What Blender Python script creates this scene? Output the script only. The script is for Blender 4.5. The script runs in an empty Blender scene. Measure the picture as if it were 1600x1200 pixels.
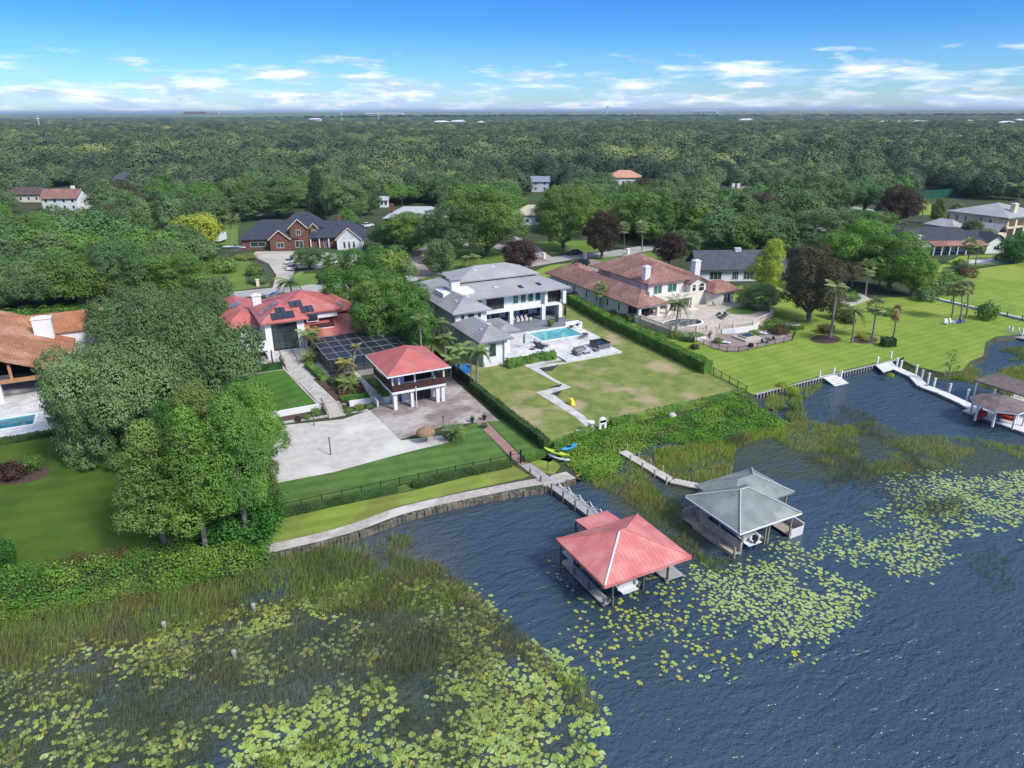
import bpy, math, random
import numpy as np
from mathutils import Vector, Matrix
from mathutils.geometry import tessellate_polygon
R = math.radians
rng = np.random.default_rng(7)
random.seed(7)
sc = bpy.context.scene
COL = sc.collection
PI = math.pi

# ---------------------------------------------------------------- camera (x = along the shore, y = away from the lake)
F_PX, CAM_H, PITCH, ROLL, YAW = 1109.0, 40.0, R(21.06), R(0.25), R(27.0)
_fx = Vector((math.sin(YAW), math.cos(YAW), 0))
_fwd = Vector((_fx.x*math.cos(PITCH), _fx.y*math.cos(PITCH), -math.sin(PITCH)))
_right = Vector((math.cos(YAW), -math.sin(YAW), 0))
_up = _right.cross(_fwd)
_cx = _right*math.cos(ROLL) - _up*math.sin(ROLL)
_cy = _right*math.sin(ROLL) + _up*math.cos(ROLL)
cam_d = bpy.data.cameras.new('camera')
cam = bpy.data.objects.new('camera', cam_d)
COL.objects.link(cam)
cam_d.sensor_fit = 'HORIZONTAL'; cam_d.sensor_width = 36.0
cam_d.lens = 36.0*F_PX/1600.0
cam_d.clip_start = 0.5; cam_d.clip_end = 60000
m = Matrix((_cx, _cy, -_fwd)).transposed().to_4x4()
m.translation = Vector((0, 0, CAM_H))
cam.matrix_world = m
sc.camera = cam
CAMP = Vector((0, 0, CAM_H))

# ---------------------------------------------------------------- world, sun, exposure
SUN_EL, SUN_AZ = R(43), R(155)      # azimuth from +Y clockwise: behind the camera, to the right
world = bpy.data.worlds.new('World'); sc.world = world
world.use_nodes = True
wn = world.node_tree; wn.nodes.clear()
def N(t, tree=wn, **k):
    n = tree.nodes.new(t)
    for a, b in k.items(): setattr(n, a, b)
    return n
def build_world():
    L = wn.links.new
    out = N('ShaderNodeOutputWorld'); bg = N('ShaderNodeBackground'); bg.inputs[1].default_value = 0.12
    L(bg.outputs[0], out.inputs[0])
    sky = N('ShaderNodeTexSky', sky_type='NISHITA', sun_disc=False, sun_elevation=SUN_EL, sun_rotation=SUN_AZ)
    sky.air_density = 1.0; sky.dust_density = 0.2; sky.ozone_density = 3.0; sky.altitude = 0
    tc = N('ShaderNodeTexCoord'); sp = N('ShaderNodeSeparateXYZ'); L(tc.outputs['Generated'], sp.inputs[0])
    def math_(op, a, b=None, clamp=False):
        n = N('ShaderNodeMath', operation=op, use_clamp=clamp)
        for i, v in enumerate((a, b)):
            if v is None: continue
            if isinstance(v, (int, float)): n.inputs[i].default_value = v
            else: L(v, n.inputs[i])
        return n.outputs[0]
    def ramp(src, stops, interp='LINEAR'):
        r = N('ShaderNodeValToRGB'); r.color_ramp.interpolation = interp
        el = r.color_ramp.elements
        while len(el) < len(stops): el.new(0.5)
        for e, (p, c) in zip(el, stops):
            e.position = p; e.color = (c, c, c, 1) if isinstance(c, (int, float)) else (*c, 1)
        L(src, r.inputs[0]); return r.outputs[0]
    z = sp.outputs[2]
    tint = ramp(z, [(0.0, (.50, .70, 1.0)), (0.045, (.34, .62, 1.0)), (0.10, (.17, .46, .92)), (0.17, (.11, .36, .86)), (0.42, (.26, .50, .90)), (1.0, (.9, .95, 1.0))])
    mul = N('ShaderNodeMix', data_type='RGBA', blend_type='MULTIPLY'); mul.inputs[0].default_value = 1
    L(sky.outputs[0], mul.inputs[6]); L(tint, mul.inputs[7])
    # low clouds, in azimuth / height
    az = math_('ARCTAN2', sp.outputs[0], sp.outputs[1])
    cv = N('ShaderNodeCombineXYZ'); L(math_('MULTIPLY', az, 11.0), cv.inputs[0]); L(math_('MULTIPLY', z, 58.0), cv.inputs[1]); cv.inputs[2].default_value = 3.7
    nz = N('ShaderNodeTexNoise'); nz.inputs['Scale'].default_value = 1.0; nz.inputs['Detail'].default_value = 6; nz.inputs['Roughness'].default_value = .55
    L(cv.outputs[0], nz.inputs['Vector'])
    cover = ramp(z, [(0.0, .60), (0.025, .565), (0.042, .535), (0.056, .50), (0.068, .42), (0.09, .15)])
    low = math_('MULTIPLY', math_('SUBTRACT', nz.outputs[0], math_('SUBTRACT', 1.0, cover)), 6.0, True)
    # high clouds overhead
    den = math_('ADD', z, 0.12)
    cv2 = N('ShaderNodeCombineXYZ'); L(math_('DIVIDE', sp.outputs[0], den), cv2.inputs[0]); L(math_('DIVIDE', sp.outputs[1], den), cv2.inputs[1])
    nz2 = N('ShaderNodeTexNoise'); nz2.inputs['Scale'].default_value = 1.6; nz2.inputs['Detail'].default_value = 7; L(cv2.outputs[0], nz2.inputs['Vector'])
    hc = ramp(z, [(0.26, 0.0), (0.50, .60), (1.0, .75)])
    high = math_('MULTIPLY', math_('SUBTRACT', nz2.outputs[0], math_('SUBTRACT', 1.0, hc)), 4.0, True)
    cov = math_('MAXIMUM', low, math_('MULTIPLY', high, .9))
    # shade of the clouds: brighter towards their tops
    cc = N('ShaderNodeMix', data_type='RGBA'); cc.inputs[6].default_value = (3.6, 4.7, 6.6, 1); cc.inputs[7].default_value = (7.2, 7.4, 7.8, 1)
    nz3 = N('ShaderNodeTexNoise'); nz3.inputs['Scale'].default_value = 2.3; nz3.inputs['Detail'].default_value = 4; L(cv.outputs[0], nz3.inputs['Vector'])
    L(ramp(nz3.outputs[0], [(.42, 0.0), (.60, 1.0)]), cc.inputs[0])
    mx = N('ShaderNodeMix', data_type='RGBA'); L(math_('MULTIPLY', cov, .88), mx.inputs[0]); L(mul.outputs[2], mx.inputs[6]); L(cc.outputs[2], mx.inputs[7])
    L(mx.outputs[2], bg.inputs[0])
build_world()
sun_d = bpy.data.lights.new('sun', 'SUN'); sun_d.energy = 3.2; sun_d.angle = R(14); sun_d.color = (1.0, .96, .90)
sun = bpy.data.objects.new('sun', sun_d); COL.objects.link(sun)
_sd = Vector((math.sin(SUN_AZ)*math.cos(SUN_EL), math.cos(SUN_AZ)*math.cos(SUN_EL), math.sin(SUN_EL)))
sun.rotation_euler = _sd.to_track_quat('Z', 'Y').to_euler()
sun.location = (0, 0, 120)
sc.view_settings.view_transform = 'Standard'; sc.view_settings.look = 'None'
sc.view_settings.gamma = 1; sc.view_settings.use_curve_mapping = False
sc.view_settings.exposure = 0.46
sc.cycles.max_bounces = 6; sc.cycles.diffuse_bounces = 2; sc.cycles.glossy_bounces = 2
sc.cycles.transmission_bounces = 2; sc.cycles.transparent_max_bounces = 8; sc.cycles.volume_bounces = 0
sc.cycles.use_denoising = True
sc.cycles.sample_clamp_indirect = 4; sc.cycles.sample_clamp_direct = 2.2

# ---------------------------------------------------------------- photo pixel (1600 x 1200) -> point on a level z
def ray(px, py):
    return (_fwd*F_PX + _cx*(px-800) + _cy*(600-py))
def G(px, py, z=1.0):
    d = ray(px, py); t = (z-CAM_H)/d.z
    return (d.x*t, d.y*t)
def GP(pts, z=1.0): return [G(x, y, z) for x, y in pts]
def proj(x, y, z):
    v = Vector((x, y, z))-CAMP
    w = v.dot(_fwd)
    if w <= .1: return (-9999, -9999, w)
    return (800+F_PX*v.dot(_cx)/w, 600-F_PX*v.dot(_cy)/w, w)
def height_at(x, y, py):          # z of the point above (x, y) seen at pixel row py
    lo, hi = 0.0, 60.0
    for _ in range(30):
        mid = (lo+hi)/2
        if proj(x, y, mid)[1] > py: lo = mid
        else: hi = mid
    return lo
def inside(p, poly):
    x, y = p; c = False; j = len(poly)-1
    for i in range(len(poly)):
        xi, yi = poly[i]; xj, yj = poly[j]
        if (yi > y) != (yj > y) and x < (xj-xi)*(y-yi)/(yj-yi)+xi: c = not c
        j = i
    return c

# ---------------------------------------------------------------- materials
MATS = {}
def mat(name, c1, c2=None, scale=1.0, rough=.8, bump=0.0, bscale=None, detail=4, spec=.3, metal=0.0, pattern=None, psize=(1, 1), pstr=.4, pcol=None, coords='Object', transl=0.0, rnd=0.0, contrast=(.35, .65), c3=None, s3=.1, stretch=None, alpha=None, fac3=(.5, .6), stripe=None):
    if name in MATS: return MATS[name]
    m = bpy.data.materials.new(name); m.use_nodes = True
    t = m.node_tree; t.nodes.clear(); L = t.links.new
    def n(ty, **k): return N(ty, t, **k)
    out = n('ShaderNodeOutputMaterial'); b = n('ShaderNodeBsdfPrincipled')
    b.inputs['Roughness'].default_value = rough; b.inputs['Specular IOR Level'].default_value = spec; b.inputs['Metallic'].default_value = metal
    tc = n('ShaderNodeTexCoord'); vec = tc.outputs[coords]
    if stretch:
        mp = n('ShaderNodeMapping'); mp.inputs['Scale'].default_value = stretch[:3]
        if len(stretch) > 3: mp.inputs['Rotation'].default_value = (0, 0, stretch[3])
        L(vec, mp.inputs[0]); svec = mp.outputs[0]
    else: svec = vec
    nz = n('ShaderNodeTexNoise'); nz.inputs['Scale'].default_value = scale; nz.inputs['Detail'].default_value = detail
    L(svec, nz.inputs['Vector'])
    def rmp(src, a, bb):
        r = n('ShaderNodeMapRange'); r.inputs[1].default_value = a; r.inputs[2].default_value = bb; L(src, r.inputs[0]); return r.outputs[0]
    c2 = c2 or tuple(x*.8 for x in c1)
    mx = n('ShaderNodeMix', data_type='RGBA'); mx.inputs[6].default_value = (*c1, 1); mx.inputs[7].default_value = (*c2, 1)
    L(rmp(nz.outputs[0], *contrast), mx.inputs[0]); col = mx.outputs[2]
    if c3:
        n3 = n('ShaderNodeTexNoise'); n3.inputs['Scale'].default_value = s3; n3.inputs['Detail'].default_value = 8; L(vec, n3.inputs['Vector'])
        m3 = n('ShaderNodeMix', data_type='RGBA'); L(rmp(n3.outputs[0], *fac3), m3.inputs[0]); L(col, m3.inputs[6]); m3.inputs[7].default_value = (*c3, 1); col = m3.outputs[2]
    h = nz.outputs[0]
    if stripe:      # mowing stripes: (angle, period, strength)
        mp = n('ShaderNodeMapping'); mp.inputs['Rotation'].default_value = (0, 0, stripe[0]); L(tc.outputs['Object'], mp.inputs[0])
        w = n('ShaderNodeTexWave'); w.inputs['Scale'].default_value = .314/stripe[1]*1.0; w.inputs['Distortion'].default_value = 1.2; w.inputs['Detail Scale'].default_value = .3; L(mp.outputs[0], w.inputs[0])
        ms = n('ShaderNodeMix', data_type='RGBA', blend_type='MULTIPLY'); ms.inputs[7].default_value = (1-stripe[2],)*3+(1,)
        L(rmp(w.outputs['Fac'], .2, .8), ms.inputs[0]); L(col, ms.inputs[6]); col = ms.outputs[2]
    if pattern:
        uvn = tc.outputs['UV']
        if pattern == 'brick':
            br = n('ShaderNodeTexBrick'); br.inputs['Scale'].default_value = 1.0
            br.inputs['Brick Width'].default_value = psize[0]; br.inputs['Row Height'].default_value = psize[1]; br.inputs['Mortar Size'].default_value = min(psize)*.07
            br.inputs['Color1'].default_value = (1, 1, 1, 1); br.inputs['Color2'].default_value = (.72, .72, .72, 1); br.inputs['Mortar'].default_value = (1-pstr,)*3+(1,)
            L(uvn, br.inputs[0]); pc = br.outputs[0]; pf = br.outputs[1]
            mm = n('ShaderNodeMix', data_type='RGBA', blend_type='MULTIPLY'); mm.inputs[0].default_value = 1; L(col, mm.inputs[6]); L(pc, mm.inputs[7]); col = mm.outputs[2]
            inv = n('ShaderNodeMath', operation='SUBTRACT'); inv.inputs[0].default_value = 1; L(pf, inv.inputs[1]); h = inv.outputs[0]
        elif pattern == 'rows':        # courses across the slope (psize[1]) and joints along it (psize[0])
            w = n('ShaderNodeTexWave', wave_type='BANDS', bands_direction='Y', wave_profile='SAW'); w.inputs['Scale'].default_value = .314/psize[1]; L(uvn, w.inputs[0])
            mm = n('ShaderNodeMix', data_type='RGBA', blend_type='MULTIPLY'); mm.inputs[7].default_value = (1-pstr,)*3+(1,)
            L(rmp(w.outputs['Fac'], .7, 1.0), mm.inputs[0]); L(col, mm.inputs[6]); col = mm.outputs[2]; h = w.outputs['Fac']
        elif pattern == 'planks':
            w = n('ShaderNodeTexWave', wave_type='BANDS', bands_direction='X' if psize[0] else 'Y', wave_profile='SAW'); w.inputs['Scale'].default_value = .314/(psize[0] or psize[1]); L(uvn, w.inputs[0])
            mm = n('ShaderNodeMix', data_type='RGBA', blend_type='MULTIPLY'); mm.inputs[7].default_value = (1-pstr,)*3+(1,)
            L(rmp(w.outputs['Fac'], .85, 1.0), mm.inputs[0]); L(col, mm.inputs[6]); col = mm.outputs[2]; h = w.outputs['Fac']
    if rnd:
        oi = n('ShaderNodeObjectInfo'); hs = n('ShaderNodeHueSaturation')
        L(rmp(oi.outputs['Random'], 0, 1), hs.inputs['Fac']); hs.inputs['Fac'].default_value = 1
        for lk in list(t.links):
            if lk.to_socket == hs.inputs['Fac']: t.links.remove(lk)
        a = n('ShaderNodeMapRange'); a.inputs[3].default_value = 1-rnd; a.inputs[4].default_value = 1+rnd; L(oi.outputs['Random'], a.inputs[0]); L(a.outputs[0], hs.inputs['Value'])
        mlt = n('ShaderNodeMath', operation='MULTIPLY'); mlt.inputs[1].default_value = 7.31; L(oi.outputs['Random'], mlt.inputs[0])
        fr = n('ShaderNodeMath', operation='FRACT'); L(mlt.outputs[0], fr.inputs[0])
        a2 = n('ShaderNodeMapRange'); a2.inputs[3].default_value = .5-rnd*.07; a2.inputs[4].default_value = .5+rnd*.05; L(fr.outputs[0], a2.inputs[0]); L(a2.outputs[0], hs.inputs['Hue'])
        L(col, hs.inputs['Color']); col = hs.outputs[0]
    L(col, b.inputs['Base Color'])
    if bump:
        if bscale:
            nb = n('ShaderNodeTexNoise'); nb.inputs['Scale'].default_value = bscale; nb.inputs['Detail'].default_value = 3; L(svec, nb.inputs['Vector']); h = nb.outputs[0]
        bp = n('ShaderNodeBump'); bp.inputs['Strength'].default_value = 1.0; bp.inputs['Distance'].default_value = bump; L(h, bp.inputs['Height']); L(bp.outputs[0], b.inputs['Normal'])
    surf = b.outputs[0]
    if transl:
        tr = n('ShaderNodeBsdfTranslucent'); L(col, tr.inputs[0]); ms = n('ShaderNodeMixShader'); ms.inputs[0].default_value = transl
        L(surf, ms.inputs[1]); L(tr.outputs[0], ms.inputs[2]); surf = ms.outputs[0]
    if alpha is not None:
        tp = n('ShaderNodeBsdfTransparent'); ms = n('ShaderNodeMixShader'); ms.inputs[0].default_value = alpha
        L(tp.outputs[0], ms.inputs[1]); L(surf, ms.inputs[2]); surf = ms.outputs[0]
    L(surf, out.inputs[0])
    MATS[name] = m; return m

# ---------------------------------------------------------------- mesh helpers
class MB:
    def __init__(s): s.v = []; s.f = []; s.mi = []; s.k = 0
    def face(s, pts, k=None):
        i = len(s.v); s.v += [tuple(p) for p in pts]; s.f.append(tuple(range(i, i+len(pts)))); s.mi.append(s.k if k is None else k); return s
    def box(s, x0, y0, z0, x1, y1, z1):
        if x0 > x1: x0, x1 = x1, x0
        if y0 > y1: y0, y1 = y1, y0
        if z0 > z1: z0, z1 = z1, z0
        return s.prism([(x0, y0), (x1, y0), (x1, y1), (x0, y1)], z0, z1)
    def prism(s, pts, z0, z1, top=None):
        a = sum(pts[i][0]*pts[(i+1) % len(pts)][1]-pts[(i+1) % len(pts)][0]*pts[i][1] for i in range(len(pts)))
        if a < 0: pts = pts[::-1]
        i = len(s.v); n = len(pts)
        q = pts if top is None else top
        s.v += [(x, y, z0) for x, y in pts]+[(x, y, z1) for x, y in q]
        for j in range(n):
            k = (j+1) % n; s.f.append((i+j, i+k, i+n+k, i+n+j)); s.mi.append(s.k)
        if n <= 4: s.f.append(tuple(i+n+j for j in range(n))); s.f.append(tuple(i+j for j in reversed(range(n)))); s.mi += [s.k, s.k]
        else:
            for tr in tessellate_polygon([[Vector((x, y, 0)) for x, y in q]]):
                a, b, c = tr; p = [q[a], q[b], q[c]]
                if (p[1][0]-p[0][0])*(p[2][1]-p[0][1])-(p[2][0]-p[0][0])*(p[1][1]-p[0][1]) < 0: b, c = c, b
                s.f.append((i+n+a, i+n+b, i+n+c)); s.f.append((i+a, i+c, i+b)); s.mi += [s.k, s.k]
        return s
    def obox(s, c, size, ang=0.0, z0=0, z1=1, taper=1.0):     # footprint size (a, b) turned by ang about c
        ca, sa = math.cos(ang), math.sin(ang); h = [(-.5, -.5), (.5, -.5), (.5, .5), (-.5, .5)]
        P = [(c[0]+ca*a*size[0]-sa*b*size[1], c[1]+sa*a*size[0]+ca*b*size[1]) for a, b in h]
        Q = [(c[0]+(ca*a*size[0]-sa*b*size[1])*taper, c[1]+(sa*a*size[0]+ca*b*size[1])*taper) for a, b in h]
        return s.prism(P, z0, z1, Q)
    def wall(s, p, q, t, z0, z1):         # straight wall from p to q, thickness t
        dx, dy = q[0]-p[0], q[1]-p[1]; l = math.hypot(dx, dy) or 1; nx, ny = -dy/l*t/2, dx/l*t/2
        return s.prism([(p[0]-nx, p[1]-ny), (q[0]-nx, q[1]-ny), (q[0]+nx, q[1]+ny), (p[0]+nx, p[1]+ny)], z0, z1)
    def tube(s, p, q, r, n=6, r2=None, cap=True):
        p = Vector(p); q = Vector(q); d = (q-p).normalized() if (q-p).length > 1e-6 else Vector((0, 0, 1))
        a = d.orthogonal().normalized(); b = d.cross(a); i = len(s.v); r2 = r if r2 is None else r2
        for c, rr in ((p, r), (q, r2)):
            for j in range(n):
                t = 2*PI*j/n; w = c+a*(math.cos(t)*rr)+b*(math.sin(t)*rr); s.v.append(tuple(w))
        for j in range(n):
            k = (j+1) % n; s.f.append((i+j, i+k, i+n+k, i+n+j)); s.mi.append(s.k)
        if cap: s.f.append(tuple(i+n+j for j in range(n))); s.f.append(tuple(i+j for j in reversed(range(n)))); s.mi += [s.k, s.k]
        return s
    def path_tube(s, pts, r, n=6):
        for a, b in zip(pts[:-1], pts[1:]): s.tube(a, b, r, n)
        return s
    def lathe(s, c, prof, n=12):          # prof: (radius, z)
        i = len(s.v); m = len(prof)
        for r, z in prof:
            for j in range(n): s.v.append((c[0]+r*math.cos(2*PI*j/n), c[1]+r*math.sin(2*PI*j/n), c[2]+z))
        for a in range(m-1):
            for j in range(n):
                k = (j+1) % n; s.f.append((i+a*n+j, i+a*n+k, i+(a+1)*n+k, i+(a+1)*n+j)); s.mi.append(s.k)
        s.f.append(tuple(i+(m-1)*n+j for j in range(n))); s.f.append(tuple(i+j for j in reversed(range(n)))); s.mi += [s.k, s.k]
        return s
    def hip(s, x0, y0, x1, y1, ze, zr, th=.22, inset=None, axis=None):
        """hip roof over a rectangle; ridge along the longer side"""
        w, l = x1-x0, y1-y0
        if axis is None: axis = 'x' if w >= l else 'y'
        s.box(x0+.02, y0+.02, ze-th, x1-.02, y1-.02, ze-.004)
        if axis == 'x':
            i = (l/2 if inset is None else inset); i = min(i, w/2-.05); a, b = (x0+i, (y0+y1)/2, zr), (x1-i, (y0+y1)/2, zr)
            s.face([(x0, y0, ze), (x1, y0, ze), b, a]); s.face([(x1, y1, ze), (x0, y1, ze), a, b]); s.face([(x0, y1, ze), (x0, y0, ze), a]); s.face([(x1, y0, ze), (x1, y1, ze), b])
        else:
            i = (w/2 if inset is None else inset); i = min(i, l/2-.05); a, b = ((x0+x1)/2, y0+i, zr), ((x0+x1)/2, y1-i, zr)
            s.face([(x1, y0, ze), (x1, y1, ze), b, a]); s.face([(x0, y1, ze), (x0, y0, ze), a, b]); s.face([(x0, y0, ze), (x1, y0, ze), a]); s.face([(x1, y1, ze), (x0, y1, ze), b])
        return s
    def gable(s, x0, y0, x1, y1, ze, zr, th=.2, axis=None):
        w, l = x1-x0, y1-y0
        if axis is None: axis = 'x' if w >= l else 'y'
        if axis == 'x':
            ym = (y0+y1)/2
            for xa, sg in ((x0, -1), (x1, 1)):
                pts = [(xa, y0, ze-th), (xa, y0, ze), (xa, ym, zr), (xa, y1, ze), (xa, y1, ze-th), (xa, ym, zr-th)]
                pts1 = [pts[0], pts[1], pts[2], pts[5]]; pts2 = [pts[5], pts[2], pts[3], pts[4]]
                s.face(pts1 if sg < 0 else pts1[::-1]); s.face(pts2 if sg < 0 else pts2[::-1])
            for d, fl in ((0, 0), (-th, 1)):
                A = [(x0, y0, ze+d), (x1, y0, ze+d), (x1, ym, zr+d), (x0, ym, zr+d)]; B = [(x1, y1, ze+d), (x0, y1, ze+d), (x0, ym, zr+d), (x1, ym, zr+d)]
                s.face(A[::-1] if fl else A); s.face(B[::-1] if fl else B)
            s.face([(x0, y0, ze-th), (x1, y0, ze-th), (x1, y0, ze), (x0, y0, ze)]); s.face([(x1, y1, ze-th), (x0, y1, ze-th), (x0, y1, ze), (x1, y1, ze)])
        else:
            t = MB().gable(y0, -x1, y1, -x0, ze, zr, th, 'x')
            i = len(s.v); s.v += [(-y, x, z) for x, y, z in t.v]; s.f += [tuple(q+i for q in f) for f in t.f]; s.mi += [s.k]*len(t.f)
        return s
    def gable_wall(s, x0, y0, x1, y1, ze, zr, axis):   # solid gable infill under a gable roof
        if axis == 'x': ym = (y0+y1)/2; tri = lambda x: [(x, y0, ze), (x, y1, ze), (x, ym, zr)]; s.face(tri(x0)[::-1]); s.face(tri(x1))
        else: xm = (x0+x1)/2; tri = lambda y: [(x0, y, ze), (x1, y, ze), (xm, y, zr)]; s.face(tri(y0)); s.face(tri(y1)[::-1])
        return s
    def mesh(s, name, mats, off=(0, 0, 0), smooth=False):
        me = bpy.data.meshes.new(name)
        o = off; me.from_pydata([(x-o[0], y-o[1], z-o[2]) for x, y, z in s.v], [], s.f)
        for mm in (mats if isinstance(mats, (list, tuple)) else [mats]): me.materials.append(mm)
        if any(s.mi): me.polygons.foreach_set('material_index', s.mi)
        uvs(me)
        if smooth: me.polygons.foreach_set('use_smooth', [True]*len(me.polygons))
        me.update(); return me
def uvs(me):
    """planar uv in metres on every face: u level, v up the slope"""
    ul = me.uv_layers.new(name='UVMap')
    n = len(me.loops)
    co = np.empty(len(me.vertices)*3, 'f'); me.vertices.foreach_get('co', co); co = co.reshape(-1, 3)
    lv = np.empty(n, 'i'); me.loops.foreach_get('vertex_index', lv)
    nr = np.empty(len(me.polygons)*3, 'f'); me.polygons.foreach_get('normal', nr); nr = nr.reshape(-1, 3)
    lt = np.empty(len(me.polygons), 'i'); me.polygons.foreach_get('loop_total', lt)
    pn = np.repeat(nr, lt, axis=0)
    U = np.stack([-pn[:, 1], pn[:, 0], np.zeros(len(pn))], 1); l = np.linalg.norm(U, axis=1); flat = l < 1e-3
    U[~flat] /= l[~flat][:, None]; U[flat] = (1, 0, 0)
    V = np.cross(pn, U); P = co[lv]
    uv = np.stack([(P*U).sum(1), (P*V).sum(1)], 1).astype('f')
    ul.data.foreach_set('uv', uv.ravel())
def np_mesh(name, verts, quads, mats, smooth=False, mi=None):
    me = bpy.data.meshes.new(name); verts = np.asarray(verts, 'f'); quads = np.asarray(quads, 'i'); k = quads.shape[1]
    me.vertices.add(len(verts)); me.vertices.foreach_set('co', verts.ravel())
    me.loops.add(quads.size); me.loops.foreach_set('vertex_index', quads.ravel())
    me.polygons.add(len(quads)); me.polygons.foreach_set('loop_start', np.arange(len(quads), dtype='i')*k)
    try: me.polygons.foreach_set('loop_total', np.full(len(quads), k, 'i'))
    except Exception: pass
    if smooth: me.polygons.foreach_set('use_smooth', [True]*len(quads))
    for mm in (mats if isinstance(mats, (list, tuple)) else [mats]): me.materials.append(mm)
    if mi is not None: me.polygons.foreach_set('material_index', np.asarray(mi, 'i'))
    me.update(calc_edges=True); return me

# ---------------------------------------------------------------- things, parts, setting
def props(o, label=None, cat=None, group=None, kind=None):
    if label: o['label'] = label
    if cat: o['category'] = cat
    if group: o['group'] = group
    if kind: o['kind'] = kind
    return o
class Thing:
    def __init__(s, name, label, cat, loc=(0, 0, 0), rz=0.0, group=None):
        s.o = bpy.data.objects.new(name, None); COL.objects.link(s.o); s.o.empty_display_size = .3
        s.loc = tuple(loc); s.o.location = loc; s.rz = rz; props(s.o, label, cat, group)
        s.local = rz != 0.0
        s.o.rotation_euler = (0, 0, rz)
    def part(s, name, mb, m, parent=None, label=None, smooth=False, local=None, kind=None):
        """mb in world coordinates, unless the thing is turned or local=True (then in its own)"""
        loc = s.local if local is None else local
        if isinstance(mb, MB) and name in ('wall', 'gable_wall', 'column', 'deck_wall', 'pier', 'retaining_wall', 'joist', 'balcony_rail'):
            rt = list(range(len(mb.v)))
            def fd(i):
                while rt[i] != i: rt[i] = rt[rt[i]]; i = rt[i]
                return i
            for f in mb.f:
                for q in f[1:]: rt[fd(q)] = fd(f[0])
            gs = {}
            for k, f in enumerate(mb.f): gs.setdefault(fd(f[0]), []).append(k)
            if len(gs) > 1:
                o = None
                for fs in gs.values():
                    b = MB(); ix = {}
                    for k in fs:
                        for q in mb.f[k]:
                            if q not in ix: ix[q] = len(b.v); b.v.append(mb.v[q])
                        b.f.append(tuple(ix[q] for q in mb.f[k])); b.mi.append(mb.mi[k])
                    o = s.part(name, b, m, parent, label, smooth, local, kind)
                return o
        me = mb if isinstance(mb, bpy.types.Mesh) else mb.mesh(name, m, (0, 0, 0) if loc else s.loc, smooth)
        o = bpy.data.objects.new(name, me); COL.objects.link(o); o.parent = parent or s.o
        if label: o['label'] = label
        if kind: o['kind'] = kind
        return o
def copy_tree(root, loc, rz=None, label=None, scale=None, group=None):
    r = root.copy(); COL.objects.link(r); r.location = loc
    if rz is not None: r.rotation_euler = (0, 0, rz)
    if scale is not None: r.scale = (scale,)*3 if isinstance(scale, (int, float)) else scale
    if label: r['label'] = label
    if group: r['group'] = group
    def rec(a, b):
        for ch in list(a.children):
            c = ch.copy(); COL.objects.link(c); c.parent = b; rec(ch, c)
    rec(root, r); return r
def single(name, mb, m, label=None, cat=None, group=None, kind=None, smooth=False, loc=(0, 0, 0)):
    me = mb if isinstance(mb, bpy.types.Mesh) else mb.mesh(name, m, loc, smooth)
    o = bpy.data.objects.new(name, me); COL.objects.link(o); o.location = loc
    return props(o, label, cat, group, kind)
def sheet(name, pts, z, m, kind='structure', **k):
    """flat polygon seen from above"""
    mb = MB()
    a = sum(pts[i][0]*pts[(i+1) % len(pts)][1]-pts[(i+1) % len(pts)][0]*pts[i][1] for i in range(len(pts)))
    if a < 0: pts = pts[::-1]
    mb.v = [(x, y, z) for x, y in pts]
    for tr in tessellate_polygon([[Vector((x, y, 0)) for x, y in pts]]):
        a, b, c = tr
        if (pts[b][0]-pts[a][0])*(pts[c][1]-pts[a][1])-(pts[c][0]-pts[a][0])*(pts[b][1]-pts[a][1]) < 0: b, c = c, b
        mb.f.append((a, b, c)); mb.mi.append(0)
    return single(name, mb, m, kind=kind, **k)
def slab(name, pts, z0, z1, m, kind='structure', **k):
    return single(name, MB().prism(pts, z0, z1), m, kind=kind, **k)
def strip(pts, w):
    """outline of a band of width w along a line of points"""
    l, r = [], []
    for i, p in enumerate(pts):
        a = pts[max(0, i-1)]; b = pts[min(len(pts)-1, i+1)]; dx, dy = b[0]-a[0], b[1]-a[1]; d = math.hypot(dx, dy) or 1
        l.append((p[0]-dy/d*w/2, p[1]+dx/d*w/2)); r.append((p[0]+dy/d*w/2, p[1]-dx/d*w/2))
    return l+r[::-1]
def smooth_line(pts, n=6, closed=False):
    out = []; m = len(pts); rg = m if closed else m-1
    for i in range(rg):
        g = (lambda k: pts[k % m]) if closed else (lambda k: pts[min(max(k, 0), m-1)])
        p0, p1, p2, p3 = g(i-1), g(i), g(i+1), g(i+2)
        for j in range(n):
            t = j/n
            out.append(tuple(.5*((2*p1[a])+(-p0[a]+p2[a])*t+(2*p0[a]-5*p1[a]+4*p2[a]-p3[a])*t*t+(-p0[a]+3*p1[a]-3*p2[a]+p3[a])*t**3) for a in (0, 1)))
    if not closed: out.append(tuple(pts[-1]))
    return out
def oval(c, a, b, ang=0, n=20): return [(c[0]+a*math.cos(2*PI*i/n)*math.cos(ang)-b*math.sin(2*PI*i/n)*math.sin(ang), c[1]+a*math.cos(2*PI*i/n)*math.sin(ang)+b*math.sin(2*PI*i/n)*math.cos(ang)) for i in range(n)]

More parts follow.
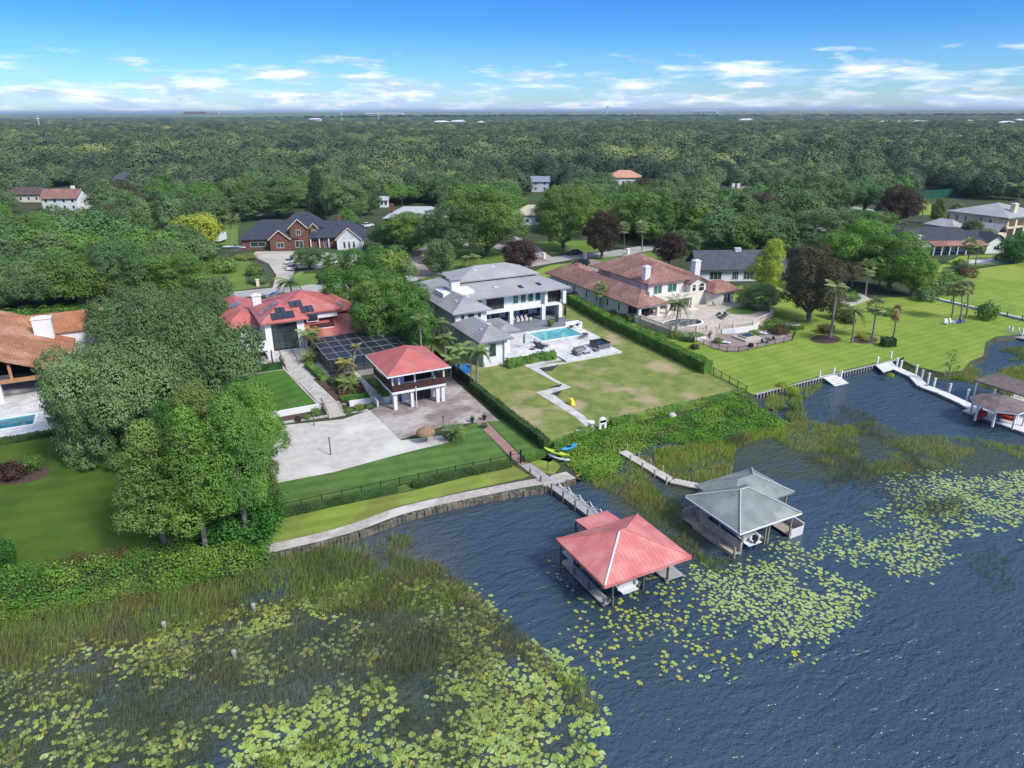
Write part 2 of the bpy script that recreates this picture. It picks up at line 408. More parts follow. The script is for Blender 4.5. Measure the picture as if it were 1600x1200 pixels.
# plain palette
WHITE = mat('white_stucco', (.80, .80, .79), (.70, .70, .70), .35, .9, bump=.01, bscale=6)
CREAM = mat('cream_stucco', (.78, .72, .62), (.66, .61, .53), .4, .9)
PEACH = mat('peach_stucco', (.80, .66, .46), (.70, .57, .40), .4, .9)
BLUEGREY = mat('grey_and_shade_stucco', (.52, .56, .60), (.46, .50, .54), .4, .9)  # also stands in for shade on the white lake house's side walls
TRIM = mat('white_trim', (.82, .82, .81), (.74, .74, .73), 1, .6)
GLASS = mat('window_glass', (.02, .03, .035), (.05, .07, .075), .6, .06, spec=.8)
TEALGL = mat('green_glass', (.02, .10, .085), (.05, .16, .13), .8, .08, spec=.8)
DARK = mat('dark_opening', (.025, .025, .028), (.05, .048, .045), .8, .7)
BLACKM = mat('black_metal', (.02, .022, .022), None, 3, .5)
CONC = mat('pale_concrete', (.50, .47, .44), (.38, .36, .34), .8, .9, bump=.01, bscale=5, c3=(.58, .56, .52), s3=.12)
TRAV = mat('white_travertine', (.72, .71, .70), (.62, .61, .61), .5, .7, pattern='brick', psize=(.9, .6), pstr=.12)
GREYDECK = mat('grey_porch_floor', (.22, .23, .26), (.17, .18, .20), .6, .7)
WOODG = mat('grey_dock_planks', (.40, .38, .38), (.30, .285, .285), 1.5, .8, pattern='planks', psize=(.0, .18), pstr=.35)
WOODG2 = mat('grey_dock_planks_across', (.40, .38, .38), (.30, .285, .285), 1.5, .8, pattern='planks', psize=(.18, 0), pstr=.35)
WOODB = mat('tan_dock_planks', (.46, .38, .31), (.35, .29, .24), 1.2, .8, pattern='planks', psize=(.0, .18), pstr=.35)
WOODW = mat('white_dock_planks', (.74, .73, .73), (.60, .59, .59), 1.2, .7, pattern='planks', psize=(.18, 0), pstr=.2)
POST = mat('weathered_post', (.20, .17, .15), (.12, .10, .09), 3, .9)
BROWNW = mat('brown_stained_wood', (.085, .035, .028), (.055, .022, .018), 2, .6, pattern='planks', psize=(.14, 0), pstr=.5)
GREYROOF = mat('grey_concrete_tile_roof', (.335, .325, .335), (.27, .265, .28), .5, .75, bump=.05, pattern='rows', psize=(0, .5), pstr=.5, c3=(.38, .37, .375), s3=.12)
GREYROOF2 = mat('smooth_grey_metal_roof', (.355, .345, .345), (.31, .305, .31), .3, .6, pattern='rows', psize=(0, .45), pstr=.10, c3=(.40, .39, .385), s3=.1)
REDROOF = mat('red_metal_tile_roof', (.55, .155, .135), (.46, .13, .115), .5, .5, bump=.03, pattern='rows', psize=(0, .4), pstr=.28, c3=(.44, .26, .21), s3=.35, fac3=(.56, .72))
REDMETAL = mat('faded_red_metal_roof', (.59, .185, .175), (.52, .16, .15), .9, .5, c3=(.62, .25, .22), s3=.5, fac3=(.45, .62))
TERRA = mat('mottled_terracotta_tile', (.42, .215, .165), (.30, .15, .12), 1.4, .8, bump=.06, pattern='brick', psize=(.42, .36), pstr=.35, c3=(.44, .25, .20), s3=.25, coords='Object')
ORANGE = mat('orange_barrel_tile', (.52, .24, .125), (.42, .18, .095), .8, .8, bump=.06, pattern='brick', psize=(.30, .42), pstr=.35, c3=(.60, .33, .20), s3=.15)
NAVY = mat('navy_asphalt_shingle', (.045, .055, .080), (.065, .075, .10), 1.6, .9, pattern='brick', psize=(.6, .3), pstr=.3)
SLATE = mat('weathered_green_grey_shingle', (.25, .28, .265), (.19, .215, .205), .7, .8, bump=.02, pattern='rows', psize=(0, .24), pstr=.32, c3=(.33, .35, .33), s3=.3)
BROWNSH = mat('brown_shingle', (.25, .185, .175), (.18, .135, .13), 1.5, .9, pattern='brick', psize=(.4, .25), pstr=.35)
BRICK = mat('red_brick', (.26, .125, .085), (.18, .085, .06), 2.5, .9, pattern='brick', psize=(.42, .16), pstr=.3)
CAR_D = mat('dark_car_paint', (.02, .025, .03), (.02, .025, .03), 1, .2, spec=.8)
CAR_W = mat('white_car_paint', (.75, .76, .77), (.72, .73, .74), 1, .25, spec=.6)
CAR_R = mat('maroon_car_paint', (.12, .02, .025), None, 1, .25, spec=.6)
RUBBER = mat('rubber', (.015, .015, .015), None, 1, .8)
# ================================================================ vegetation library
def leafmat(name, c1, c2, rnd=.20, transl=.22, scale=.5, c3=None, s3=.25, rough=.6):
    return mat(name, c1, c2, scale=scale, rough=rough, spec=.25, transl=transl, rnd=rnd, detail=3, contrast=(.38, .62), c3=c3, s3=s3)
LEAF = {
 'oak':    leafmat('oak_leaves', (0.147, 0.253, 0.083), (0.076, 0.150, 0.050)),
 'oakgrey':leafmat('grey_green_oak_leaves', (0.190, 0.290, 0.106), (0.097, 0.169, 0.056)),
 'green':  leafmat('green_leaves', (0.171, 0.309, 0.056), (0.088, 0.185, 0.037)),
 'bright': leafmat('bright_green_leaves', (0.194, 0.353, 0.052), (0.096, 0.215, 0.035)),
 'deep':   leafmat('deep_green_leaves', (0.076, 0.216, 0.034), (0.040, 0.129, 0.025)),
 'dark':   leafmat('dark_conifer_leaves', (0.068, 0.122, 0.047), (0.037, 0.075, 0.029)),
 'lime':   leafmat('yellow_green_leaves', (.42, .48, .05), (.26, .34, .04)),
 'brown':  leafmat('bronze_leaves', (0.140, 0.114, 0.058), (0.075, 0.073, 0.035), c3=(0.160, 0.088, 0.044)),
 'copper': leafmat('dark_copper_leaves', (0.093, 0.048, 0.034), (0.047, 0.034, 0.020)),
 'olive':  leafmat('olive_leaves', (0.219, 0.301, 0.070), (0.122, 0.188, 0.042)),
 'mango':  leafmat('mango_leaves', (0.125, 0.256, 0.047), (0.060, 0.138, 0.032), c3=(0.341, 0.423, 0.071), s3=.35),
 'palm':   leafmat('palm_fronds', (.24, .32, .10), (.14, .21, .065)),
 'sabal':  leafmat('sabal_fronds', (.32, .36, .15), (.20, .25, .09)),
 'dead':   leafmat('dead_fronds', (0.346, 0.183, 0.090), (0.230, 0.127, 0.062)),
 'yellowpalm': leafmat('yellowing_fronds', (0.409, 0.401, 0.093), (0.273, 0.250, 0.066)),
 'far':    leafmat('distant_leaves', (0.121, 0.174, 0.050), (0.057, 0.100, 0.033), rnd=.4),
 'hedge':  leafmat('hedge_leaves', (0.131, 0.259, 0.039), (0.070, 0.163, 0.027), rnd=.05),
 'darkhedge': leafmat('dark_hedge_leaves', (0.067, 0.132, 0.035), (0.038, 0.082, 0.024), rnd=.05),
 'weed':   leafmat('bank_weed_leaves', (0.150, 0.319, 0.030), (0.074, 0.190, 0.025), rnd=0, c3=(0.211, 0.362, 0.041), s3=.15),
 'weed2':  leafmat('rank_weed_leaves', (0.132, 0.270, 0.044), (0.075, 0.161, 0.031), rnd=0, c3=(0.220, 0.323, 0.060), s3=.25),
 'bronzebush': leafmat('bronze_shrub_leaves', (0.166, 0.100, 0.051), (0.092, 0.064, 0.032)),
}
BARK = mat('grey_brown_bark', (.22, .19, .165), (.13, .11, .095), 1.5, .95, bump=.04, bscale=3)
PALMBARK = mat('palm_trunk_bark', (.33, .29, .25), (.22, .19, .165), 2.0, .95, bump=.03, bscale=4)
DARKBARK = mat('dark_bark', (.09, .075, .065), (.05, .042, .036), 2.0, .95)

def cards(P, Nn, size, aspect=.62, r=None):
    """rhombic leaf faces at points P facing Nn"""
    r = r or rng; n = len(P)
    Nn = Nn/np.maximum(np.linalg.norm(Nn, axis=1, keepdims=True), 1e-6)
    a = r.normal(size=(n, 3)); a -= (a*Nn).sum(1, keepdims=True)*Nn; a /= np.maximum(np.linalg.norm(a, axis=1, keepdims=True), 1e-6)
    b = np.cross(Nn, a); s = np.asarray(size).reshape(-1, 1)*np.ones((n, 1))
    V = np.stack([P+a*s, P+b*s*aspect, P-a*s, P-b*s*aspect], 1).reshape(-1, 3)
    Q = np.arange(4*n).reshape(-1, 4); return V, Q
def lobes_cards(lobes, n, size, r, jitter=.16, rand=.40, down=-.55, tuft=8):
    """leaf tufts on the outside of a heap of balls"""
    C = np.array([l[0] for l in lobes]); Rr = np.array([l[1] for l in lobes]); w = Rr**2; w = w/w.sum(); fl = np.array([1, 1, .86])
    m = int(n/tuft*2.1); k = r.choice(len(lobes), size=m, p=w)
    d = r.normal(size=(m, 3)); d /= np.linalg.norm(d, axis=1, keepdims=True)
    keep = d[:, 2] > down+.25*r.random(m); k, d = k[keep], d[keep]
    bumps = np.sin(d[:, 0]*7+k*2.1)*np.cos(d[:, 1]*6+k)+np.sin(d[:, 2]*8+k*1.3)*.6
    rad = Rr[k]*(1-jitter*1.2*r.random(len(k))**1.6+jitter*.8*bumps)
    P = C[k]+d*rad[:, None]*fl
    ok = np.ones(len(P), bool)
    for a in range(0, len(P), 4000):
        D = np.linalg.norm((P[a:a+4000, None, :]-C[None])/fl, axis=2)/Rr[None]; ok[a:a+4000] = D.min(1) > .79
    P, d = P[ok][:n//tuft], d[ok][:n//tuft]
    ts = size*2.0*(.6+.8*r.random(len(P))); off = r.normal(size=(len(P), tuft, 3))*ts[:, None, None]*np.array([1, 1, .7])
    PP = (P[:, None, :]+off).reshape(-1, 3); nn = (d[:, None, :]*1.0+off/ts[:, None, None]*.6+r.normal(size=off.shape)*rand+np.array([0, 0, .45])).reshape(-1, 3)
    return cards(PP, nn, size*(.6+.8*r.random(len(PP))), r=r)
def merge(parts):
    V, Q, o = [], [], 0
    for v, q in parts: V.append(v); Q.append(q+o); o += len(v)
    return np.concatenate(V), np.concatenate(Q)

def crown_lobes(kind, r):
    """unit crown: radius about 1, z from 0 (lowest leaf) to the top"""
    L = []
    if kind == 'broad':      # wide and rounded oak
        for i in range(26):
            a = r.random()*2*PI; q = math.sqrt(r.random())*.80; z = .80*math.sqrt(max(0, 1-(q/.98)**2))*(.50+.50*r.random())
            L.append(((q*math.cos(a), q*math.sin(a), .18+z*.98), .17+.19*r.random()**1.5))
        for i in range(12):
            a = 2*PI*i/12+r.random()*.4; L.append(((.72*math.cos(a), .72*math.sin(a), .28+.22*r.random()), .20+.08*r.random()))
        L.append(((0, 0, .48), .50))
    elif kind == 'round':
        for i in range(26):
            z = -1+2*(i+.5)/26; a = i*2.4+r.random(); q = math.sqrt(1-z*z)*.68
            L.append(((q*(.8+.35*r.random())*math.cos(a), q*math.sin(a), .95+z*.72*(.85+.3*r.random())), .19+.19*r.random()))
        L.append(((0, 0, .92), .56))
    elif kind == 'cone':
        for i in range(34):
            t = (i+.5)/34; a = i*2.4+r.random()*.8; q = (1-t)**.8*.72*(.6+.4*r.random())
            L.append(((q*math.cos(a), q*math.sin(a), .2+t*2.6), .16+.20*(1-t)+.05*r.random()))
    elif kind == 'tall':      # upright billowing crown
        for i in range(34):
            t = (i+.5)/34; a = i*2.4+r.random()*.8; q = math.sin(PI*min(1, t*.80+.18))**.7*.66*(.55+.45*r.random())
            L.append(((q*math.cos(a)*(.75+.5*r.random()), q*math.sin(a)*(.75+.5*r.random()), .25+t*1.95), .15+.15*(1-t)+.10*r.random()))
        L.append(((0, 0, .85), .42))
    elif kind == 'far':
        for i in range(8):
            a = 2*PI*i/8+r.random()*.5; q = .42+.2*r.random(); L.append(((q*math.cos(a), q*math.sin(a), .32+.3*r.random()), .36+.14*r.random()))
        L.append(((.1, 0, .62), .55))
    elif kind == 'droop':     # wide oak with hanging skirts
        L = crown_lobes('broad', r)
        for i in range(10):
            a = 2*PI*i/10+r.random()*.5; L.append(((.74*math.cos(a), .74*math.sin(a), .02-.12*r.random()), .13+.05*r.random()))
            L.append(((.78*math.cos(a+.2), .78*math.sin(a+.2), -.14-.12*r.random()), .09+.04*r.random()))
    return L
def crown_mesh(name, kind, n, size, seed):
    r = np.random.default_rng(seed); V, Q = lobes_cards(crown_lobes(kind, r), n, size, r, down=-.75, rand=.22 if kind == 'far' else .40, jitter=.08 if kind == 'far' else .16)
    return np_mesh(name, V, Q, [LEAF['oak']])
def trunk_mesh(seed, kind='broad', mt=None):
    """unit tree: crown radius 1; the trunk goes from z=-1 (ground) up into the crown, at z>0"""
    r = random.Random(seed); mb = MB()
    top = {'broad': .45, 'droop': .45, 'round': .9, 'cone': 2.3, 'tall': 1.5}[kind]
    mb.tube((0, 0, -1), (.02, .01, .05), .075, 7, .055); mb.tube((.02, .01, .05), (0, 0, top), .055, 6, .02)
    for i in range(7):
        a = 2*PI*i/7+r.random(); z0 = -.05+.12*r.random() if kind in ('broad', 'droop', 'round') else .2+top*.12*i
        l = .62 if kind not in ('cone',) else .4
        p1 = (l*.5*math.cos(a), l*.5*math.sin(a), z0+.28); p2 = (l*1.15*math.cos(a+.2), l*1.15*math.sin(a+.2), z0+.46)
        mb.tube((0, 0, z0), p1, .035, 5, .022); mb.tube(p1, p2, .022, 5, .006)
    return mb.mesh('trunk', mt or BARK)

PROTO = {}
def protos():
    spec = {'broad': (4, 12000, .033), 'round': (3, 11000, .035), 'cone': (2, 8000, .040), 'tall': (2, 9000, .040), 'droop': (2, 84000, .0125)}
    for kind, (nv, n, sz) in spec.items():
        PROTO[kind] = [(crown_mesh(kind+'_crown', kind, n, sz, 100+i*7+len(kind)), trunk_mesh(i+3, kind)) for i in range(nv)]
    for kind in ('broad', 'round', 'tall'):
        PROTO[kind+'_fine'] = [(crown_mesh(kind+'_fine_crown', kind, 40000, .0185, 300+i), trunk_mesh(i+31, kind)) for i in range(2)]
    PROTO['cone_fine'] = [(crown_mesh('cone_fine_crown', 'cone', 22000, .024, 377), trunk_mesh(77, 'cone'))]
    PROTO['far'] = [(crown_mesh('far_crown', 'far', 4600, .050, 500+i), trunk_mesh(i+61)) for i in range(4)]
protos()
TREE_N = 0
def tree(label, x, y, z0, r, h, kind='broad', leaf='oak', seed=None, group=None, name='tree', cat='tree', lift=None, bark=None, sq=(1, 1)):
    """tree on the ground at (x, y, z0): crown radius r, total height h"""
    global TREE_N; TREE_N += 1
    s = TREE_N if seed is None else seed
    cm, tm = PROTO[kind][s % len(PROTO[kind])]
    T = Thing(name, label, cat, (x, y, z0), group=group)
    utop = {'broad': 1.25, 'droop': 1.25, 'round': 1.9, 'cone': 3.0, 'tall': 2.35, 'far': 1.25}[kind.split('_')[0]]
    lift = lift if lift is not None else {'broad': .20, 'droop': .26, 'round': .12, 'cone': .06, 'tall': .12, 'far': .15}[kind.split('_')[0]]
    zc = h*lift; sz = (h-zc)/utop
    c = bpy.data.objects.new('crown', cm); COL.objects.link(c); c.parent = T.o; c.location = (0, 0, zc); c.scale = (r*sq[0], r*sq[1], sz); c.rotation_euler = (0, 0, s*1.7)
    c.material_slots[0].link = 'OBJECT'; c.material_slots[0].material = LEAF[leaf]
    t = bpy.data.objects.new('trunk', tm); COL.objects.link(t); t.parent = T.o; t.location = (0, 0, zc); t.scale = (r, r, sz); t.rotation_euler = (0, 0, s*1.7)
    # the part of the trunk under the crown: stretch the unit metre below zero to the lift
    b = bpy.data.objects.new('trunk', trunk_base(zc, r)); COL.objects.link(b); b.parent = T.o; 
    if lift < .02: b.hide_render = False
    if bark: 
        for q in (t, b): q.material_slots[0].link = 'OBJECT'; q.material_slots[0].material = bark
    # the unit trunk reaches 1 below its origin; cut by scaling it so that it ends at the root
    t.name = 'limbs'
    return T
TB = {}
def trunk_base(zc, r):
    k = (round(zc, 1), round(min(r, 6)*2)/2)
    if k not in TB: TB[k] = MB().tube((0, 0, -.4), (0, 0, .5), .085*k[1], 8, .066*k[1]).tube((0, 0, .5), (0, 0, k[0]+.3), .066*k[1], 8, .055*k[1], cap=False).mesh('trunk', BARK)
    return TB[k]
# limbs meshes must not reach below the crown: rebuild them without the root piece
for kd in list(PROTO):
    for i, (cm, tm) in enumerate(PROTO[kd]):
        for v in tm.vertices:
            if v.co.z < -.5: v.co.z = -.12

def tree_px(label, bx, by, ty, wpx, kind='broad', leaf='oak', z0=1.0, **k):
    x, y = G(bx, by, z0); h = height_at(x, y, ty)-z0; d = proj(x, y, z0)[2]
    return tree(label, x, y, z0, wpx/2*d/F_PX, h, kind, leaf, **k)

# ---- palms
def frond(r, L, droop, n=11, w=.22, width0=.15, lift=.5):
    """one pinnate frond along +x from the origin, unit length L"""
    V, Q = [], []
    pts = []
    for i in range(n+1):
        t = i/n; x = L*t*(1-.10*droop*t); z = L*(lift*t-(.35+.75*droop)*t*t); pts.append((x, z))
    def quad(a, b, c, d): o = len(V); V.extend([a, b, c, d]); Q.append((o, o+1, o+2, o+3))
    for i in range(n):
        (x0, z0), (x1, z1) = pts[i], pts[i+1]
        quad((x0, -.015*L, z0), (x1, -.010*L, z1), (x1, .010*L, z1), (x0, .015*L, z0))
        t = (i+.5)/n; wl = L*w*math.sin(PI*min(1, .14+t*.86))**.6*1.25
        for s in (-1, 1):
            for q in (0, .5):
                xa = x0+(x1-x0)*q; za = z0+(z1-z0)*q; dx = (x1-x0)*.42
                sw = wl*(.85+.3*r.random()); 
                quad((xa, 0, za), (xa+dx, 0, za+.0), (xa+dx*1.3+sw*.62, s*sw, za-sw*.42), (xa+dx*.5+sw*.6, s*sw, za-sw*.45))
    return np.array(V), np.array(Q)
def palm_crown(name, nf, L, seed, leaf, spread=(.95, -.5), w=.2):
    r = random.Random(seed); parts = []
    for i in range(nf):
        a = i*2.399+r.random()*.3; t = i/nf; lift = spread[0]+(spread[1]-spread[0])*t+r.uniform(-.1, .1)
        V, Q = frond(r, L*(.85+.25*r.random()), .35+.5*t, w=w, lift=lift)
        c, s = math.cos(a), math.sin(a); V = np.stack([V[:, 0]*c-V[:, 1]*s, V[:, 0]*s+V[:, 1]*c, V[:, 2]], 1); parts.append((V, Q))
    return np_mesh(name, *merge(parts), [LEAF[leaf]])
def sabal_crown(name, nf, L, seed, leaf, low=-.9):
    r = random.Random(seed); parts = []
    for i in range(nf):
        a = i*2.399; e = 1.35+(low-1.35)*(i/nf)+r.uniform(-.12, .12)
        d = Vector((math.cos(a)*math.cos(e), math.sin(a)*math.cos(e), math.sin(e))); c = d*L*.50*(.9+.2*r.random())
        side = d.cross(Vector((0, 0, 1))).normalized(); up = side.cross(d)
        V, Q = [], []
        for k in range(9):
            t = (k-4)/4*1.45; v = (d*math.cos(t)+side*math.sin(t))*L*.55*(.85+.25*r.random())+Vector((0, 0, -.10*L-.08*L*abs(t)))
            n2 = (side*math.cos(t)-d*math.sin(t))*L*.055; o = len(V)
            V += [tuple(c), tuple(c+v*.55+n2), tuple(c+v), tuple(c+v*.55-n2)]; Q.append((o, o+1, o+2, o+3))
        o = len(V); V += [(0, 0, 0), tuple(side*.02), tuple(c), tuple(-side*.02)]; Q.append((o, o+1, o+2, o+3))
        parts.append((np.array(V), np.array(Q)))
    return np_mesh(name, *merge(parts), [LEAF[leaf]])
PALM = {
 'queen': [palm_crown('palm_crown', 17, 1, 5, 'palm'), palm_crown('palm_crown', 15, 1, 6, 'palm', w=.24)],
 'date': [palm_crown('palm_crown', 34, 1, 8, 'palm', (1.3, -.7), w=.13)],
 'bushy': [palm_crown('palm_crown', 30, 1, 9, 'palm', (1.5, .1), w=.15)],
 'sabal': [sabal_crown('palm_crown', 30, 1, 11, 'sabal'), sabal_crown('palm_crown', 26, 1, 12, 'sabal')],
 'dead': [sabal_crown('palm_crown', 20, 1, 13, 'dead', -1.3)],
}
for k_ in PALM['dead']:
    for v in k_.vertices: v.co.x *= .62; v.co.y *= .62; v.co.z = v.co.z*1.0-.25
def palm(label, x, y, z0, h, r, kind='queen', leaf=None, lean=(0, 0), group=None, seed=0, thick=.16, name='palm_tree'):
    T = Thing(name, label, 'palm tree', (x, y, z0), group=group)
    if h > .3:
        mb = MB(); pts = [(x+lean[0]*t*t, y+lean[1]*t*t, z0-.1+(h+.1)*t) for t in (0, .25, .5, .75, 1)]
        for i, (a, b) in enumerate(zip(pts[:-1], pts[1:])): mb.tube(a, b, thick*(1.25-.13*i), 8, thick*(1.25-.13*(i+1)))
        T.part('trunk', mb, PALMBARK)
    ms = PALM[kind]; c = bpy.data.objects.new('crown', ms[seed % len(ms)]); COL.objects.link(c); c.parent = T.o
    c.location = (lean[0], lean[1], h); c.scale = (r, r, r); c.rotation_euler = (0, 0, seed*1.3+x)
    c.material_slots[0].link = 'OBJECT'; c.material_slots[0].material = LEAF[leaf or {'queen': 'palm', 'date': 'palm', 'bushy': 'palm', 'sabal': 'sabal', 'dead': 'dead'}[kind]]
    return T
def palm_px(label, bx, by, tx, ty, wpx, kind='queen', z0=1.0, **k):
    """ty is the row of the heart of the crown"""
    x, y = G(bx, by, z0); h = height_at(x, y, ty)-z0; d = proj(x, y, z0)[2]
    px = proj(x, y, z0+h)[0]; off = (tx-px)*d/F_PX
    return palm(label, x, y, z0, h, wpx/2*d/F_PX, kind, lean=(off*_right.x, off*_right.y), **k)

# ---- shrubs and hedges: leaf faces over a low body
def shrub_mesh(name, seed, n=1800, size=.055, flat=.8):
    r = np.random.default_rng(seed); L = [((0, 0, .45), .5)]+[((.45*math.cos(a), .45*math.sin(a), .30+.15*r.random()), .33+.08*r.random()) for a in np.linspace(0, 2*PI, 6)[:-1]+r.random()]
    V, Q = lobes_cards(L, n, size, r, down=-.9); V[:, 2] *= flat/.8; return np_mesh(name, V, Q, [LEAF['green']])
SHRUB = [shrub_mesh('foliage', 40+i) for i in range(3)]
def shrub(label, x, y, z0, r, h, leaf='green', group=None, seed=0, name='shrub', cat='shrub'):
    T = Thing(name, label, cat, (x, y, z0), group=group)
    c = bpy.data.objects.new('foliage', SHRUB[seed % 3]); COL.objects.link(c); c.parent = T.o; c.location = (0, 0, 0); c.scale = (r, r, h/.95); c.rotation_euler = (0, 0, x+seed)
    c.material_slots[0].link = 'OBJECT'; c.material_slots[0].material = LEAF[leaf]
    T.part('stem', MB().tube((x, y, z0-.1), (x, y, z0+h*.5), .05*max(.6, r), 5), BARK)
    return T
def shrub_px(label, bx, by, ty, wpx, leaf='green', z0=1.0, **k):
    x, y = G(bx, by, z0); h = max(.3, height_at(x, y, ty)-z0); d = proj(x, y, z0)[2]
    return shrub(label, x, y, z0, wpx/2*d/F_PX, h, leaf, **k)
def hedge(label, pts, w, h, z0=1.0, leaf='hedge', size=.13, dens=26, group=None, rough=.10):
    """clipped hedge along a line: a rough body with leaves standing out of it"""
    V, Nn = [], []; r = rng
    mb = MB()
    for p, q in zip(pts[:-1], pts[1:]):
        l = math.hypot(q[0]-p[0], q[1]-p[1])
        if l < .01: continue
        ux, uy = (q[0]-p[0])/l, (q[1]-p[1])/l; mb.wall(p, q, w*.84, z0-.1, z0+h*.93)
        area = l*(w+2*h)+w*h; n = int(area*dens); s = r.random(n)*l; k = r.random(n)*(w+2*h)
        o = np.zeros(n); z = np.zeros(n); nx = np.zeros((n, 3))
        A = k < h; B = (k >= h) & (k < h+w); C = k >= h+w
        o[A] = -w/2; z[A] = k[A]; nx[A] = (uy, -ux, 0)
        o[B] = k[B]-h-w/2; z[B] = h; nx[B] = (0, 0, 1)
        o[C] = w/2; z[C] = k[C]-h-w; nx[C] = (-uy, ux, 0)
        P = np.stack([p[0]+ux*s-uy*o, p[1]+uy*s+ux*o, z0+z], 1)
        wob = rough*np.sin(s*1.3+z*2)*np.cos(s*.53+o); P += nx*(wob+r.normal(size=n)*.05)[:, None]
        V.append(P); Nn.append(nx+r.normal(size=(n, 3))*.6)
    T = Thing('hedge', label, 'hedge', (*pts[0], z0), group=group)
    T.part('hedge_body', mb, LEAF[leaf])
    a, b = cards(np.concatenate(V)-np.array([pts[0][0], pts[0][1], z0]), np.concatenate(Nn), size*(.7+.6*r.random(sum(map(len, V)))))
    T.part('foliage', np_mesh('foliage', a, b, [LEAF[leaf]]), None)
    return T
# ---- points spread over a polygon
def vnoise(x, y, s, seed=0):
    x = np.asarray(x)/s; y = np.asarray(y)/s; xi = np.floor(x).astype(int); yi = np.floor(y).astype(int); fx = x-xi; fy = y-yi
    fx = fx*fx*(3-2*fx); fy = fy*fy*(3-2*fy)
    def h(a, b): 
        v = np.sin(a*127.1+b*311.7+seed*74.7)*43758.5453; return v-np.floor(v)
    return (h(xi, yi)*(1-fx)+h(xi+1, yi)*fx)*(1-fy)+(h(xi, yi+1)*(1-fx)+h(xi+1, yi+1)*fx)*fy
def fbm(x, y, s, seed=0): return .55*vnoise(x, y, s, seed)+.28*vnoise(x, y, s/2.1, seed+5)+.17*vnoise(x, y, s/4.3, seed+9)
def in_poly(X, Y, poly):
    c = np.zeros(len(X), bool); j = len(poly)-1
    for i in range(len(poly)):
        xi, yi = poly[i]; xj, yj = poly[j]
        if yi != yj:
            k = ((yi > Y) != (yj > Y)) & (X < (xj-xi)*(Y-yi)/(yj-yi)+xi); c ^= k
        j = i
    return c
def scatter(poly, dens, nz=None, soft=0):
    """poly in world metres; nz = (scale, threshold, seed) keeps only the thick patches"""
    xs = [p[0] for p in poly]; ys = [p[1] for p in poly]; A = (max(xs)-min(xs))*(max(ys)-min(ys)); n = int(A*dens)
    X = min(xs)+rng.random(n)*(max(xs)-min(xs)); Y = min(ys)+rng.random(n)*(max(ys)-min(ys))
    k = in_poly(X, Y, poly); X, Y = X[k], Y[k]
    if nz:
        f = fbm(X, Y, nz[0], nz[2]); k = f > nz[1]+(rng.random(len(X))-.5)*.12; X, Y = X[k], Y[k]
    return X, Y
def reeds(name, X, Y, z0, h, w, m, lean=.35, blades=3, hvar=.5, wind=(.5, -.1)):
    """thin bent blades, one mesh"""
    n = len(X)*blades; X = np.repeat(X, blades)+rng.normal(size=n)*.10; Y = np.repeat(Y, blades)+rng.normal(size=n)*.10
    hh = h*(1-hvar+2*hvar*rng.random(n))*(.6+.8*np.repeat(vnoise(X[::blades], Y[::blades], 4, 3), blades)); a = rng.random(n)*2*PI
    dx, dy = np.cos(a), np.sin(a); ln = lean*hh*(.4+rng.random(n)); lx = np.cos(a+1.3)*ln+wind[0]*hh*.5; ly = np.sin(a+1.3)*ln+wind[1]*hh*.5
    z = np.full(n, z0)
    B0 = np.stack([X-dx*w, Y-dy*w, z-.05], 1); B1 = np.stack([X+dx*w, Y+dy*w, z-.05], 1)
    M0 = np.stack([X+lx*.35-dx*w*.8, Y+ly*.35-dy*w*.8, z+hh*.6], 1); M1 = np.stack([X+lx*.35+dx*w*.8, Y+ly*.35+dy*w*.8, z+hh*.6], 1)
    Tp = np.stack([X+lx, Y+ly, z+hh*.95], 1); T2 = Tp+np.stack([dx*w*.2, dy*w*.2, z*0], 1)
    V = np.stack([B0, B1, M1, M0, T2, Tp], 1).reshape(-1, 3); o = np.arange(n)*6
    Q = np.concatenate([np.stack([o, o+1, o+2, o+3], 1), np.stack([o+3, o+2, o+4, o+5], 1)])
    return single(name, np_mesh(name, V, Q, [m]), None, kind='stuff')
def weeds(name, X, Y, z0, h, size, m, per=5, hfun=None, rad=.35):
    z0 = np.repeat(z0, per) if isinstance(z0, np.ndarray) else z0
    n = len(X)*per; hh = np.repeat(h*(.5+.9*vnoise(X, Y, 2.2, 8)), per)
    if hfun is not None: hh *= np.repeat(hfun, per)
    P = np.stack([np.repeat(X, per)+rng.normal(size=n)*rad, np.repeat(Y, per)+rng.normal(size=n)*rad, z0+hh*(.25+.75*rng.random(n))], 1)
    nn = rng.normal(size=(n, 3))*.6+np.array([0, 0, 1.0])
    V, Q = cards(P, nn, size*(.6+.8*rng.random(n)), .6); return single(name, np_mesh(name, V, Q, [m]), None, kind='stuff')
# ================================================================ ground, water, roads, lawns
LZ = 1.0; WZ = 0.38
SH_L = [(-900, 1150), (-300, 1010), (-60, 935), (0, 925), (60, 915), (140, 902), (200, 888), (260, 878), (330, 874), (415, 868)]
SH_W = [(415, 866), (500, 848), (560, 832), (620, 810), (680, 793), (740, 780), (800, 769), (850, 762), (872, 756), (899, 748)]
SH_M = [(899, 748), (884, 735), (878, 722), (885, 705), (940, 692), (1000, 677), (1080, 657), (1160, 634), (1180, 620)]
SH_B = [(1180, 617), (1230, 604), (1285, 590), (1330, 579), (1368, 570), (1408, 561)]
SH_N = [(1410, 563), (1430, 573), (1475, 583), (1505, 580), (1516, 566), (1537, 557), (1541, 535), (1556, 527), (1610, 522), (1750, 500), (2400, 440)]
def wp(l, z=LZ): return [G(x, y, z) for x, y in l]
shore = wp(SH_L)+wp(SH_W)[1:]+wp(SH_M)[1:]+wp(SH_B)+wp(SH_N)
FARR = 40000.0
SOIL = mat('woodland_floor', (.040, .062, .022), (.060, .070, .032), .12, .95, c3=(.05, .09, .03), s3=.02)
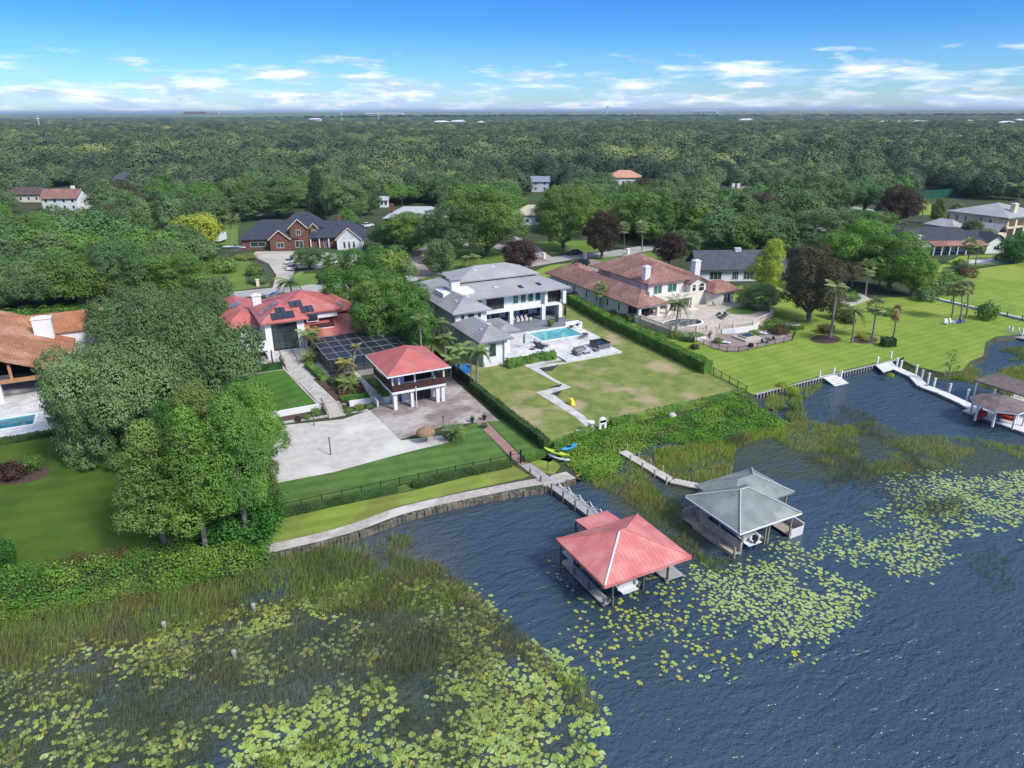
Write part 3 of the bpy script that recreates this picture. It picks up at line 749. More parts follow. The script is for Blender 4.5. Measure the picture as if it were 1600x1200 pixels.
near = [(-420, shore[0][1])]+shore+[(700, shore[-1][1]), (700, 700), (-420, 700)]
ground = sheet('ground', near, LZ, SOIL)
fr = [(-420, -900), (-FARR, -900), (-FARR, FARR), (FARR, FARR), (FARR, -900), (700, -900), (700, 700), (-420, 700)]
sheet('far_ground', fr, LZ-.01, SOIL)
def skirt(name, line, w, z1, m):
    mb = MB(); n = len(line); out = []
    for i, p in enumerate(line):
        a = line[max(0, i-1)]; b = line[min(n-1, i+1)]; dx, dy = b[0]-a[0], b[1]-a[1]; d = math.hypot(dx, dy) or 1
        out.append((p[0]+dy/d*w, p[1]-dx/d*w))
    for i in range(n-1):
        mb.face([(*out[i], z1), (*out[i+1], z1), (*line[i+1], LZ), (*line[i], LZ)])
    return single(name, mb, m, kind='structure')
MUD = mat('wet_bank', (.055, .06, .03), (.035, .035, .02), .6, .7)
skirt('lake_bank', wp(SH_L), 4.5, -.5, MUD); skirt('weedy_bank', wp(SH_M), 3.0, -.4, MUD); skirt('marsh_bank', wp(SH_N), 1.5, -.5, MUD)
skirt('left_shore', [(-420, shore[0][1]), shore[0]], 3, -.5, MUD); skirt('right_shore', [shore[-1], (700, shore[-1][1])], 3, -.5, MUD)

# ---- the lake
def water_mat():
    m = bpy.data.materials.new('lake_water'); m.use_nodes = True; t = m.node_tree; t.nodes.clear(); L = t.links.new
    def n(ty, **k): return N(ty, t, **k)
    out = n('ShaderNodeOutputMaterial'); b = n('ShaderNodeBsdfPrincipled'); L(b.outputs[0], out.inputs[0])
    b.inputs['Roughness'].default_value = .16; b.inputs['IOR'].default_value = 1.45; b.inputs['Specular IOR Level'].default_value = .8
    tc = n('ShaderNodeTexCoord')
    def mapped(sc_, rot): 
        mp = n('ShaderNodeMapping'); mp.inputs['Scale'].default_value = sc_; mp.inputs['Rotation'].default_value = (0, 0, rot); L(tc.outputs['Object'], mp.inputs[0]); return mp.outputs[0]
    def noise(v, s, d=3, dist=0): 
        q = n('ShaderNodeTexNoise'); q.inputs['Scale'].default_value = s; q.inputs['Detail'].default_value = d; q.inputs['Distortion'].default_value = dist; L(v, q.inputs['Vector']); return q.outputs[0]
    big = noise(mapped((1, 1, 1), 0), .035, 3); mix = n('ShaderNodeMix', data_type='RGBA'); mix.inputs[6].default_value = (.020, .042, .064, 1); mix.inputs[7].default_value = (.046, .080, .108, 1); L(big, mix.inputs[0])
    # murky shallows near the seawall
    att = n('ShaderNodeAttribute'); att.attribute_name = 'shallow'
    m2 = n('ShaderNodeMix', data_type='RGBA'); L(att.outputs['Fac'], m2.inputs[0]); L(mix.outputs[2], m2.inputs[6]); m2.inputs[7].default_value = (.095, .088, .070, 1)
    at2 = n('ShaderNodeAttribute'); at2.attribute_name = 'murk'; mk = n('ShaderNodeMath', operation='MULTIPLY'); mk.use_clamp = True; mr = n('ShaderNodeMapRange'); mr.inputs[1].default_value = .28; mr.inputs[2].default_value = .5
    L(noise(mapped((1, 1, 1), 0), .22, 4), mr.inputs[0]); L(mr.outputs[0], mk.inputs[0]); L(at2.outputs['Fac'], mk.inputs[1])
    m3 = n('ShaderNodeMix', data_type='RGBA'); L(mk.outputs[0], m3.inputs[0]); L(m2.outputs[2], m3.inputs[6]); m3.inputs[7].default_value = (.050, .062, .036, 1)
    L(m3.outputs[2], b.inputs['Base Color'])
    w1 = noise(mapped((.45, 1.0, 1), R(20)), .95, 3, .6); w2 = noise(mapped((.75, 1.0, 1), R(-25)), 2.3, 2, .3); w3 = noise(mapped((1, 1, 1), R(35)), 5.5, 2)
    amp = noise(mapped((1, 1, 1), 0), .05, 2); ar = n('ShaderNodeMapRange'); ar.inputs[1].default_value = .4; ar.inputs[2].default_value = .6; ar.inputs[3].default_value = .55; ar.inputs[4].default_value = 1.25; L(amp, ar.inputs[0])
    def m_(op, a, c): 
        q = n('ShaderNodeMath', operation=op)
        for i, v in enumerate((a, c)): 
            if isinstance(v, (int, float)): q.inputs[i].default_value = v
            else: L(v, q.inputs[i])
        return q.outputs[0]
    h = m_('ADD', m_('MULTIPLY', m_('MULTIPLY', w1, ar.outputs[0]), .34), m_('ADD', m_('MULTIPLY', w2, .17), m_('MULTIPLY', w3, .085)))
    bp = n('ShaderNodeBump'); bp.inputs['Strength'].default_value = 1; bp.inputs['Distance'].default_value = 1.0; L(h, bp.inputs['Height']); L(bp.outputs[0], b.inputs['Normal'])
    return m
WATER = water_mat()
# fine grid in view, so that the shallows can be set per vertex
wx, wy = np.meshgrid(np.linspace(-120, 240, 241), np.linspace(-20, 130, 101)); wx, wy = wx.ravel(), wy.ravel(); nx = 241
V = np.stack([wx, wy, np.full(len(wx), WZ)], 1); i0 = (np.arange(100)[:, None]*nx+np.arange(240)[None]).ravel(); Q = np.stack([i0, i0+1, i0+nx+1, i0+nx], 1)
wm = np_mesh('water', V, Q, [WATER]); at = wm.attributes.new('shallow', 'FLOAT', 'POINT')
sh = np.zeros(len(V)); SL = wp(SH_W, 0)[1:]+[G(905, 742, 0)]
for a, b in zip(SL[:-1], SL[1:]):
    ax, ay = a; dx, dy = b[0]-ax, b[1]-ay; t = np.clip(((wx-ax)*dx+(wy-ay)*dy)/(dx*dx+dy*dy), 0, 1); d = np.hypot(wx-ax-t*dx, wy-ay-t*dy)
    sh = np.maximum(sh, np.clip(1-d/4.2, 0, 1)*np.clip((26-wx)/14, 0, 1)*.85)
px = GP([(560, 860), (700, 850), (700, 900), (600, 905), (540, 900)], 0); c = (sum(p[0] for p in px)/5, sum(p[1] for p in px)/5)
sh = np.maximum(sh, np.clip(1-np.hypot(wx-c[0], wy-c[1])/8, 0, 1)*.8); at.data.foreach_set('value', sh.astype('f'))
am = wm.attributes.new('murk', 'FLOAT', 'POINT'); mkv = np.zeros(len(V))
for pl in ([(-80, 940), (420, 870), (640, 865), (700, 900), (800, 990), (880, 1060), (930, 1200), (-80, 1240)], [(900, 740), (1000, 700), (1200, 670), (1300, 660), (1600, 700), (1600, 740), (1300, 750), (1140, 740), (1100, 870), (1180, 900), (1060, 870)]):
    q = in_poly(wx, wy, GP(pl, WZ)); mkv[q] = 1.0
am.data.foreach_set('value', mkv.astype('f'))
single('water', wm, None, kind='structure')
mb = MB()
for x0, y0, x1, y1 in ((-6000, -6000, 6000, -20), (-6000, -20, -120, 60), (240, -20, 6000, 130)): mb.face([(x0, y0, WZ), (x1, y0, WZ), (x1, y1, WZ), (x0, y1, WZ)])
single('open_water', mb, WATER, kind='structure')
mb = MB().face([(-400, -400, -3), (400, -400, -3), (400, 200, -3), (-400, 200, -3)]); single('lake_bed', mb, MUD, kind='structure')

# ---- lawns
def lawn(name, c1, c2, **k): return mat(name, c1, c2, rough=.95, spec=.1, bump=.05, bscale=9, detail=9, **k)
LW_RIGHT = lawn('bright_mown_lawn', (.235, .325, .052), (.180, .265, .046), scale=.35, stripe=(R(86), 1.7, .11), c3=(.27, .33, .065), s3=.05)
LW_RED = lawn('dark_striped_lawn', (.115, .205, .050), (.080, .155, .040), scale=.5, stripe=(R(98), 2.2, .16), c3=(.13, .19, .05), s3=.16, fac3=(.55, .68))
LW_TERR = lawn('terrace_lawn', (.085, .185, .035), (.062, .145, .030), scale=.4, stripe=(R(70), 2.4, .15))
LW_STRIP = lawn('shore_strip_lawn', (.25, .32, .058), (.18, .24, .048), scale=.3, stripe=(R(95), 2.0, .12), c3=(.19, .22, .05), s3=.2)
LW_GREY = lawn('patchy_lawn', (.23, .255, .075), (.14, .195, .052), scale=.5, c3=(.38, .30, .18), s3=.16, fac3=(.545, .66), contrast=(.40, .60))
LW_LEFT = lawn('shade_darkened_left_lawn', (.075, .138, .021), (.054, .105, .017), scale=.4, stripe=(R(100), 3.0, .08), c3=(.085, .135, .022), s3=.1)  # green darkened so overcast shading sits in the base colour
LW_BACK = lawn('back_garden_lawn', (.15, .235, .05), (.105, .18, .04), scale=.15, c3=(.14, .21, .04), s3=.06)
lawns = [
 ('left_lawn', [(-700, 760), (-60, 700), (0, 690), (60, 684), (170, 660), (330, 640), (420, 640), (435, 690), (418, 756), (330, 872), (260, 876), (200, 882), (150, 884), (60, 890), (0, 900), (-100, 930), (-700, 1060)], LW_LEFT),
 ('volleyball_side_lawn', [(418, 757), (520, 738), (620, 710), (705, 687), (725, 668), (744, 660), (801, 722), (645, 765), (450, 806), (415, 815), (400, 790)], LW_RED),
 ('walk_side_lawn', [(762, 658), (786, 655), (812, 668), (870, 712), (860, 722), (816, 712)], LW_RED),
 ('shore_lawn', [(420, 812), (640, 768), (801, 727), (828, 743), (818, 747), (740, 764), (680, 778), (620, 792), (560, 816), (500, 832), (420, 851), (395, 840)], LW_STRIP),
 ('pier_side_lawn', [(829, 722), (857, 713), (876, 728), (866, 741), (848, 738)], LW_STRIP),
 ('grey_house_lawn', 'UV', LW_GREY),
 ('great_right_lawn', [(1108, 582), (1060, 560), (1020, 543), (930, 498), (900, 478), (890, 470), (1000, 470), (1200, 440), (1260, 470), (1438, 463), (1600, 503), (2200, 560), (2200, 530), (1750, 500), (1610, 521), (1555, 526), (1540, 535), (1536, 556), (1515, 565), (1504, 579), (1475, 582), (1430, 572), (1410, 562), (1368, 567), (1330, 576), (1285, 587), (1230, 601), (1178, 617)], LW_RIGHT),
 ('upper_right_lawn', [(1436, 460), (1436, 437), (1470, 428), (1600, 410), (2300, 330), (2300, 550), (1604, 499)], LW_RIGHT),
 ('far_right_garden', [(1440, 428), (1500, 400), (1600, 395), (1600, 408), (1470, 426)], LW_RIGHT),
 ('brick_house_lawn', [(300, 420), (378, 400), (390, 408), (421, 424), (421, 447), (354, 456), (290, 462)], LW_BACK),
 ('brick_house_side_lawn', [(462, 428), (560, 424), (560, 438), (507, 446), (447, 452)], LW_BACK),
 ('back_lawn', [(320, 362), (345, 350), (372, 352), (372, 392), (330, 392)], LW_BACK),
 ('circle_lawn', [(668, 400), (690, 390), (760, 388), (800, 395), (820, 402), (780, 412), (740, 416), (700, 420), (672, 418)], LW_BACK),
 ('entrance_lawn', [(834, 424), (860, 414), (893, 411), (902, 421), (893, 433), (850, 432)], LW_RIGHT),
 ('roadside_lawn', [(905, 408), (945, 402), (990, 400), (1020, 408), (985, 420), (966, 432), (950, 418)], LW_BACK),
 ('park_lawn', [(820, 378), (940, 375), (948, 392), (900, 396), (862, 396), (838, 386)], LW_BACK),
 ('park_lawn', [(625, 380), (690, 372), (690, 384), (648, 398), (640, 420), (620, 424)], LW_BACK),
 ('far_lawn', [(1325, 334), (1372, 336), (1368, 346), (1335, 352)], LW_BACK),
 ('far_lawn', [(1436, 318), (1455, 318), (1455, 336), (1436, 336)], LW_RIGHT),
 ('far_lawn', [(985, 398), (1100, 380), (1200, 385), (1200, 396), (1020, 404)], LW_BACK),
]
UVL = [(39.9, 67.9), (39.9, 104), (40.5, 132), (79.2, 130), (76.6, 110), (75.9, 82), (75.2, 71.8), (66, 70.9), (58, 71.1), (50, 70.9), (46.6, 70.3)]
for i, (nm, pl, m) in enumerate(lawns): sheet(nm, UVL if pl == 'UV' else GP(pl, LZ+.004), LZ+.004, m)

# ---- roads and drives
ROAD = mat('grey_road', (.40, .39, .38), (.33, .325, .32), .5, .9, c3=(.30, .30, .295), s3=.08)
DRIVE = mat('pale_concrete_drive', (.52, .47, .42), (.45, .40, .36), .4, .9, c3=(.40, .36, .33), s3=.12)
PAVERS = mat('pink_brick_pavers', (.36, .27, .245), (.29, .22, .205), .8, .9, pattern='brick', psize=(.4, .2), pstr=.18, c3=(.46, .38, .35), s3=.10)
PLAZA = mat('blotchy_paved_court', (.36, .285, .265), (.27, .215, .20), .45, .85, pattern='brick', psize=(.8, .4), pstr=.15, c3=(.48, .43, .41), s3=.22, fac3=(.46, .6), contrast=(.42, .58))
WALKBR = mat('brick_walk', (.40, .235, .20), (.33, .19, .165), 1, .9, pattern='brick', psize=(.3, .15), pstr=.25)
SAND = mat('white_sand', (.54, .51, .465), (.44, .42, .385), .9, .95, detail=10, bump=.03, bscale=4, c3=(.60, .58, .54), s3=.12)
GRAVEL = mat('pale_gravel_path', (.46, .41, .37), (.35, .31, .28), 2.2, .95, bump=.03, bscale=6, c3=(.55, .51, .47), s3=.3)
KERB = mat('kerb_concrete', (.46, .45, .43), None, 2, .9)
road = smooth_line(GP([(100, 505), (200, 487), (340, 465), (430, 455), (530, 446), (640, 435), (740, 425), (830, 412), (890, 402), (950, 398), (1010, 388), (1100, 375), (1200, 365), (1400, 350)], LZ), 6)
sheet('road', strip(road, 6.2), LZ+.010, ROAD)
for sgn in (-1, 1):
    a = [(p[0], p[1]) for p in road]; off = []
    for i, p in enumerate(a):
        q0 = a[max(0, i-1)]; q1 = a[min(len(a)-1, i+1)]; dx, dy = q1[0]-q0[0], q1[1]-q0[1]; d = math.hypot(dx, dy); off.append((p[0]-dy/d*3.2*sgn, p[1]+dx/d*3.2*sgn))
    mb = MB()
    for i, (p, q) in enumerate(zip(off[:-1], off[1:])):
        ppx = proj(*p, LZ)[0]
        if (sgn < 0 and 800 < ppx < 1000) or (sgn > 0 and (415 < ppx < 460 or 800 < ppx < 880)): continue
        mb.wall(p, q, .2, LZ-.1, LZ+.11)
    single('kerb', mb, KERB, kind='structure')
sheet('branch_road', strip(smooth_line(GP([(862, 408), (845, 400), (833, 390), (820, 382), (800, 372), (770, 362)], LZ), 4), 5), LZ+.014, ROAD)
sheet('far_road', strip(smooth_line(GP([(1300, 318), (1325, 323), (1360, 329), (1400, 340)], LZ), 4), 6), LZ+.012, ROAD)
sheet('far_road_branch', strip(smooth_line(GP([(1300, 346), (1330, 345), (1368, 340)], LZ), 4), 4), LZ+.014, ROAD)
sheet('concrete_drive', GP([(392, 399), (400, 393), (470, 392), (560, 398), (560, 412), (500, 418), (462, 420), (457, 430), (440, 452), (424, 455), (432, 430), (420, 412)], LZ+.016), LZ+.016, DRIVE)
sheet('red_house_drive', GP([(462, 460), (520, 446), (560, 446), (540, 470), (500, 476)], LZ+.016), LZ+.016, DRIVE)
ring = smooth_line(GP([(680, 436), (655, 425), (644, 410), (650, 398), (672, 389), (705, 383), (760, 382), (800, 390), (828, 403), (850, 412)], LZ), 5)
sheet('paver_drive', strip(ring, 6.0), LZ+.020, PAVERS)
sheet('pink_house_drive', GP([(898, 410), (925, 404), (948, 412), (962, 422), (970, 432), (962, 440), (925, 436), (905, 424)], LZ+.020), LZ+.020, PAVERS)
sheet('side_drive', strip(GP([(1000, 396), (985, 400), (968, 410), (955, 420)], LZ), 3.5), LZ+.024, PAVERS)

# ---- red house lakeside
sheet('volleyball_sand', GP([(420, 757), (520, 738), (600, 716), (650, 703), (702, 691), (690, 680), (627, 688), (578, 641), (535, 655), (445, 664), (400, 690), (400, 740)], LZ+.012), LZ+.012, SAND)
sheet('paved_court', GP([(578, 641), (590, 636), (600, 622), (690, 590), (703, 588), (780, 657), (745, 660), (700, 664), (625, 687)], LZ+.016), LZ+.016, PLAZA)
sheet('brick_walk', GP([(744, 660), (759, 657), (817, 716), (832, 731), (822, 735), (803, 719)], LZ+.020), LZ+.020, WALKBR)
gp = smooth_line(GP([(414, 859), (500, 839), (560, 822), (620, 800), (680, 785), (740, 772), (800, 760), (840, 753), (858, 752)], LZ), 5)
sheet('gravel_path', strip(gp, 1.5), LZ+.020, GRAVEL)
sheet('gravel_corner', GP([(848, 760), (862, 742), (885, 737), (900, 747), (868, 757)], LZ+.024), LZ+.024, GRAVEL)
slab('terrace_edge', GP([(424, 662), (575, 640), (576, 642), (425, 665)], LZ), LZ, LZ+.12, KERB)

# ---- grey house garden path
PATHW = mat('white_path', (.62, .60, .58), (.54, .52, .50), .6, .9, pattern='brick', psize=(1.2, 1.2), pstr=.12)
def zp(l): return [(640+x/4.444, 380+y/4.444) for x, y in l]
sheet('garden_path', GP(zp([(800, 850), (1110, 822), (1090, 836), (895, 868), (1000, 940), (1125, 1000), (985, 1040), (1060, 1095), (1215, 1200), (1250, 1245), (1300, 1290), (1255, 1300), (1150, 1205), (880, 1035), (1060, 990)]), LZ+.012), LZ+.012, PATHW)
for pl in ([(905, 868), (1010, 850), (1040, 835), (990, 885), (930, 890)], [(965, 1000), (1060, 975), (1040, 1000)], [(975, 1045), (1060, 1020), (1030, 1060)]):
    sheet('dark_mulch_bed', GP(zp(pl), LZ+.016), LZ+.016, mat('dark_mulch', (.06, .055, .06), (.035, .03, .035), 3, .95))
MULCH = MATS['dark_mulch']; MULCHB = mat('brown_mulch', (.11, .065, .05), (.07, .045, .035), 3, .95)
# ================================================================ building helpers
def _bx(mb, ax, c, a0, a1, z0, z1, d0, d1):
    """box on a wall plane: ax 'y-' faces -y, 'x-' faces -x, 'x+' faces +x; d = distance out of the wall"""
    if ax == 'y-': mb.box(a0, c-d1, z0, a1, c-d0, z1)
    elif ax == 'y+': mb.box(a0, c+d0, z0, a1, c+d1, z1)
    elif ax == 'x-': mb.box(c-d1, a0, z0, c-d0, a1, z1)
    else: mb.box(c+d0, a0, z0, c+d1, a1, z1)
def window(T, ax, c, a0, a1, z0, z1, glass=None, trim=None, nx=1, nz=1, name='window', f=.09, label=None, arch=False):
    mb = MB(); 
    _bx(mb, ax, c, a0, a1, z0, z0+f, .01, .07); _bx(mb, ax, c, a0, a1, z1-f, z1, .01, .07)
    _bx(mb, ax, c, a0, a0+f, z0+f, z1-f, .01, .07); _bx(mb, ax, c, a1-f, a1, z0+f, z1-f, .01, .07)
    for i in range(1, nx): a = a0+(a1-a0)*i/nx; _bx(mb, ax, c, a-.03, a+.03, z0+f, z1-f, .012, .06)
    for i in range(1, nz): z = z0+(z1-z0)*i/nz; _bx(mb, ax, c, a0+f, a1-f, z-.03, z+.03, .014, .055)
    if arch:
        n = 8; am, rr = (a0+a1)/2, (a1-a0)/2; pts = [(am+rr*math.cos(PI*i/n), z1+rr*math.sin(PI*i/n)) for i in range(n+1)]
        for p, q in zip(pts[:-1], pts[1:]):
            if ax == 'y-': mb.tube((p[0], c-.05, p[1]), (q[0], c-.05, q[1]), .05, 4)
            else: mb.tube((c-.05, p[0], p[1]), (c-.05, q[0], q[1]), .05, 4)
    fr = T.part(name, mb, trim or TRIM, label=label)
    g = MB(); _bx(g, ax, c, a0+f*.7, a1-f*.7, z0+f*.7, z1-f*.7, .008, .022)
    if arch:
        pts = [(am+rr*.95*math.cos(PI*i/n), z1+rr*.95*math.sin(PI*i/n)) for i in range(n+1)]
        if ax == 'y-': g.face([(a, c-.02, z) for a, z in pts][::-1])
        else: g.face([(c-.02, a, z) for a, z in pts])
    T.part('pane', g, glass or GLASS, parent=fr)
    return fr
def part(T, name, fn, m, parent=None, label=None, **k):
    mb = MB(); fn(mb); return T.part(name, mb, m, parent=parent, label=label, **k)
def bx(T, name, x0, y0, z0, x1, y1, z1, m, **k): return T.part(name, MB().box(x0, y0, z0, x1, y1, z1), m, **k)
def wall_open(T, name, ax, c, a0, a1, z0, z1, openings, m, th=.25):
    """wall with rectangular openings (a0, a1, z0, z1)"""
    xs = sorted({a0, a1, *[o[0] for o in openings], *[o[1] for o in openings]}); zs = sorted({z0, z1, *[o[2] for o in openings], *[o[3] for o in openings]})
    mb = MB()
    for xa, xb in zip(xs[:-1], xs[1:]):
        for za, zb in zip(zs[:-1], zs[1:]):
            xm, zm = (xa+xb)/2, (za+zb)/2
            if any(o[0] < xm < o[1] and o[2] < zm < o[3] for o in openings): continue
            _bx(mb, ax, c, xa, xb, za, zb, -th, 0)
    return T.part(name, mb, m)
def chimney(T, x, y, z0, z1, w, d, m, cap=True):
    ch = part(T, 'chimney', lambda b: b.box(x-w/2, y-d/2, z0, x+w/2, y+d/2, z1), m)
    if cap: T.part('chimney_cap', MB().box(x-w/2-.12, y-d/2-.12, z1, x+w/2+.12, y+d/2+.12, z1+.15).box(x-w*.3, y-d*.3, z1+.15, x+w*.3, y+d*.3, z1+.35), TRIM, parent=ch)
    return ch
def plane_hit(px, py, p0, n):
    d = ray(px, py); n = Vector(n); t = (Vector(p0)-CAMP).dot(n)/d.dot(n); return CAMP+d*t
def slope_box(c, n, w, h, t=.07, lift=.05, spin=0.0):
    n = Vector(n).normalized(); u = Vector((-n.y, n.x, 0)); u = u.normalized() if u.length > 1e-4 else Vector((1, 0, 0)); v = n.cross(u)
    if spin: u, v = u*math.cos(spin)+v*math.sin(spin), v*math.cos(spin)-u*math.sin(spin)
    P = [Vector(c)+n*lift+u*a*w/2+v*b*h/2 for a, b in ((-1, -1), (1, -1), (1, 1), (-1, 1))]; Q = [p+n*t for p in P]
    mb = MB(); mb.face(Q); mb.face(P[::-1])
    for i in range(4): j = (i+1) % 4; mb.face([P[i], P[j], Q[j], Q[i]])
    return mb
def balusters(T, name, pts, z0, h, m, rail=.08, step=.45, post=None, solid=False, r=.025):
    mb = MB()
    for p, q in zip(pts[:-1], pts[1:]):
        l = math.hypot(q[0]-p[0], q[1]-p[1]); n = max(1, int(l/step))
        mb.wall(p, q, rail, z0+h-rail, z0+h); mb.wall(p, q, rail*.8, z0+.05, z0+.05+rail*.8)
        for i in range(n+1):
            t = i/n; x, y = p[0]+(q[0]-p[0])*t, p[1]+(q[1]-p[1])*t; mb.tube((x, y, z0), (x, y, z0+h-.01), r, 4)
    return T.part(name, mb, m)

# ================================================================ grey roofed house with the turquoise pool
T = Thing('lake_house', 'large white lake house with stacked grey hip roofs and a turquoise pool terrace', 'house', (58, 118, 1))
PZ = 2.0
# back wall, floor and interior of the porch
T.part('wall', MB().box(46.5, 121.2, 1, 70.6, 131.6, 7.75), WHITE, label='recessed white rear wall under the porch')
wall_open(T, 'wall', 'y-', 117.5, 51.9, 70.6, 4.9, 7.78, [(54.6, 58.2, 5.0, 7.3), (67.6, 70.3, 5.0, 7.5)], WHITE)
T.part('wall', MB().box(70.35, 117.5, 1, 70.6, 121.2, 7.75).box(52, 117.75, 4.9, 52.25, 121.2, 7.7), WHITE)
bx(T, 'balcony_slab', 51.9, 116.3, 4.55, 71.2, 121.2, 4.88, WHITE)
for a, b in ((54.6, 58.2), (67.6, 70.3)):
    s = part(T, 'balcony_screen', lambda m: m.box(a, 117.42, 5.0, b, 117.45, 7.5 if a > 60 else 7.3), DARK)
    T.part('screen_frame', MB().box(a, 117.36, 5.9, b, 117.41, 5.96).box((a+b)/2-.03, 117.36, 5.0, (a+b)/2+.03, 117.405, 7.3), BLACKM, parent=s)
for i in range(4):
    a = 60.1+i*1.62; window(T, 'y-', 117.5, a, a+1.25, 5.5, 7.25, glass=TEALGL)
window(T, 'y-', 117.5, 52.5, 53.6, 6.3, 7.2)
for x in (59.2, 66.2, 70.0): 
    T.part('column', MB().box(x-.38, 116.2, 1, x+.38, 116.95, 4.55), WHITE)
T.part('column', MB().box(70.3, 115.9, 4.88, 71.0, 116.6, 7.78).box(66.6, 116.5, 4.9, 67.2, 117.0, 7.78), WHITE)
for a, b in ((54.5, 56.8), (57.2, 59.0), (60.3, 62.4), (63.4, 65.6), (67.3, 69.2)): window(T, 'y-', 121.2, a, b, 2.05, 4.3, nx=2, name='glass_door')
bx(T, 'porch_floor', 51.8, 110.6, 1, 70.6, 121.2, PZ-.02, GREYDECK)
def frustum(b, x0, y0, x1, y1, z0, u0, v0, u1, v1, z1, th=.28):
    b.box(x0+.02, y0+.02, z0-th, x1-.02, y1-.02, z0-.004); P = [(x0, y0), (x1, y0), (x1, y1), (x0, y1)]; Q = [(u0, v0), (u1, v0), (u1, v1), (u0, v1)]
    for i in range(4): j = (i+1) % 4; b.face([(*P[i], z0), (*P[j], z0), (*Q[j], z1), (*Q[i], z1)])
    b.face([(*q, z1) for q in Q]); return b
T.part('roof', frustum(MB(), 45.6, 115.5, 71.9, 133.2, 7.98, 51.9, 123.4, 67.8, 130.3, 9.35), GREYROOF2, label='broad lower grey hip roof')
T.part('roof', MB().hip(50.9, 122.5, 68.8, 131.3, 9.75, 11.6, th=.22, inset=5.6), GREYROOF2, label='raised upper tier of the grey hip roof')
T.part('clerestory', MB().box(52.0, 123.5, 9.2, 67.7, 130.2, 9.53), DARK)
for x, y in ((62.2, 118.3), (66.3, 118.6)): T.part('skylight', slope_box((x, y, 7.98+(y-115.5)*.173), (0, -.173, 1), .8, 1.3, .12, .0), GLASS)
for i, (x, y, z) in enumerate(((56, 125.5, 10.95), (60, 126, 11.2), (64, 125.7, 11.0), (57.5, 119.5, 8.7))): T.part('roof_vent', MB().box(x-.5, y-.3, z-.2, x+.5, y+.3, z+.12), BLUEGREY)
# left wing, two storeys
T.part('wall', MB().box(45.2, 110.4, 1, 51.2, 126.5, 7.35), BLUEGREY, label='side wing wall coloured grey for shade')  # side of the white wing darkened in colour for shade
T.part('wall', MB().box(45.25, 110.30, 4.8, 51.25, 110.385, 7.35), WHITE, label='white front of the two storey wing')
for a in (46.2, 47.6, 49.4): window(T, 'y-', 110.30, a, a+(1.3 if a == 47.6 else .8), 6.0, 7.0)
window(T, 'x-', 45.2, 111.2, 111.9, 5.4, 7.0); window(T, 'x-', 45.2, 118.5, 119.2, 5.4, 6.9); window(T, 'x-', 45.2, 123, 123.7, 5.4, 6.9)
T.part('roof', MB().hip(44.4, 109.4, 52.0, 127.4, 7.5, 9.3, th=.22), GREYROOF, label='grey tile hip roof of the side wing')
bx(T, 'flat_roof', 46.2, 118.0, 8.3, 52.4, 122.2, 9.05, TRIM, label='white flat roof section at the chimney')
chimney(T, 49.0, 119.4, 9.05, 10.9, 1.7, 1.3, WHITE)
T.part('chimney_cap', MB().box(47.7, 118.3, 11.2, 50.3, 120.5, 11.4), GREYROOF)
# low wing towards the lake
T.part('wall', MB().box(45.3, 99.0, .9, 49.2, 110.3, 5.45), WHITE, label='white wall of the low lakeside wing')
T.part('wall', MB().box(45.22, 99.1, .9, 45.295, 110.25, 5.44), BLUEGREY, label='grey sheet standing for shade on the low wing side wall')  # thin grey sheet over white stucco, shade put into colour
T.part('wall', MB().box(49.2, 101.2, .9, 51.2, 110.3, 4.7), WHITE)
window(T, 'y-', 99.0, 46.2, 47.6, 2.6, 4.9, trim=TRIM); window(T, 'x-', 45.22, 107.3, 108.0, 3.2, 4.6); window(T, 'x-', 45.22, 102.5, 103.2, 3.2, 4.6)
bx(T, 'corner_post', 48.9, 98.6, .9, 49.4, 99.0, 5.4, TRIM)
T.part('roof', MB().hip(44.2, 98.0, 50.4, 110.4, 5.6, 7.3, th=.22), GREYROOF, label='grey tile hip roof of the low wing')
T.part('roof', MB().hip(50.3, 103.5, 54.6, 112.2, 4.9, 5.6, th=.2), GREYROOF, label='small grey roof beside the porch')
T.part('wall', MB().box(53.8, 108.2, 2, 54.3, 108.8, 4.7), TRIM)
for x, y in ((46.4, 101.6), (48.6, 104), (47, 113.5), (50, 116)): T.part('roof_vent', MB().box(x-.4, y-.3, 5.8 if y < 110 else 7.9, x+.4, y+.3, 6.75 if y < 110 else 8.75), BLUEGREY)
# pool terrace
X0, Y0, X1, Y1 = 59.2, 104.2, 67.6, 109.6
def deck4(mb, x0, y0, x1, y1, a0, b0, a1, b1, z0, z1):
    mb.box(x0, y0, z0, x1, b0, z1); mb.box(x0, b1, z0, x1, y1, z1); mb.box(x0, b0, z0, a0, b1, z1); mb.box(a1, b0, z0, x1, b1, z1)
terr = Thing('pool_terrace', 'white stone pool terrace stepping down beside the grey roofed house', 'terrace', (60, 104, 1))
part(terr, 'deck', lambda m: deck4(m, 49.6, 101.6, 69.6, 110.6, X0, Y0, X1, Y1, .8, PZ), TRAV)
part(terr, 'deck', lambda m: m.prism([(49.8, 98.3), (58.4, 98.3), (58.4, 101.6), (49.8, 101.6)], .8, PZ), TRAV)
part(terr, 'lower_deck', lambda m: m.box(58.4, 94.6, .8, 69.4, 101.6, 1.35), TRAV)
part(terr, 'deck_wall', lambda m: m.box(67.8, 110.6, .8, 70.8, 110.9, 2.6).box(49.8, 98.1, .8, 58.4, 98.3, 2.2), WHITE)
part(terr, 'deck_apron', lambda m: m.box(51.5, 96.2, .9, 58.4, 98.1, 1.12), PATHW)
for i in range(3): bx(terr, 'step', 58.4+.0, 101.6-.35*(i+1), 1.35, 60.0, 101.6-.35*i, PZ-.17*(i+1), TRAV)
POOLW = mat('pool_water', (.10, .42, .46), (.16, .52, .54), .8, .05, spec=.6, alpha=.72)
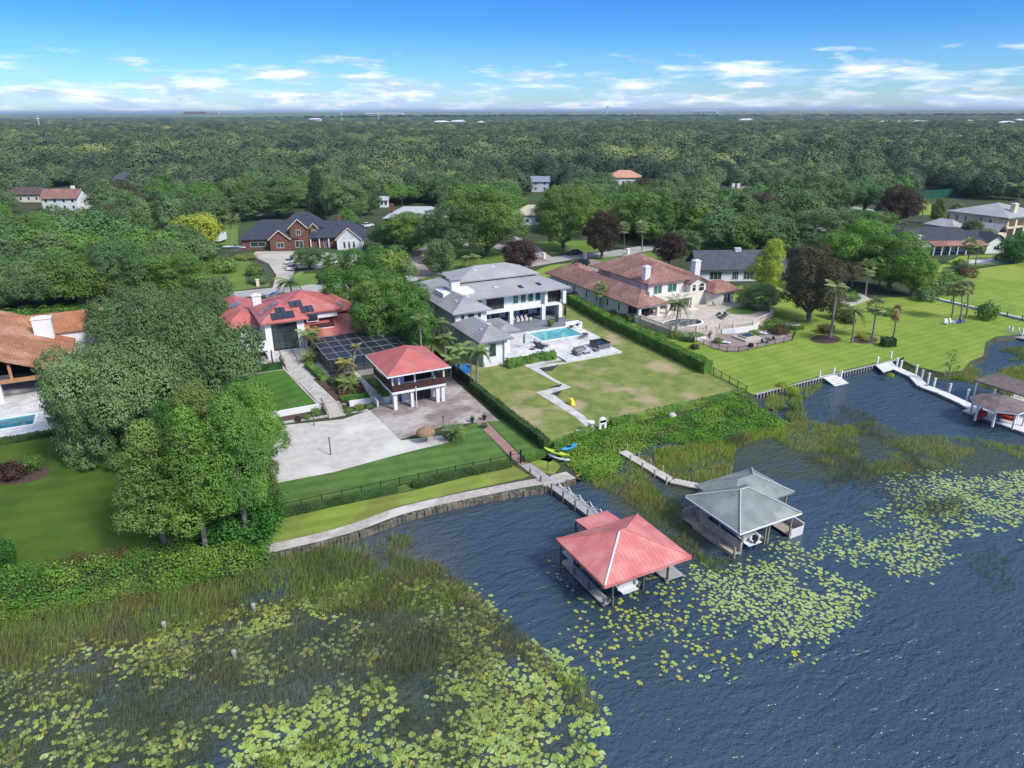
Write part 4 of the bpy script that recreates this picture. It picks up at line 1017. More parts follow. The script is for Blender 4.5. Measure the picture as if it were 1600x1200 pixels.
POOLT = mat('pale_pool_tile', (.32, .62, .64), (.25, .55, .58), 1, .5)
def pool(label, x0, y0, x1, y1, z, water=POOLW, tile=POOLT, cope=TRIM, depth=1.0, name='swimming_pool', cat='pool'):
    P = Thing(name, label, cat, ((x0+x1)/2, (y0+y1)/2, z-depth))
    P.part('basin', MB().box(x0-.03, y0-.03, z-depth, x1+.03, y1+.03, z-depth+.1).box(x0-.02, y0-.02, z-depth+.1, x0+.08, y1+.02, z-.02).box(x1-.08, y0-.02, z-depth+.1, x1+.02, y1+.02, z-.02).box(x0+.08, y0-.02, z-depth+.1, x1-.08, y0+.08, z-.02).box(x0+.08, y1-.08, z-depth+.1, x1-.08, y1+.02, z-.02), tile)
    P.part('pool_water', MB().face([(x0+.08, y0+.08, z-.10), (x1-.08, y0+.08, z-.10), (x1-.08, y1-.08, z-.10), (x0+.08, y1-.08, z-.10)]), water)
    P.part('coping', MB().box(x0-.25, y0-.25, z-.02, x1+.25, y0+.02, z+.05).box(x0-.25, y1-.02, z-.02, x1+.25, y1+.25, z+.05).box(x0-.25, y0+.02, z-.02, x0+.02, y1-.02, z+.05).box(x1-.02, y0+.02, z-.02, x1+.25, y1-.02, z+.05), cope)
    return P
pool('turquoise rectangular pool in the white stone terrace of the grey roofed house', X0, Y0, X1, Y1, PZ)
for i in range(5): single('stepping_stone', MB().box(58.0+i*.0+.05, 104.5+i*.95, PZ+.003, 59.0, 105.2+i*.95, PZ+.055), TRAV, label='white stepping slab in a row along the left end of the turquoise pool', cat='paving slab', group='slabs beside the turquoise pool')

# ================================================================ red roofed house
T = Thing('red_roof_house', 'white house with faded red hip roofs and solar panels behind the oaks', 'house', (20, 122, 1))
RZ = 2.4
T.part('wall', MB().box(14.9, 119.35, 1.0, 15.9, 132, 7.4).box(20.1, 119.35, 1.0, 21.3, 128, 7.4).box(15.9, 119.35, 7.0, 20.1, 128, 7.4).box(15.9, 127.7, 1, 20.1, 128, 7), WHITE)
T.part('wall', MB().box(18, 121.5, 6.5, 27.6, 132.5, 7.6).box(21.3, 122.5, 1, 31, 133, 4.6).box(24.6, 122.9, 4.6, 26.4, 123.2, 7.3).box(28, 125, 4.6, 30.2, 133, 6.8), WHITE)
T.part('wall', MB().box(9.5, 126, 1, 15.5, 144, 5.4), WHITE)
w = window(T, 'y-', 119.62, 15.95, 20.05, 2.45, 6.95, nx=4, nz=3, trim=BLACKM, label='two storey dark window wall')
window(T, 'y-', 121.5, 22.2, 24.2, 6.0, 7.3, trim=TRIM); window(T, 'y-', 122.9, 24.7, 26.3, 5.2, 7.2)
bx(T, 'floor_slab', 14.5, 117.0, 1.0, 22, 119.35, RZ, TRAV)
A = (18.1, 123.5, 9.3)
roof1 = T.part('roof', MB().hip(14.1, 118.5, 22.1, 130.5, 7.5, 9.6, th=.2), REDROOF, label='red hip roof over the tall window')
roof2 = T.part('roof', MB().hip(16.8, 120.9, 28.4, 134.2, 7.85, 10.3, th=.22), REDROOF)
roof3 = T.part('roof', MB().hip(26.0, 123.4, 31.6, 134.6, 6.9, 8.4, th=.2), REDROOF)
roof4 = T.part('roof', MB().hip(8.6, 125.0, 16.6, 145.0, 5.6, 7.6, th=.2), REDROOF)
T.part('roof', MB().face([(20.9, 117.0, 4.45), (33.0, 117.0, 4.45), (31.0, 124.0, 6.2), (21.3, 124.0, 6.2)]).face([(33.0, 117.0, 4.45), (33.2, 126, 4.45), (31.0, 124, 6.2)]).box(20.92, 117.02, 4.25, 33.1, 124.0, 4.43), REDROOF, label='long low red roof beside the pool screen')
bx(T, 'flat_roof', 29.5, 119.5, 4.5, 35.5, 123.5, 4.95, GREYDECK)
bx(T, 'terrace_roof', 11.2, 114.3, 4.2, 15.1, 119.4, 4.4, TRIM, label='white flat carport style roof left of the window wall')
for x, y in ((11.5, 114.7), (14.8, 114.7)): bx(T, 'post', x-.1, y-.1, 1, x+.1, y+.1, 4.2, DARK)
chx = G(393, 492, 7.0); chimney(T, chx[0]+1.5, chx[1]+3.0, 6, 9.6, 1.5, 1.2, WHITE)
bal = bx(T, 'balcony', 22.2, 119.6, 5.0, 26.4, 122.6, 5.3, WHITE); T.part('balcony_rail', MB().box(22.2, 119.55, 5.3, 26.4, 119.65, 6.1).box(26.35, 119.65, 5.3, 26.45, 122.5, 6.1), BROWNW, parent=bal)
PANEL = mat('solar_cells', (.012, .016, .035), (.02, .026, .05), 2, .12, spec=.7, pattern='brick', psize=(.55, .55), pstr=-.6)
PANELG = mat('glint_toned_solar_cells', (.30, .31, .34), (.22, .23, .27), 1.2, .2, spec=.7)  # paler cells: sky reflection put into the base colour
def panels(quad, n, p0, nrm, m, w=1.0, h=1.65, spin=0, gap=.06):
    (x0, y0), (x1, y1) = quad
    a = plane_hit(x0, y0, p0, nrm); b = plane_hit(x1, y1, p0, nrm)
    for i in range(n):
        c = a.lerp(b, (i+.5)/n); T.part('solar_panel', slope_box(c, nrm, w, h, .06, .10, spin), m)
nF1 = (0, -2.1/4, 1); p1 = (14.1, 118.5, 7.5)
panels(((424, 496), (459, 491)), 4, p1, nF1, PANEL); panels(((431, 486), (444, 484)), 2, (14.1, 118.5, 7.5), nF1, PANEL, .9, 1.2)
nL1 = (-2.1/4, 0, 1); panels(((409, 490), (429, 475)), 4, p1, nL1, PANELG, 1.0, 1.5)
nF2 = (0, -2.45/5.8, 1); p2 = (16.8, 120.9, 7.85)
panels(((453, 477), (470, 474)), 2, p2, nF2, PANEL, 1.2, 1.7); panels(((471, 485), (488, 482)), 2, p2, nF2, PANEL, 1.2, 1.7)
nR2 = (2.45/5.8, 0, 1)
nF3 = (0, -1.5/2.8, 1); nL3 = (-1.5/2.8, 0, 1); p3 = (26.0, 123.4, 6.9)
for k in range(2): panels(((485+k*14, 472-k*-3+k*3), (518+k*14, 476+k*3)), 4, p3, (-.2, -.25, 1), PANELG, 1.2, 1.9)
panels(((520, 478), (527, 481)), 2, p3, (-.2, -.25, 1), PANEL, 1.1, 1.8)
nF4 = (0, -2/4, 1); p4 = (8.6, 125, 5.6); panels(((362, 478), (372, 476)), 2, p4, (-.5, 0, 1), PANELG, 1.3, 1.8); panels(((399, 478), (410, 476)), 2, (8.6, 125, 6.2), (.5, 0, 1), PANEL, 1.0, 1.6); panels(((420, 462), (436, 458)), 3, (16.8, 127, 9.0), (-.42, 0, 1), PANELG, 1.2, 1.7)

# screen enclosure
T = Thing('pool_enclosure', 'dark mesh pool enclosure with white roof beams behind the red roofed guest house', 'pool enclosure', (29, 111, 1))
SCREEN = mat('insect_mesh', (.035, .042, .058), (.022, .026, .036), .6, .35, alpha=.84)
SCREENW = mat('insect_mesh_wall', (.03, .04, .045), None, 1, .6, alpha=.5)
cx0, cx1, cy0, cy1, cz0, cz1 = 21.7, 36.3, 104.8, 117.0, 1.8, 4.3
GBEAM = mat('grey_aluminium', (.28, .29, .32), None, 1, .5)
BEAM = mat('white_aluminium', (.55, .56, .58), None, 1, .4)
nu, nv = 8, 4
for i in range(nu+1):
    x = cx0+(cx1-cx0)*i/nu; T.part('roof_beam', MB().box(x-.04, cy0, cz1, x+.04, cy1, cz1+.12), GBEAM); T.part('post', MB().box(x-.04, cy0-.04, 1, x+.04, cy0+.04, cz1-.002), BLACKM)
for j in range(nv+1):
    y = cy0+(cy1-cy0)*j/nv; T.part('cross_beam', MB().box(cx0, y-.022, cz1+.01, cx1, y+.022, cz1+.09), GBEAM)
    if 0 < j: T.part('post', MB().box(cx0-.04, y-.04, 1, cx0+.04, y+.04, cz1-.002), BLACKM)
T.part('rail', MB().box(cx0, cy0-.03, 2.7, cx1, cy0+.03, 2.78).box(cx0-.03, cy0+.05, 2.7, cx0+.03, cy1, 2.78), BLACKM)
for i in range(nu):
    for j in range(nv):
        x0 = cx0+(cx1-cx0)*i/nu+.06; x1 = cx0+(cx1-cx0)*(i+1)/nu-.06; y0 = cy0+(cy1-cy0)*j/nv+.04; y1 = cy0+(cy1-cy0)*(j+1)/nv-.04
        T.part('screen_panel', MB().face([(x0, y0, cz1+.05), (x1, y0, cz1+.05), (x1, y1, cz1+.05), (x0, y1, cz1+.05)]), SCREEN)
for i in range(nu):
    x0 = cx0+(cx1-cx0)*i/nu+.05; x1 = cx0+(cx1-cx0)*(i+1)/nu-.05; T.part('screen_panel', MB().face([(x0, cy0, 1.9), (x1, cy0, 1.9), (x1, cy0, cz1), (x0, cy0, cz1)]), SCREENW)
for j in range(nv):
    y0 = cy0+(cy1-cy0)*j/nv+.05; y1 = cy0+(cy1-cy0)*(j+1)/nv-.05; T.part('screen_panel', MB().face([(cx0, y1, 1.9), (cx0, y0, 1.9), (cx0, y0, cz1), (cx0, y1, cz1)]), SCREENW)
slab('screened_deck', [(21.6, 104.6), (36.4, 104.6), (36.4, 117), (21.6, 117)], .9, 1.78, mat('warm_grey_deck', (.30, .28, .27), (.22, .21, .20), .5, .8))  # plain warm grey deck colour with mottling
P = pool('blue pool inside the dark mesh enclosure', 24, 107, 32, 113, 2.05, depth=.25)

# terraces and stairs of the red house
slab('lawn_terrace', [(-2, 94.1), (17.5, 94.1), (16.15, 110.9), (16.15, 119.3), (-2, 119.3)], .9, 1.8, CONC)
slab('retaining_wall', [(-2, 93.84), (17.6, 93.84), (17.6, 94.09), (-2, 94.09)], .9, 1.86, WHITE)
sheet('terrace_lawn', [(-1.8, 94.2), (17.3, 94.2), (15.9, 110.9), (-1.8, 110.9)], 1.806, LW_TERR)
slab('entrance_terrace', [(17.61, 93.9), (16.2, 94.1), (21.6, 93.9), (21.6, 119.3), (16.2, 119.3)], .9, 1.78, CONC)
sheet('entrance_walk', [(17.75, 94.0), (20.0, 94.0), (18.9, 104), (18.3, 112), (16.3, 112), (16.3, 109), (17.2, 100)], 1.796, mat('pale_paved_walk', (.56, .52, .48), (.48, .44, .41), 1.0, .9, pattern='brick', psize=(.6, .6), pstr=.2))
slab('bed_terrace', [(21.6, 92.9), (25.0, 92.9), (25.4, 104.6), (21.6, 104.6)], .9, 1.7, WHITE)
sheet('planting_bed', [(20.0, 94.1), (24.8, 93.2), (25.2, 104.5), (19.0, 104.5)], 1.802, MULCHB)
sheet('front_bed', [(6, 91.6), (17.5, 91.6), (17.5, 93.8), (6, 93.8)], LZ+.02, MULCHB)
sheet('front_bed_right', [(20.6, 91.0), (24.6, 91.0), (24.6, 92.8), (20.6, 92.8)], LZ+.02, MULCHB)
def stairs(label, x0, x1, y0, y1, z0, z1, n, m=None, rails=True, rm=None, name='stairs'):
    T = Thing(name, label, 'stairs', ((x0+x1)/2, y0, z0)); d = (y1-y0)/n; h = (z1-z0)/n
    for i in range(n): T.part('step', MB().box(x0, y0+d*i, z0-.05, x1, y0+d*(i+1)-.004, z0+h*(i+1)), m or mat('stair_stone', (.50, .45, .40), (.42, .38, .34), 1, .9))
    if rails:
        for x in (x0-.08, x1+.08):
            mb = MB(); mb.tube((x, y0-.1, z0+.9), (x, y1+.1, z1+.9), .05, 5)
            for i in range(4): t = i/3; mb.tube((x, y0+(y1-y0)*t, z0+(z1-z0)*t), (x, y0+(y1-y0)*t, z0+(z1-z0)*t+.9), .04, 5)
            T.part('handrail', mb, rm or BROWNW)
    return T
stairs('wide pale stone stairs down to the sand court between brown handrails', 18.0, 20.3, 90.2, 93.95, 1.0, 1.78, 7)
stairs('upper stone stairs rising to the tall window of the red roofed house', 16.4, 18.3, 112.0, 117.0, 1.8, 2.4, 6)
stairs('narrow stone stairs beside the guest house', 25.05, 26.3, 92.0, 95.6, 1.0, 1.7, 6, rails=False)
slab('side_path', [(25.1, 95.6), (26.2, 95.6), (25.9, 104.5), (24.9, 104.5)], .9, 1.7, CONC)

# ================================================================ guest house on piers
T = Thing('guest_house', 'two storey guest house with a red hip roof and brown balcony above the paved court', 'guest house', (30.3, 92, 1))
T.part('wall', MB().box(27.4, 90.9, 1, 33.8, 96.5, 3.55), WHITE); T.part('wall', MB().box(27.6, 90.2, 3.85, 33.4, 96.3, 6.55), WHITE, label='white upper floor wall')
bx(T, 'balcony_floor', 26.5, 88.3, 3.5, 34.4, 97.2, 3.84, WHITE)
for x in (27.0, 29.5, 33.3, 34.1):
    y = 88.9 if x != 34.1 else 88.9
    T.part('pier', MB().box(x-.24, y-.24, 1, x+.24, y+.24, 3.5), WHITE)
T.part('pier', MB().box(33.86, 90.6, 1, 34.3, 91.0, 3.5), WHITE)
for x, y in ((27.6, 88.5), (29.9, 88.5), (34.2, 88.5), (34.2, 92.5), (26.7, 88.5), (26.7, 93)): T.part('post', MB().box(x-.11, y-.11, 3.85, x+.11, y+.11, 6.6), TRIM)
for nm, p, q in (('a', (26.55, 88.35), (34.35, 88.35)), ('b', (26.55, 88.45), (26.55, 97.1)), ('c', (34.35, 88.45), (34.35, 97.1))):
    r_ = T.part('balcony_rail', MB().wall(p, q, .07, 3.8, 4.75), BROWNW); T.part('rail_cap', MB().wall(p, q, .16, 4.75, 4.82), BROWNW, parent=r_)
window(T, 'y-', 90.2, 28.9, 33.0, 4.4, 6.3, nx=4, trim=BROWNW, name='sliding_window', glass=mat('brown_tinted_glass', (.035, .02, .018), (.05, .03, .026), 1, .15))
window(T, 'x-', 27.6, 90.8, 93.2, 4.6, 6.2, nx=2, trim=BROWNW); window(T, 'x-', 27.6, 93.7, 96.0, 4.6, 6.2, nx=2, trim=BROWNW)
gd = bx(T, 'garage_door', 29.8, 90.82, 1.05, 33.0, 90.88, 3.2, DARK); 
for i in range(1, 5): T.part('door_slat', MB().box(29.8+i*.64-.03, 90.78, 1.05, 29.8+i*.64+.03, 90.815, 3.2), BROWNW, parent=gd)
window(T, 'y-', 90.9, 28.0, 28.7, 1.05, 3.0, name='door')
T.part('roof', MB().hip(25.6, 87.0, 34.7, 97.4, 6.75, 8.9, th=.16), REDROOF)
T.part('gutter', MB().box(25.5, 86.92, 6.55, 34.8, 86.99, 6.72).box(25.52, 87.0, 6.55, 25.59, 97.4, 6.72), TRIM)
shw = Thing('outdoor_shower', 'white column shower stand at the front of the guest house', 'shower', (29.9, 88.2, 1)); shw.part('pole', MB().tube((29.9, 88.2, 1), (29.9, 88.2, 4.2), .06, 6), TRIM)
slab('garden_wall', [(25.0, 91.0), (25.25, 91.0), (25.25, 92.9), (25.0, 92.9)], 1, 1.9, WHITE); slab('planter_wall', [(26.35, 91.8), (27.3, 91.8), (27.3, 97), (26.35, 97)], 1, 1.75, WHITE)

# ================================================================ pink roofed villa
T = Thing('terracotta_villa', 'cream villa with mottled terracotta roofs, white chimneys and balustraded terraces', 'villa', (92, 115, 1))
T.part('wall', MB().box(82.6, 112.0, 1, 88.4, 142, 4.35), CREAM, label='long cream side wall'); 
T.part('wall', MB().box(88.4, 112.6, 1, 98.0, 126, 7.3), CREAM, label='cream wall of the two storey centre'); T.part('wall', MB().box(92, 126, 1, 104, 136, 6.3), CREAM)
T.part('wall', MB().box(98.0, 111.2, 1, 102.2, 122, 6.6), CREAM); T.part('wall', MB().prism([(102.2, 110.6), (104.5, 109.0), (108.0, 109.0), (109.0, 110.5), (109.0, 114), (102.2, 114)], 1, 4.6), CREAM, label='cream wall of the low corner room')
for y in (114, 118, 122, 126, 131, 134): window(T, 'x-', 82.6, y, y+.75, 2.2, 3.8)
gd = bx(T, 'garage_door', 82.5, 136.4, 1.05, 82.58, 140.8, 3.4, TRIM); T.part('door_groove', MB().box(82.47, 136.5, 1.8, 82.495, 140.7, 1.85).box(82.47, 136.5, 2.6, 82.495, 140.7, 2.65), BEAM, parent=gd)
# corner loggia
bx(T, 'loggia_beam', 82.8, 107.9, 3.9, 90.0, 108.5, 4.4, CREAM); bx(T, 'loggia_floor', 82.6, 107.8, 1, 98.0, 112.6, PZ+.02, CREAM)
for x in (83.0, 87.5, 90.0, 93.5): bx(T, 'column', x-.3, 107.9, PZ+.02, x+.3, 108.5, 3.9 if x < 91 else 4.3, CREAM)
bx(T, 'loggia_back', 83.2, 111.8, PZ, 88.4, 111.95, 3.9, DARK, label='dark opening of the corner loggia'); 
for a, b in ((89, 90.6), (91.4, 93), (94.2, 95.8)): window(T, 'y-', 112.6, a, b, 2.1, 4.2, nx=2, name='glass_door')
bx(T, 'balcony', 88.6, 109.4, 4.35, 98.6, 112.6, 4.6, CREAM); 
for p in ([(88.7, 109.5), (98.5, 109.5)],): balusters(T, 'balustrade', p, 4.6, .9, CREAM, .12, .35, r=.05)
for x in (93.5, 97.5): bx(T, 'column', x-.28, 109.5, PZ, x+.28, 110.1, 4.35, CREAM)
window(T, 'y-', 112.6, 89.6, 91.8, 5.0, 6.8, nx=2, glass=TEALGL); window(T, 'y-', 112.6, 93.2, 95.6, 5.0, 6.8, nx=2, glass=TEALGL)
window(T, 'y-', 111.2, 98.5, 99.5, 4.8, 5.9, arch=True); window(T, 'y-', 111.2, 100.2, 101.7, 4.8, 5.8, arch=True)
window(T, 'y-', 109.0, 105.2, 107.2, 2.1, 4.1, nx=2, name='glass_door'); window(T, 'x-', 102.2, 111.4, 112.8, 2.2, 3.9)
T.part('window_glass', MB().box(108.98, 110.8, 2.2, 109.03, 113, 4), GLASS)
T.part('roof', MB().hip(81.8, 107.4, 89.6, 143.5, 4.5, 6.9, th=.18, inset=4), TERRA, label='long low terracotta wing roof'); T.part('roof', MB().hip(87.8, 139, 93, 145.5, 4.5, 6.3, th=.18), TERRA)
T.part('roof', MB().hip(87.6, 111.8, 98.9, 127, 7.5, 10.2, th=.2), TERRA, label='high terracotta hip roof'); T.part('roof', MB().hip(90, 119, 105.5, 137, 6.6, 10.0, th=.2), TERRA)
T.part('roof', MB().gable(97.4, 110.6, 102.8, 123, 6.7, 8.1, .22, 'y'), TERRA, label='gabled terracotta roof over the arched windows')
T.part('gable_wall', MB().gable_wall(98.0, 111.2, 102.2, 122, 6.6, 7.85, 'y'), CREAM)
T.part('roof', MB().hip(101.8, 108.2, 109.6, 114.8, 4.8, 6.7, th=.2), TERRA, label='low terracotta hip roof at the right corner')
chimney(T, 88.9, 114.3, 5, 10.4, 1.3, 1.1, WHITE, True); chimney(T, 102.6, 115.2, 6, 10.2, 1.4, 1.2, WHITE); chimney(T, 86.6, 109.8, 4.6, 6.7, .8, .8, WHITE, False)
# terrace
STONE = mat('cream_paving', (.62, .54, .46), (.52, .45, .39), .6, .8, pattern='brick', psize=(.6, .6), pstr=.15)
BALU = mat('cream_balustrade', (.66, .55, .44), (.55, .46, .37), 1, .9)
TT = Thing('villa_terrace', 'upper cream terrace of the terracotta villa with balustrades and dark pool', 'terrace', (95, 103, 1))
edge = [(83.3, 98.6), (84.6, 98.3), (87.5, 96.4), (91.0, 95.7), (91.0, 95.7), (94.5, 94.4), (99.0, 94.0), (102, 95.6), (106.5, 97.0), (109.8, 99.2), (110.2, 109.2)]
TT.part('deck', MB().prism([(82.8, 107.7), (83.3, 98.6)]+edge[1:]+[(98.0, 111.0), (98.0, 107.8)], 1.0-.1, PZ), STONE)
def balu(T, pts, z0, h=.8):
    mb = MB()
    for p, q in zip(pts[:-1], pts[1:]):
        l = math.hypot(q[0]-p[0], q[1]-p[1]); n = max(1, int(l/.32)); mb.wall(p, q, .2, z0+h-.12, z0+h); mb.wall(p, q, .2, z0, z0+.1)
        for i in range(n): t = (i+.5)/n; x, y = p[0]+(q[0]-p[0])*t, p[1]+(q[1]-p[1])*t; mb.box(x-.06, y-.06, z0+.1, x+.06, y+.06, z0+h-.12)
    for p in pts: mb.box(p[0]-.17, p[1]-.17, z0, p[0]+.17, p[1]+.17, z0+h+.12)
    T.part('balustrade', mb, BALU)
balu(TT, [(82.95, 107.5), (83.4, 98.7), (84.6, 98.45), (87.5, 96.6), (89.6, 96.2)], PZ); balu(TT, [(92.2, 95.5), (94.5, 94.55), (99.0, 94.15), (102, 95.75), (106.5, 97.15), (109.6, 99.4), (110.0, 103), (110.0, 109)], PZ)
TT.part('round_lawn', MB().prism(oval((104.8, 103.0), 3.6, 2.6), PZ, PZ+.05), LW_BACK)
DARKPOOL = mat('dark_pool_water', (.015, .04, .05), (.02, .055, .065), .8, .04, spec=.8)
P = Thing('kidney_pool', 'dark curved pool with pale coping on the cream villa terrace', 'pool', (88.7, 102, PZ))
kp = smooth_line([(84.2, 101.6), (86.0, 103.6), (90.0, 104.0), (92.6, 102.0), (91.5, 99.9), (88, 99.7), (85.5, 99.6)], 4, True)
P.part('coping', MB().prism([(88.4+(x-88.4)*1.07, 101.8+(y-101.8)*1.14) for x, y in kp], PZ, PZ+.06), TRIM); P.part('pool_water', MB().prism(kp, PZ+.05, PZ+.075), DARKPOOL)
st = Thing('stairs', 'curving cream stairs between the two villa terraces', 'stairs', (90, 94.5, 1.1))
for i in range(7): st.part('step', MB().obox((90.6-.33*i, 95.4-.30*i), (2.0, .45), R(38), 1.0, PZ-.12*(i+1)+.0), STONE)
LT = Thing('lower_terrace', 'lower paved terrace with fire bowl seating below the villa balustrades', 'terrace', (94, 90, 1))
lt = [(85.6, 96.2), (85.0, 89.5), (85.9, 86.6), (87.5, 85.9), (100.6, 86.4), (103.6, 88.6), (103.3, 91.5), (99, 93.9), (94.5, 94.3), (91, 95.6), (87.5, 96.3)]
LT.part('paving', MB().prism(lt, .9, 1.1), PAVERS)
LT.part('retaining_wall', MB().wall((92.4, 95.2), (94.5, 94.2), .3, 1, PZ).wall((94.5, 94.2), (99, 93.8), .3, 1, PZ).wall((99, 93.8), (102, 95.3), .3, 1, PZ), WHITE)
ft = Thing('fountain_basin', 'square raised stone basin with dark water on the lower villa terrace', 'fountain', (94.5, 90.6, 1.1))
ft.part('basin', MB().box(92.3, 89.0, 1.1, 96.3, 92.4, 1.45).box(93.0, 89.6, 1.45, 95.6, 91.8, 1.75), STONE); ft.part('water_surface', MB().box(93.2, 89.8, 1.75, 95.4, 91.6, 1.78), DARKPOOL)
F = Thing('black_fence', 'low black metal fence curving around the lower villa terrace', 'fence', (94, 86, 1))
fp = [(85.1, 95.6), (84.7, 89.5), (85.6, 86.5), (87.4, 85.6), (94, 85.8), (100.7, 86.1), (103.9, 88.4), (103.9, 91.5)]
def fence_parts(F, pts, z0, h, m, step=.25, post=2.0, name='rail_panel'):
    for p, q in zip(pts[:-1], pts[1:]):
        l = math.hypot(q[0]-p[0], q[1]-p[1]); n = max(1, round(l/post))
        for i in range(n):
            a = (p[0]+(q[0]-p[0])*i/n, p[1]+(q[1]-p[1])*i/n); b = (p[0]+(q[0]-p[0])*(i+1)/n, p[1]+(q[1]-p[1])*(i+1)/n)
            F.part('post', MB().box(a[0]-.045, a[1]-.045, z0, a[0]+.045, a[1]+.045, z0+h+.08), m)
            mb = MB().wall(a, b, .035, z0+h-.1, z0+h-.05).wall(a, b, .035, z0+.12, z0+.17); k = max(1, int(l/n/step))
            for j in range(1, k): t = j/k; x, y = a[0]+(b[0]-a[0])*t, a[1]+(b[1]-a[1])*t; mb.box(x-.012, y-.012, z0+.1, x+.012, y+.012, z0+h)
            F.part(name, mb, m)
    F.part('post', MB().box(pts[-1][0]-.045, pts[-1][1]-.045, z0, pts[-1][0]+.045, pts[-1][1]+.045, z0+h+.08), m)
fence_parts(F, fp, 1.05, 1.0, BLACKM)
# formal planting walls at both ends of the villa terraces
for nm, lb, pl, lf in (('planter', 'white walled planter with clipped green parterre right of the villa terrace', [(102.8, 92.6), (108.5, 91.0), (109.2, 93.4), (104, 95.2)], 'hedge'), ('planter', 'white walled planter left of the villa stairs', [(83.6, 94.2), (87.6, 94.0), (87.6, 96.0), (83.8, 97.6)], 'hedge')):
    c = (sum(p[0] for p in pl)/4, sum(p[1] for p in pl)/4); P = Thing(nm, lb, 'planter', (*c, 1)); P.part('planter_wall', MB().prism(pl, .95, 1.55), WHITE)
    X, Y = scatter(pl, 60); V, Q = cards(np.stack([X-c[0], Y-c[1], .62+.35*rng.random(len(X))], 1), rng.normal(size=(len(X), 3))*.6+[0, 0, 1], .12); P.part('foliage', np_mesh('foliage', V, Q, [LEAF[lf]]), None)

# ================================================================ orange tiled house at the left edge
T = Thing('orange_tile_house', 'orange tiled house with a glazed gable and wooden beam at the left edge', 'house', (-25, 122, 1))
T.part('roof', MB().gable(-41, 115.6, -13.4, 142, 4.9, 10.4, .28, 'y'), ORANGE, label='big orange tiled gable roof'); T.part('roof', MB().gable(-42, 133.6, -4.5, 142.6, 6.4, 8.6, .28, 'x'), ORANGE)
T.part('wall', MB().box(-40, 124.5, 1, -15.5, 140, 5.0).box(-40, 134, 1, -6, 141.5, 6.2), WHITE); T.part('gable_wall', MB().gable_wall(-40, 118.2, -14.6, 118.2, 4.9, 9.9, 'y'), DARK, label='dark glazed gable')
bx(T, 'tie_beam', -40.5, 116.2, 4.2, -14.2, 116.6, 4.75, mat('orange_stained_beam', (.45, .23, .11), (.36, .18, .085), 2, .7))
BEAMO = MATS['orange_stained_beam']
for x in (-20.4, -27): bx(T, 'king_post', x-.18, 116.25, 4.75, x+.18, 116.55, 4.75+(x+41-13.8 if x < -27.2 else -13.4-x)*.40-.6, BEAMO)
for x in (-22.4, -14.9): 
    T.part('column', MB().box(x-.45, 116.1, 1.5, x+.45, 117.0, 4.2), WHITE)
window(T, 'y-', 124.5, -21.5, -18.9, 2.0, 4.3, nx=2, name='glass_door'); window(T, 'y-', 124.5, -18, -16, 2.0, 4.3, name='glass_door', trim=TRIM)
T.part('wall', MB().box(-22, 124.2, 2, -15.5, 124.45, 4.9), DARK)
bx(T, 'flat_roof', -15.2, 117.6, 4.3, -9.2, 124.8, 4.6, TRIM); T.part('wall', MB().box(-14.6, 118.4, 1, -9.6, 124.6, 4.3), WHITE); bx(T, 'flat_roof', -8.5, 124, 5.0, -3.5, 131, 5.3, TRIM)
cx_, cy_ = G(66, 506, 8.4); chimney(T, cx_, cy_, 6, 9.3, 2.6, 1.6, WHITE)
T2 = Thing('pool_deck', 'pale pool deck in front of the orange tiled house', 'terrace', (-24, 108, 1))
part(T2, 'deck', lambda m: deck4(m, -50, 102.0, -9.5, 124.2, -44, 105.3, -17.5, 109.2, .8, 1.55), TRAV)
pool('deep blue pool at the left edge in front of the orange tiled house', -44, 105.3, -17.5, 109.2, 1.55, water=mat('blue_pool_water', (.03, .20, .30), (.05, .30, .38), .8, .05, spec=.6, alpha=.8))

# ================================================================ brick house
T = Thing('brick_house', 'rambling brick house with steep navy shingle roofs and a white right gable', 'house', (*G(379, 391, 1), 1), rz=R(-21))
T.part('wall', MB().box(0, 0, 0, 15, 11, 3.1).box(14.6, -.4, 0, 19.6, 9, 6.2).box(19.6, 1.5, 0, 29, 10, 3.1).box(20, 2.5, 3.1, 22.3, 6, 5.6), BRICK)
T.part('wall', MB().box(8.8, -2.2, 0, 14.6, 0, 3.2), BRICK); T.part('gable_wall', MB().gable_wall(8.8, -2.2, 14.6, 0, 3.2, 5.6, 'y').gable_wall(14.6, -.4, 19.6, 9, 6.2, 8.6, 'y').gable_wall(20, 2.5, 22.3, 6, 5.6, 7.0, 'y'), BRICK)
T.part('wall', MB().box(28.6, -3.5, 0, 35.6, 6, 3.0), WHITE); T.part('gable_wall', MB().gable_wall(28.6, -3.5, 35.6, 6, 3.0, 6.2, 'y'), TRIM)
for k in range(4): T.part('timber_pattern', MB().box(30.2+.35*k, -3.56, 3.35+k*.55, 34.0-.35*k, -3.51, 3.5+k*.55), BEAM)
T.part('roof', MB().hip(-1, -.6, 17, 12, 3.2, 8.2, th=.2), NAVY, label='left navy hip roof'); T.part('roof', MB().gable(8.3, -2.6, 15.1, 6, 3.3, 6.2, .2, 'y'), NAVY)
T.part('roof', MB().gable(14.1, -.8, 20.1, 10, 6.3, 9.1, .2, 'y'), NAVY, label='steep navy gable over the brick bay'); T.part('roof', MB().hip(10.5, 3.5, 24, 13, 6.0, 10.0, th=.2), NAVY, label='highest navy hip roof')
T.part('roof', MB().gable(19.6, 2.1, 22.7, 9, 5.7, 7.4, .18, 'y'), NAVY); T.part('roof', MB().hip(18.5, .6, 37, 12, 3.2, 7.6, th=.2), NAVY, label='right navy hip roof')
T.part('roof', MB().gable(28.1, -3.9, 36.1, 6.5, 3.1, 6.7, .2, 'y'), NAVY); 
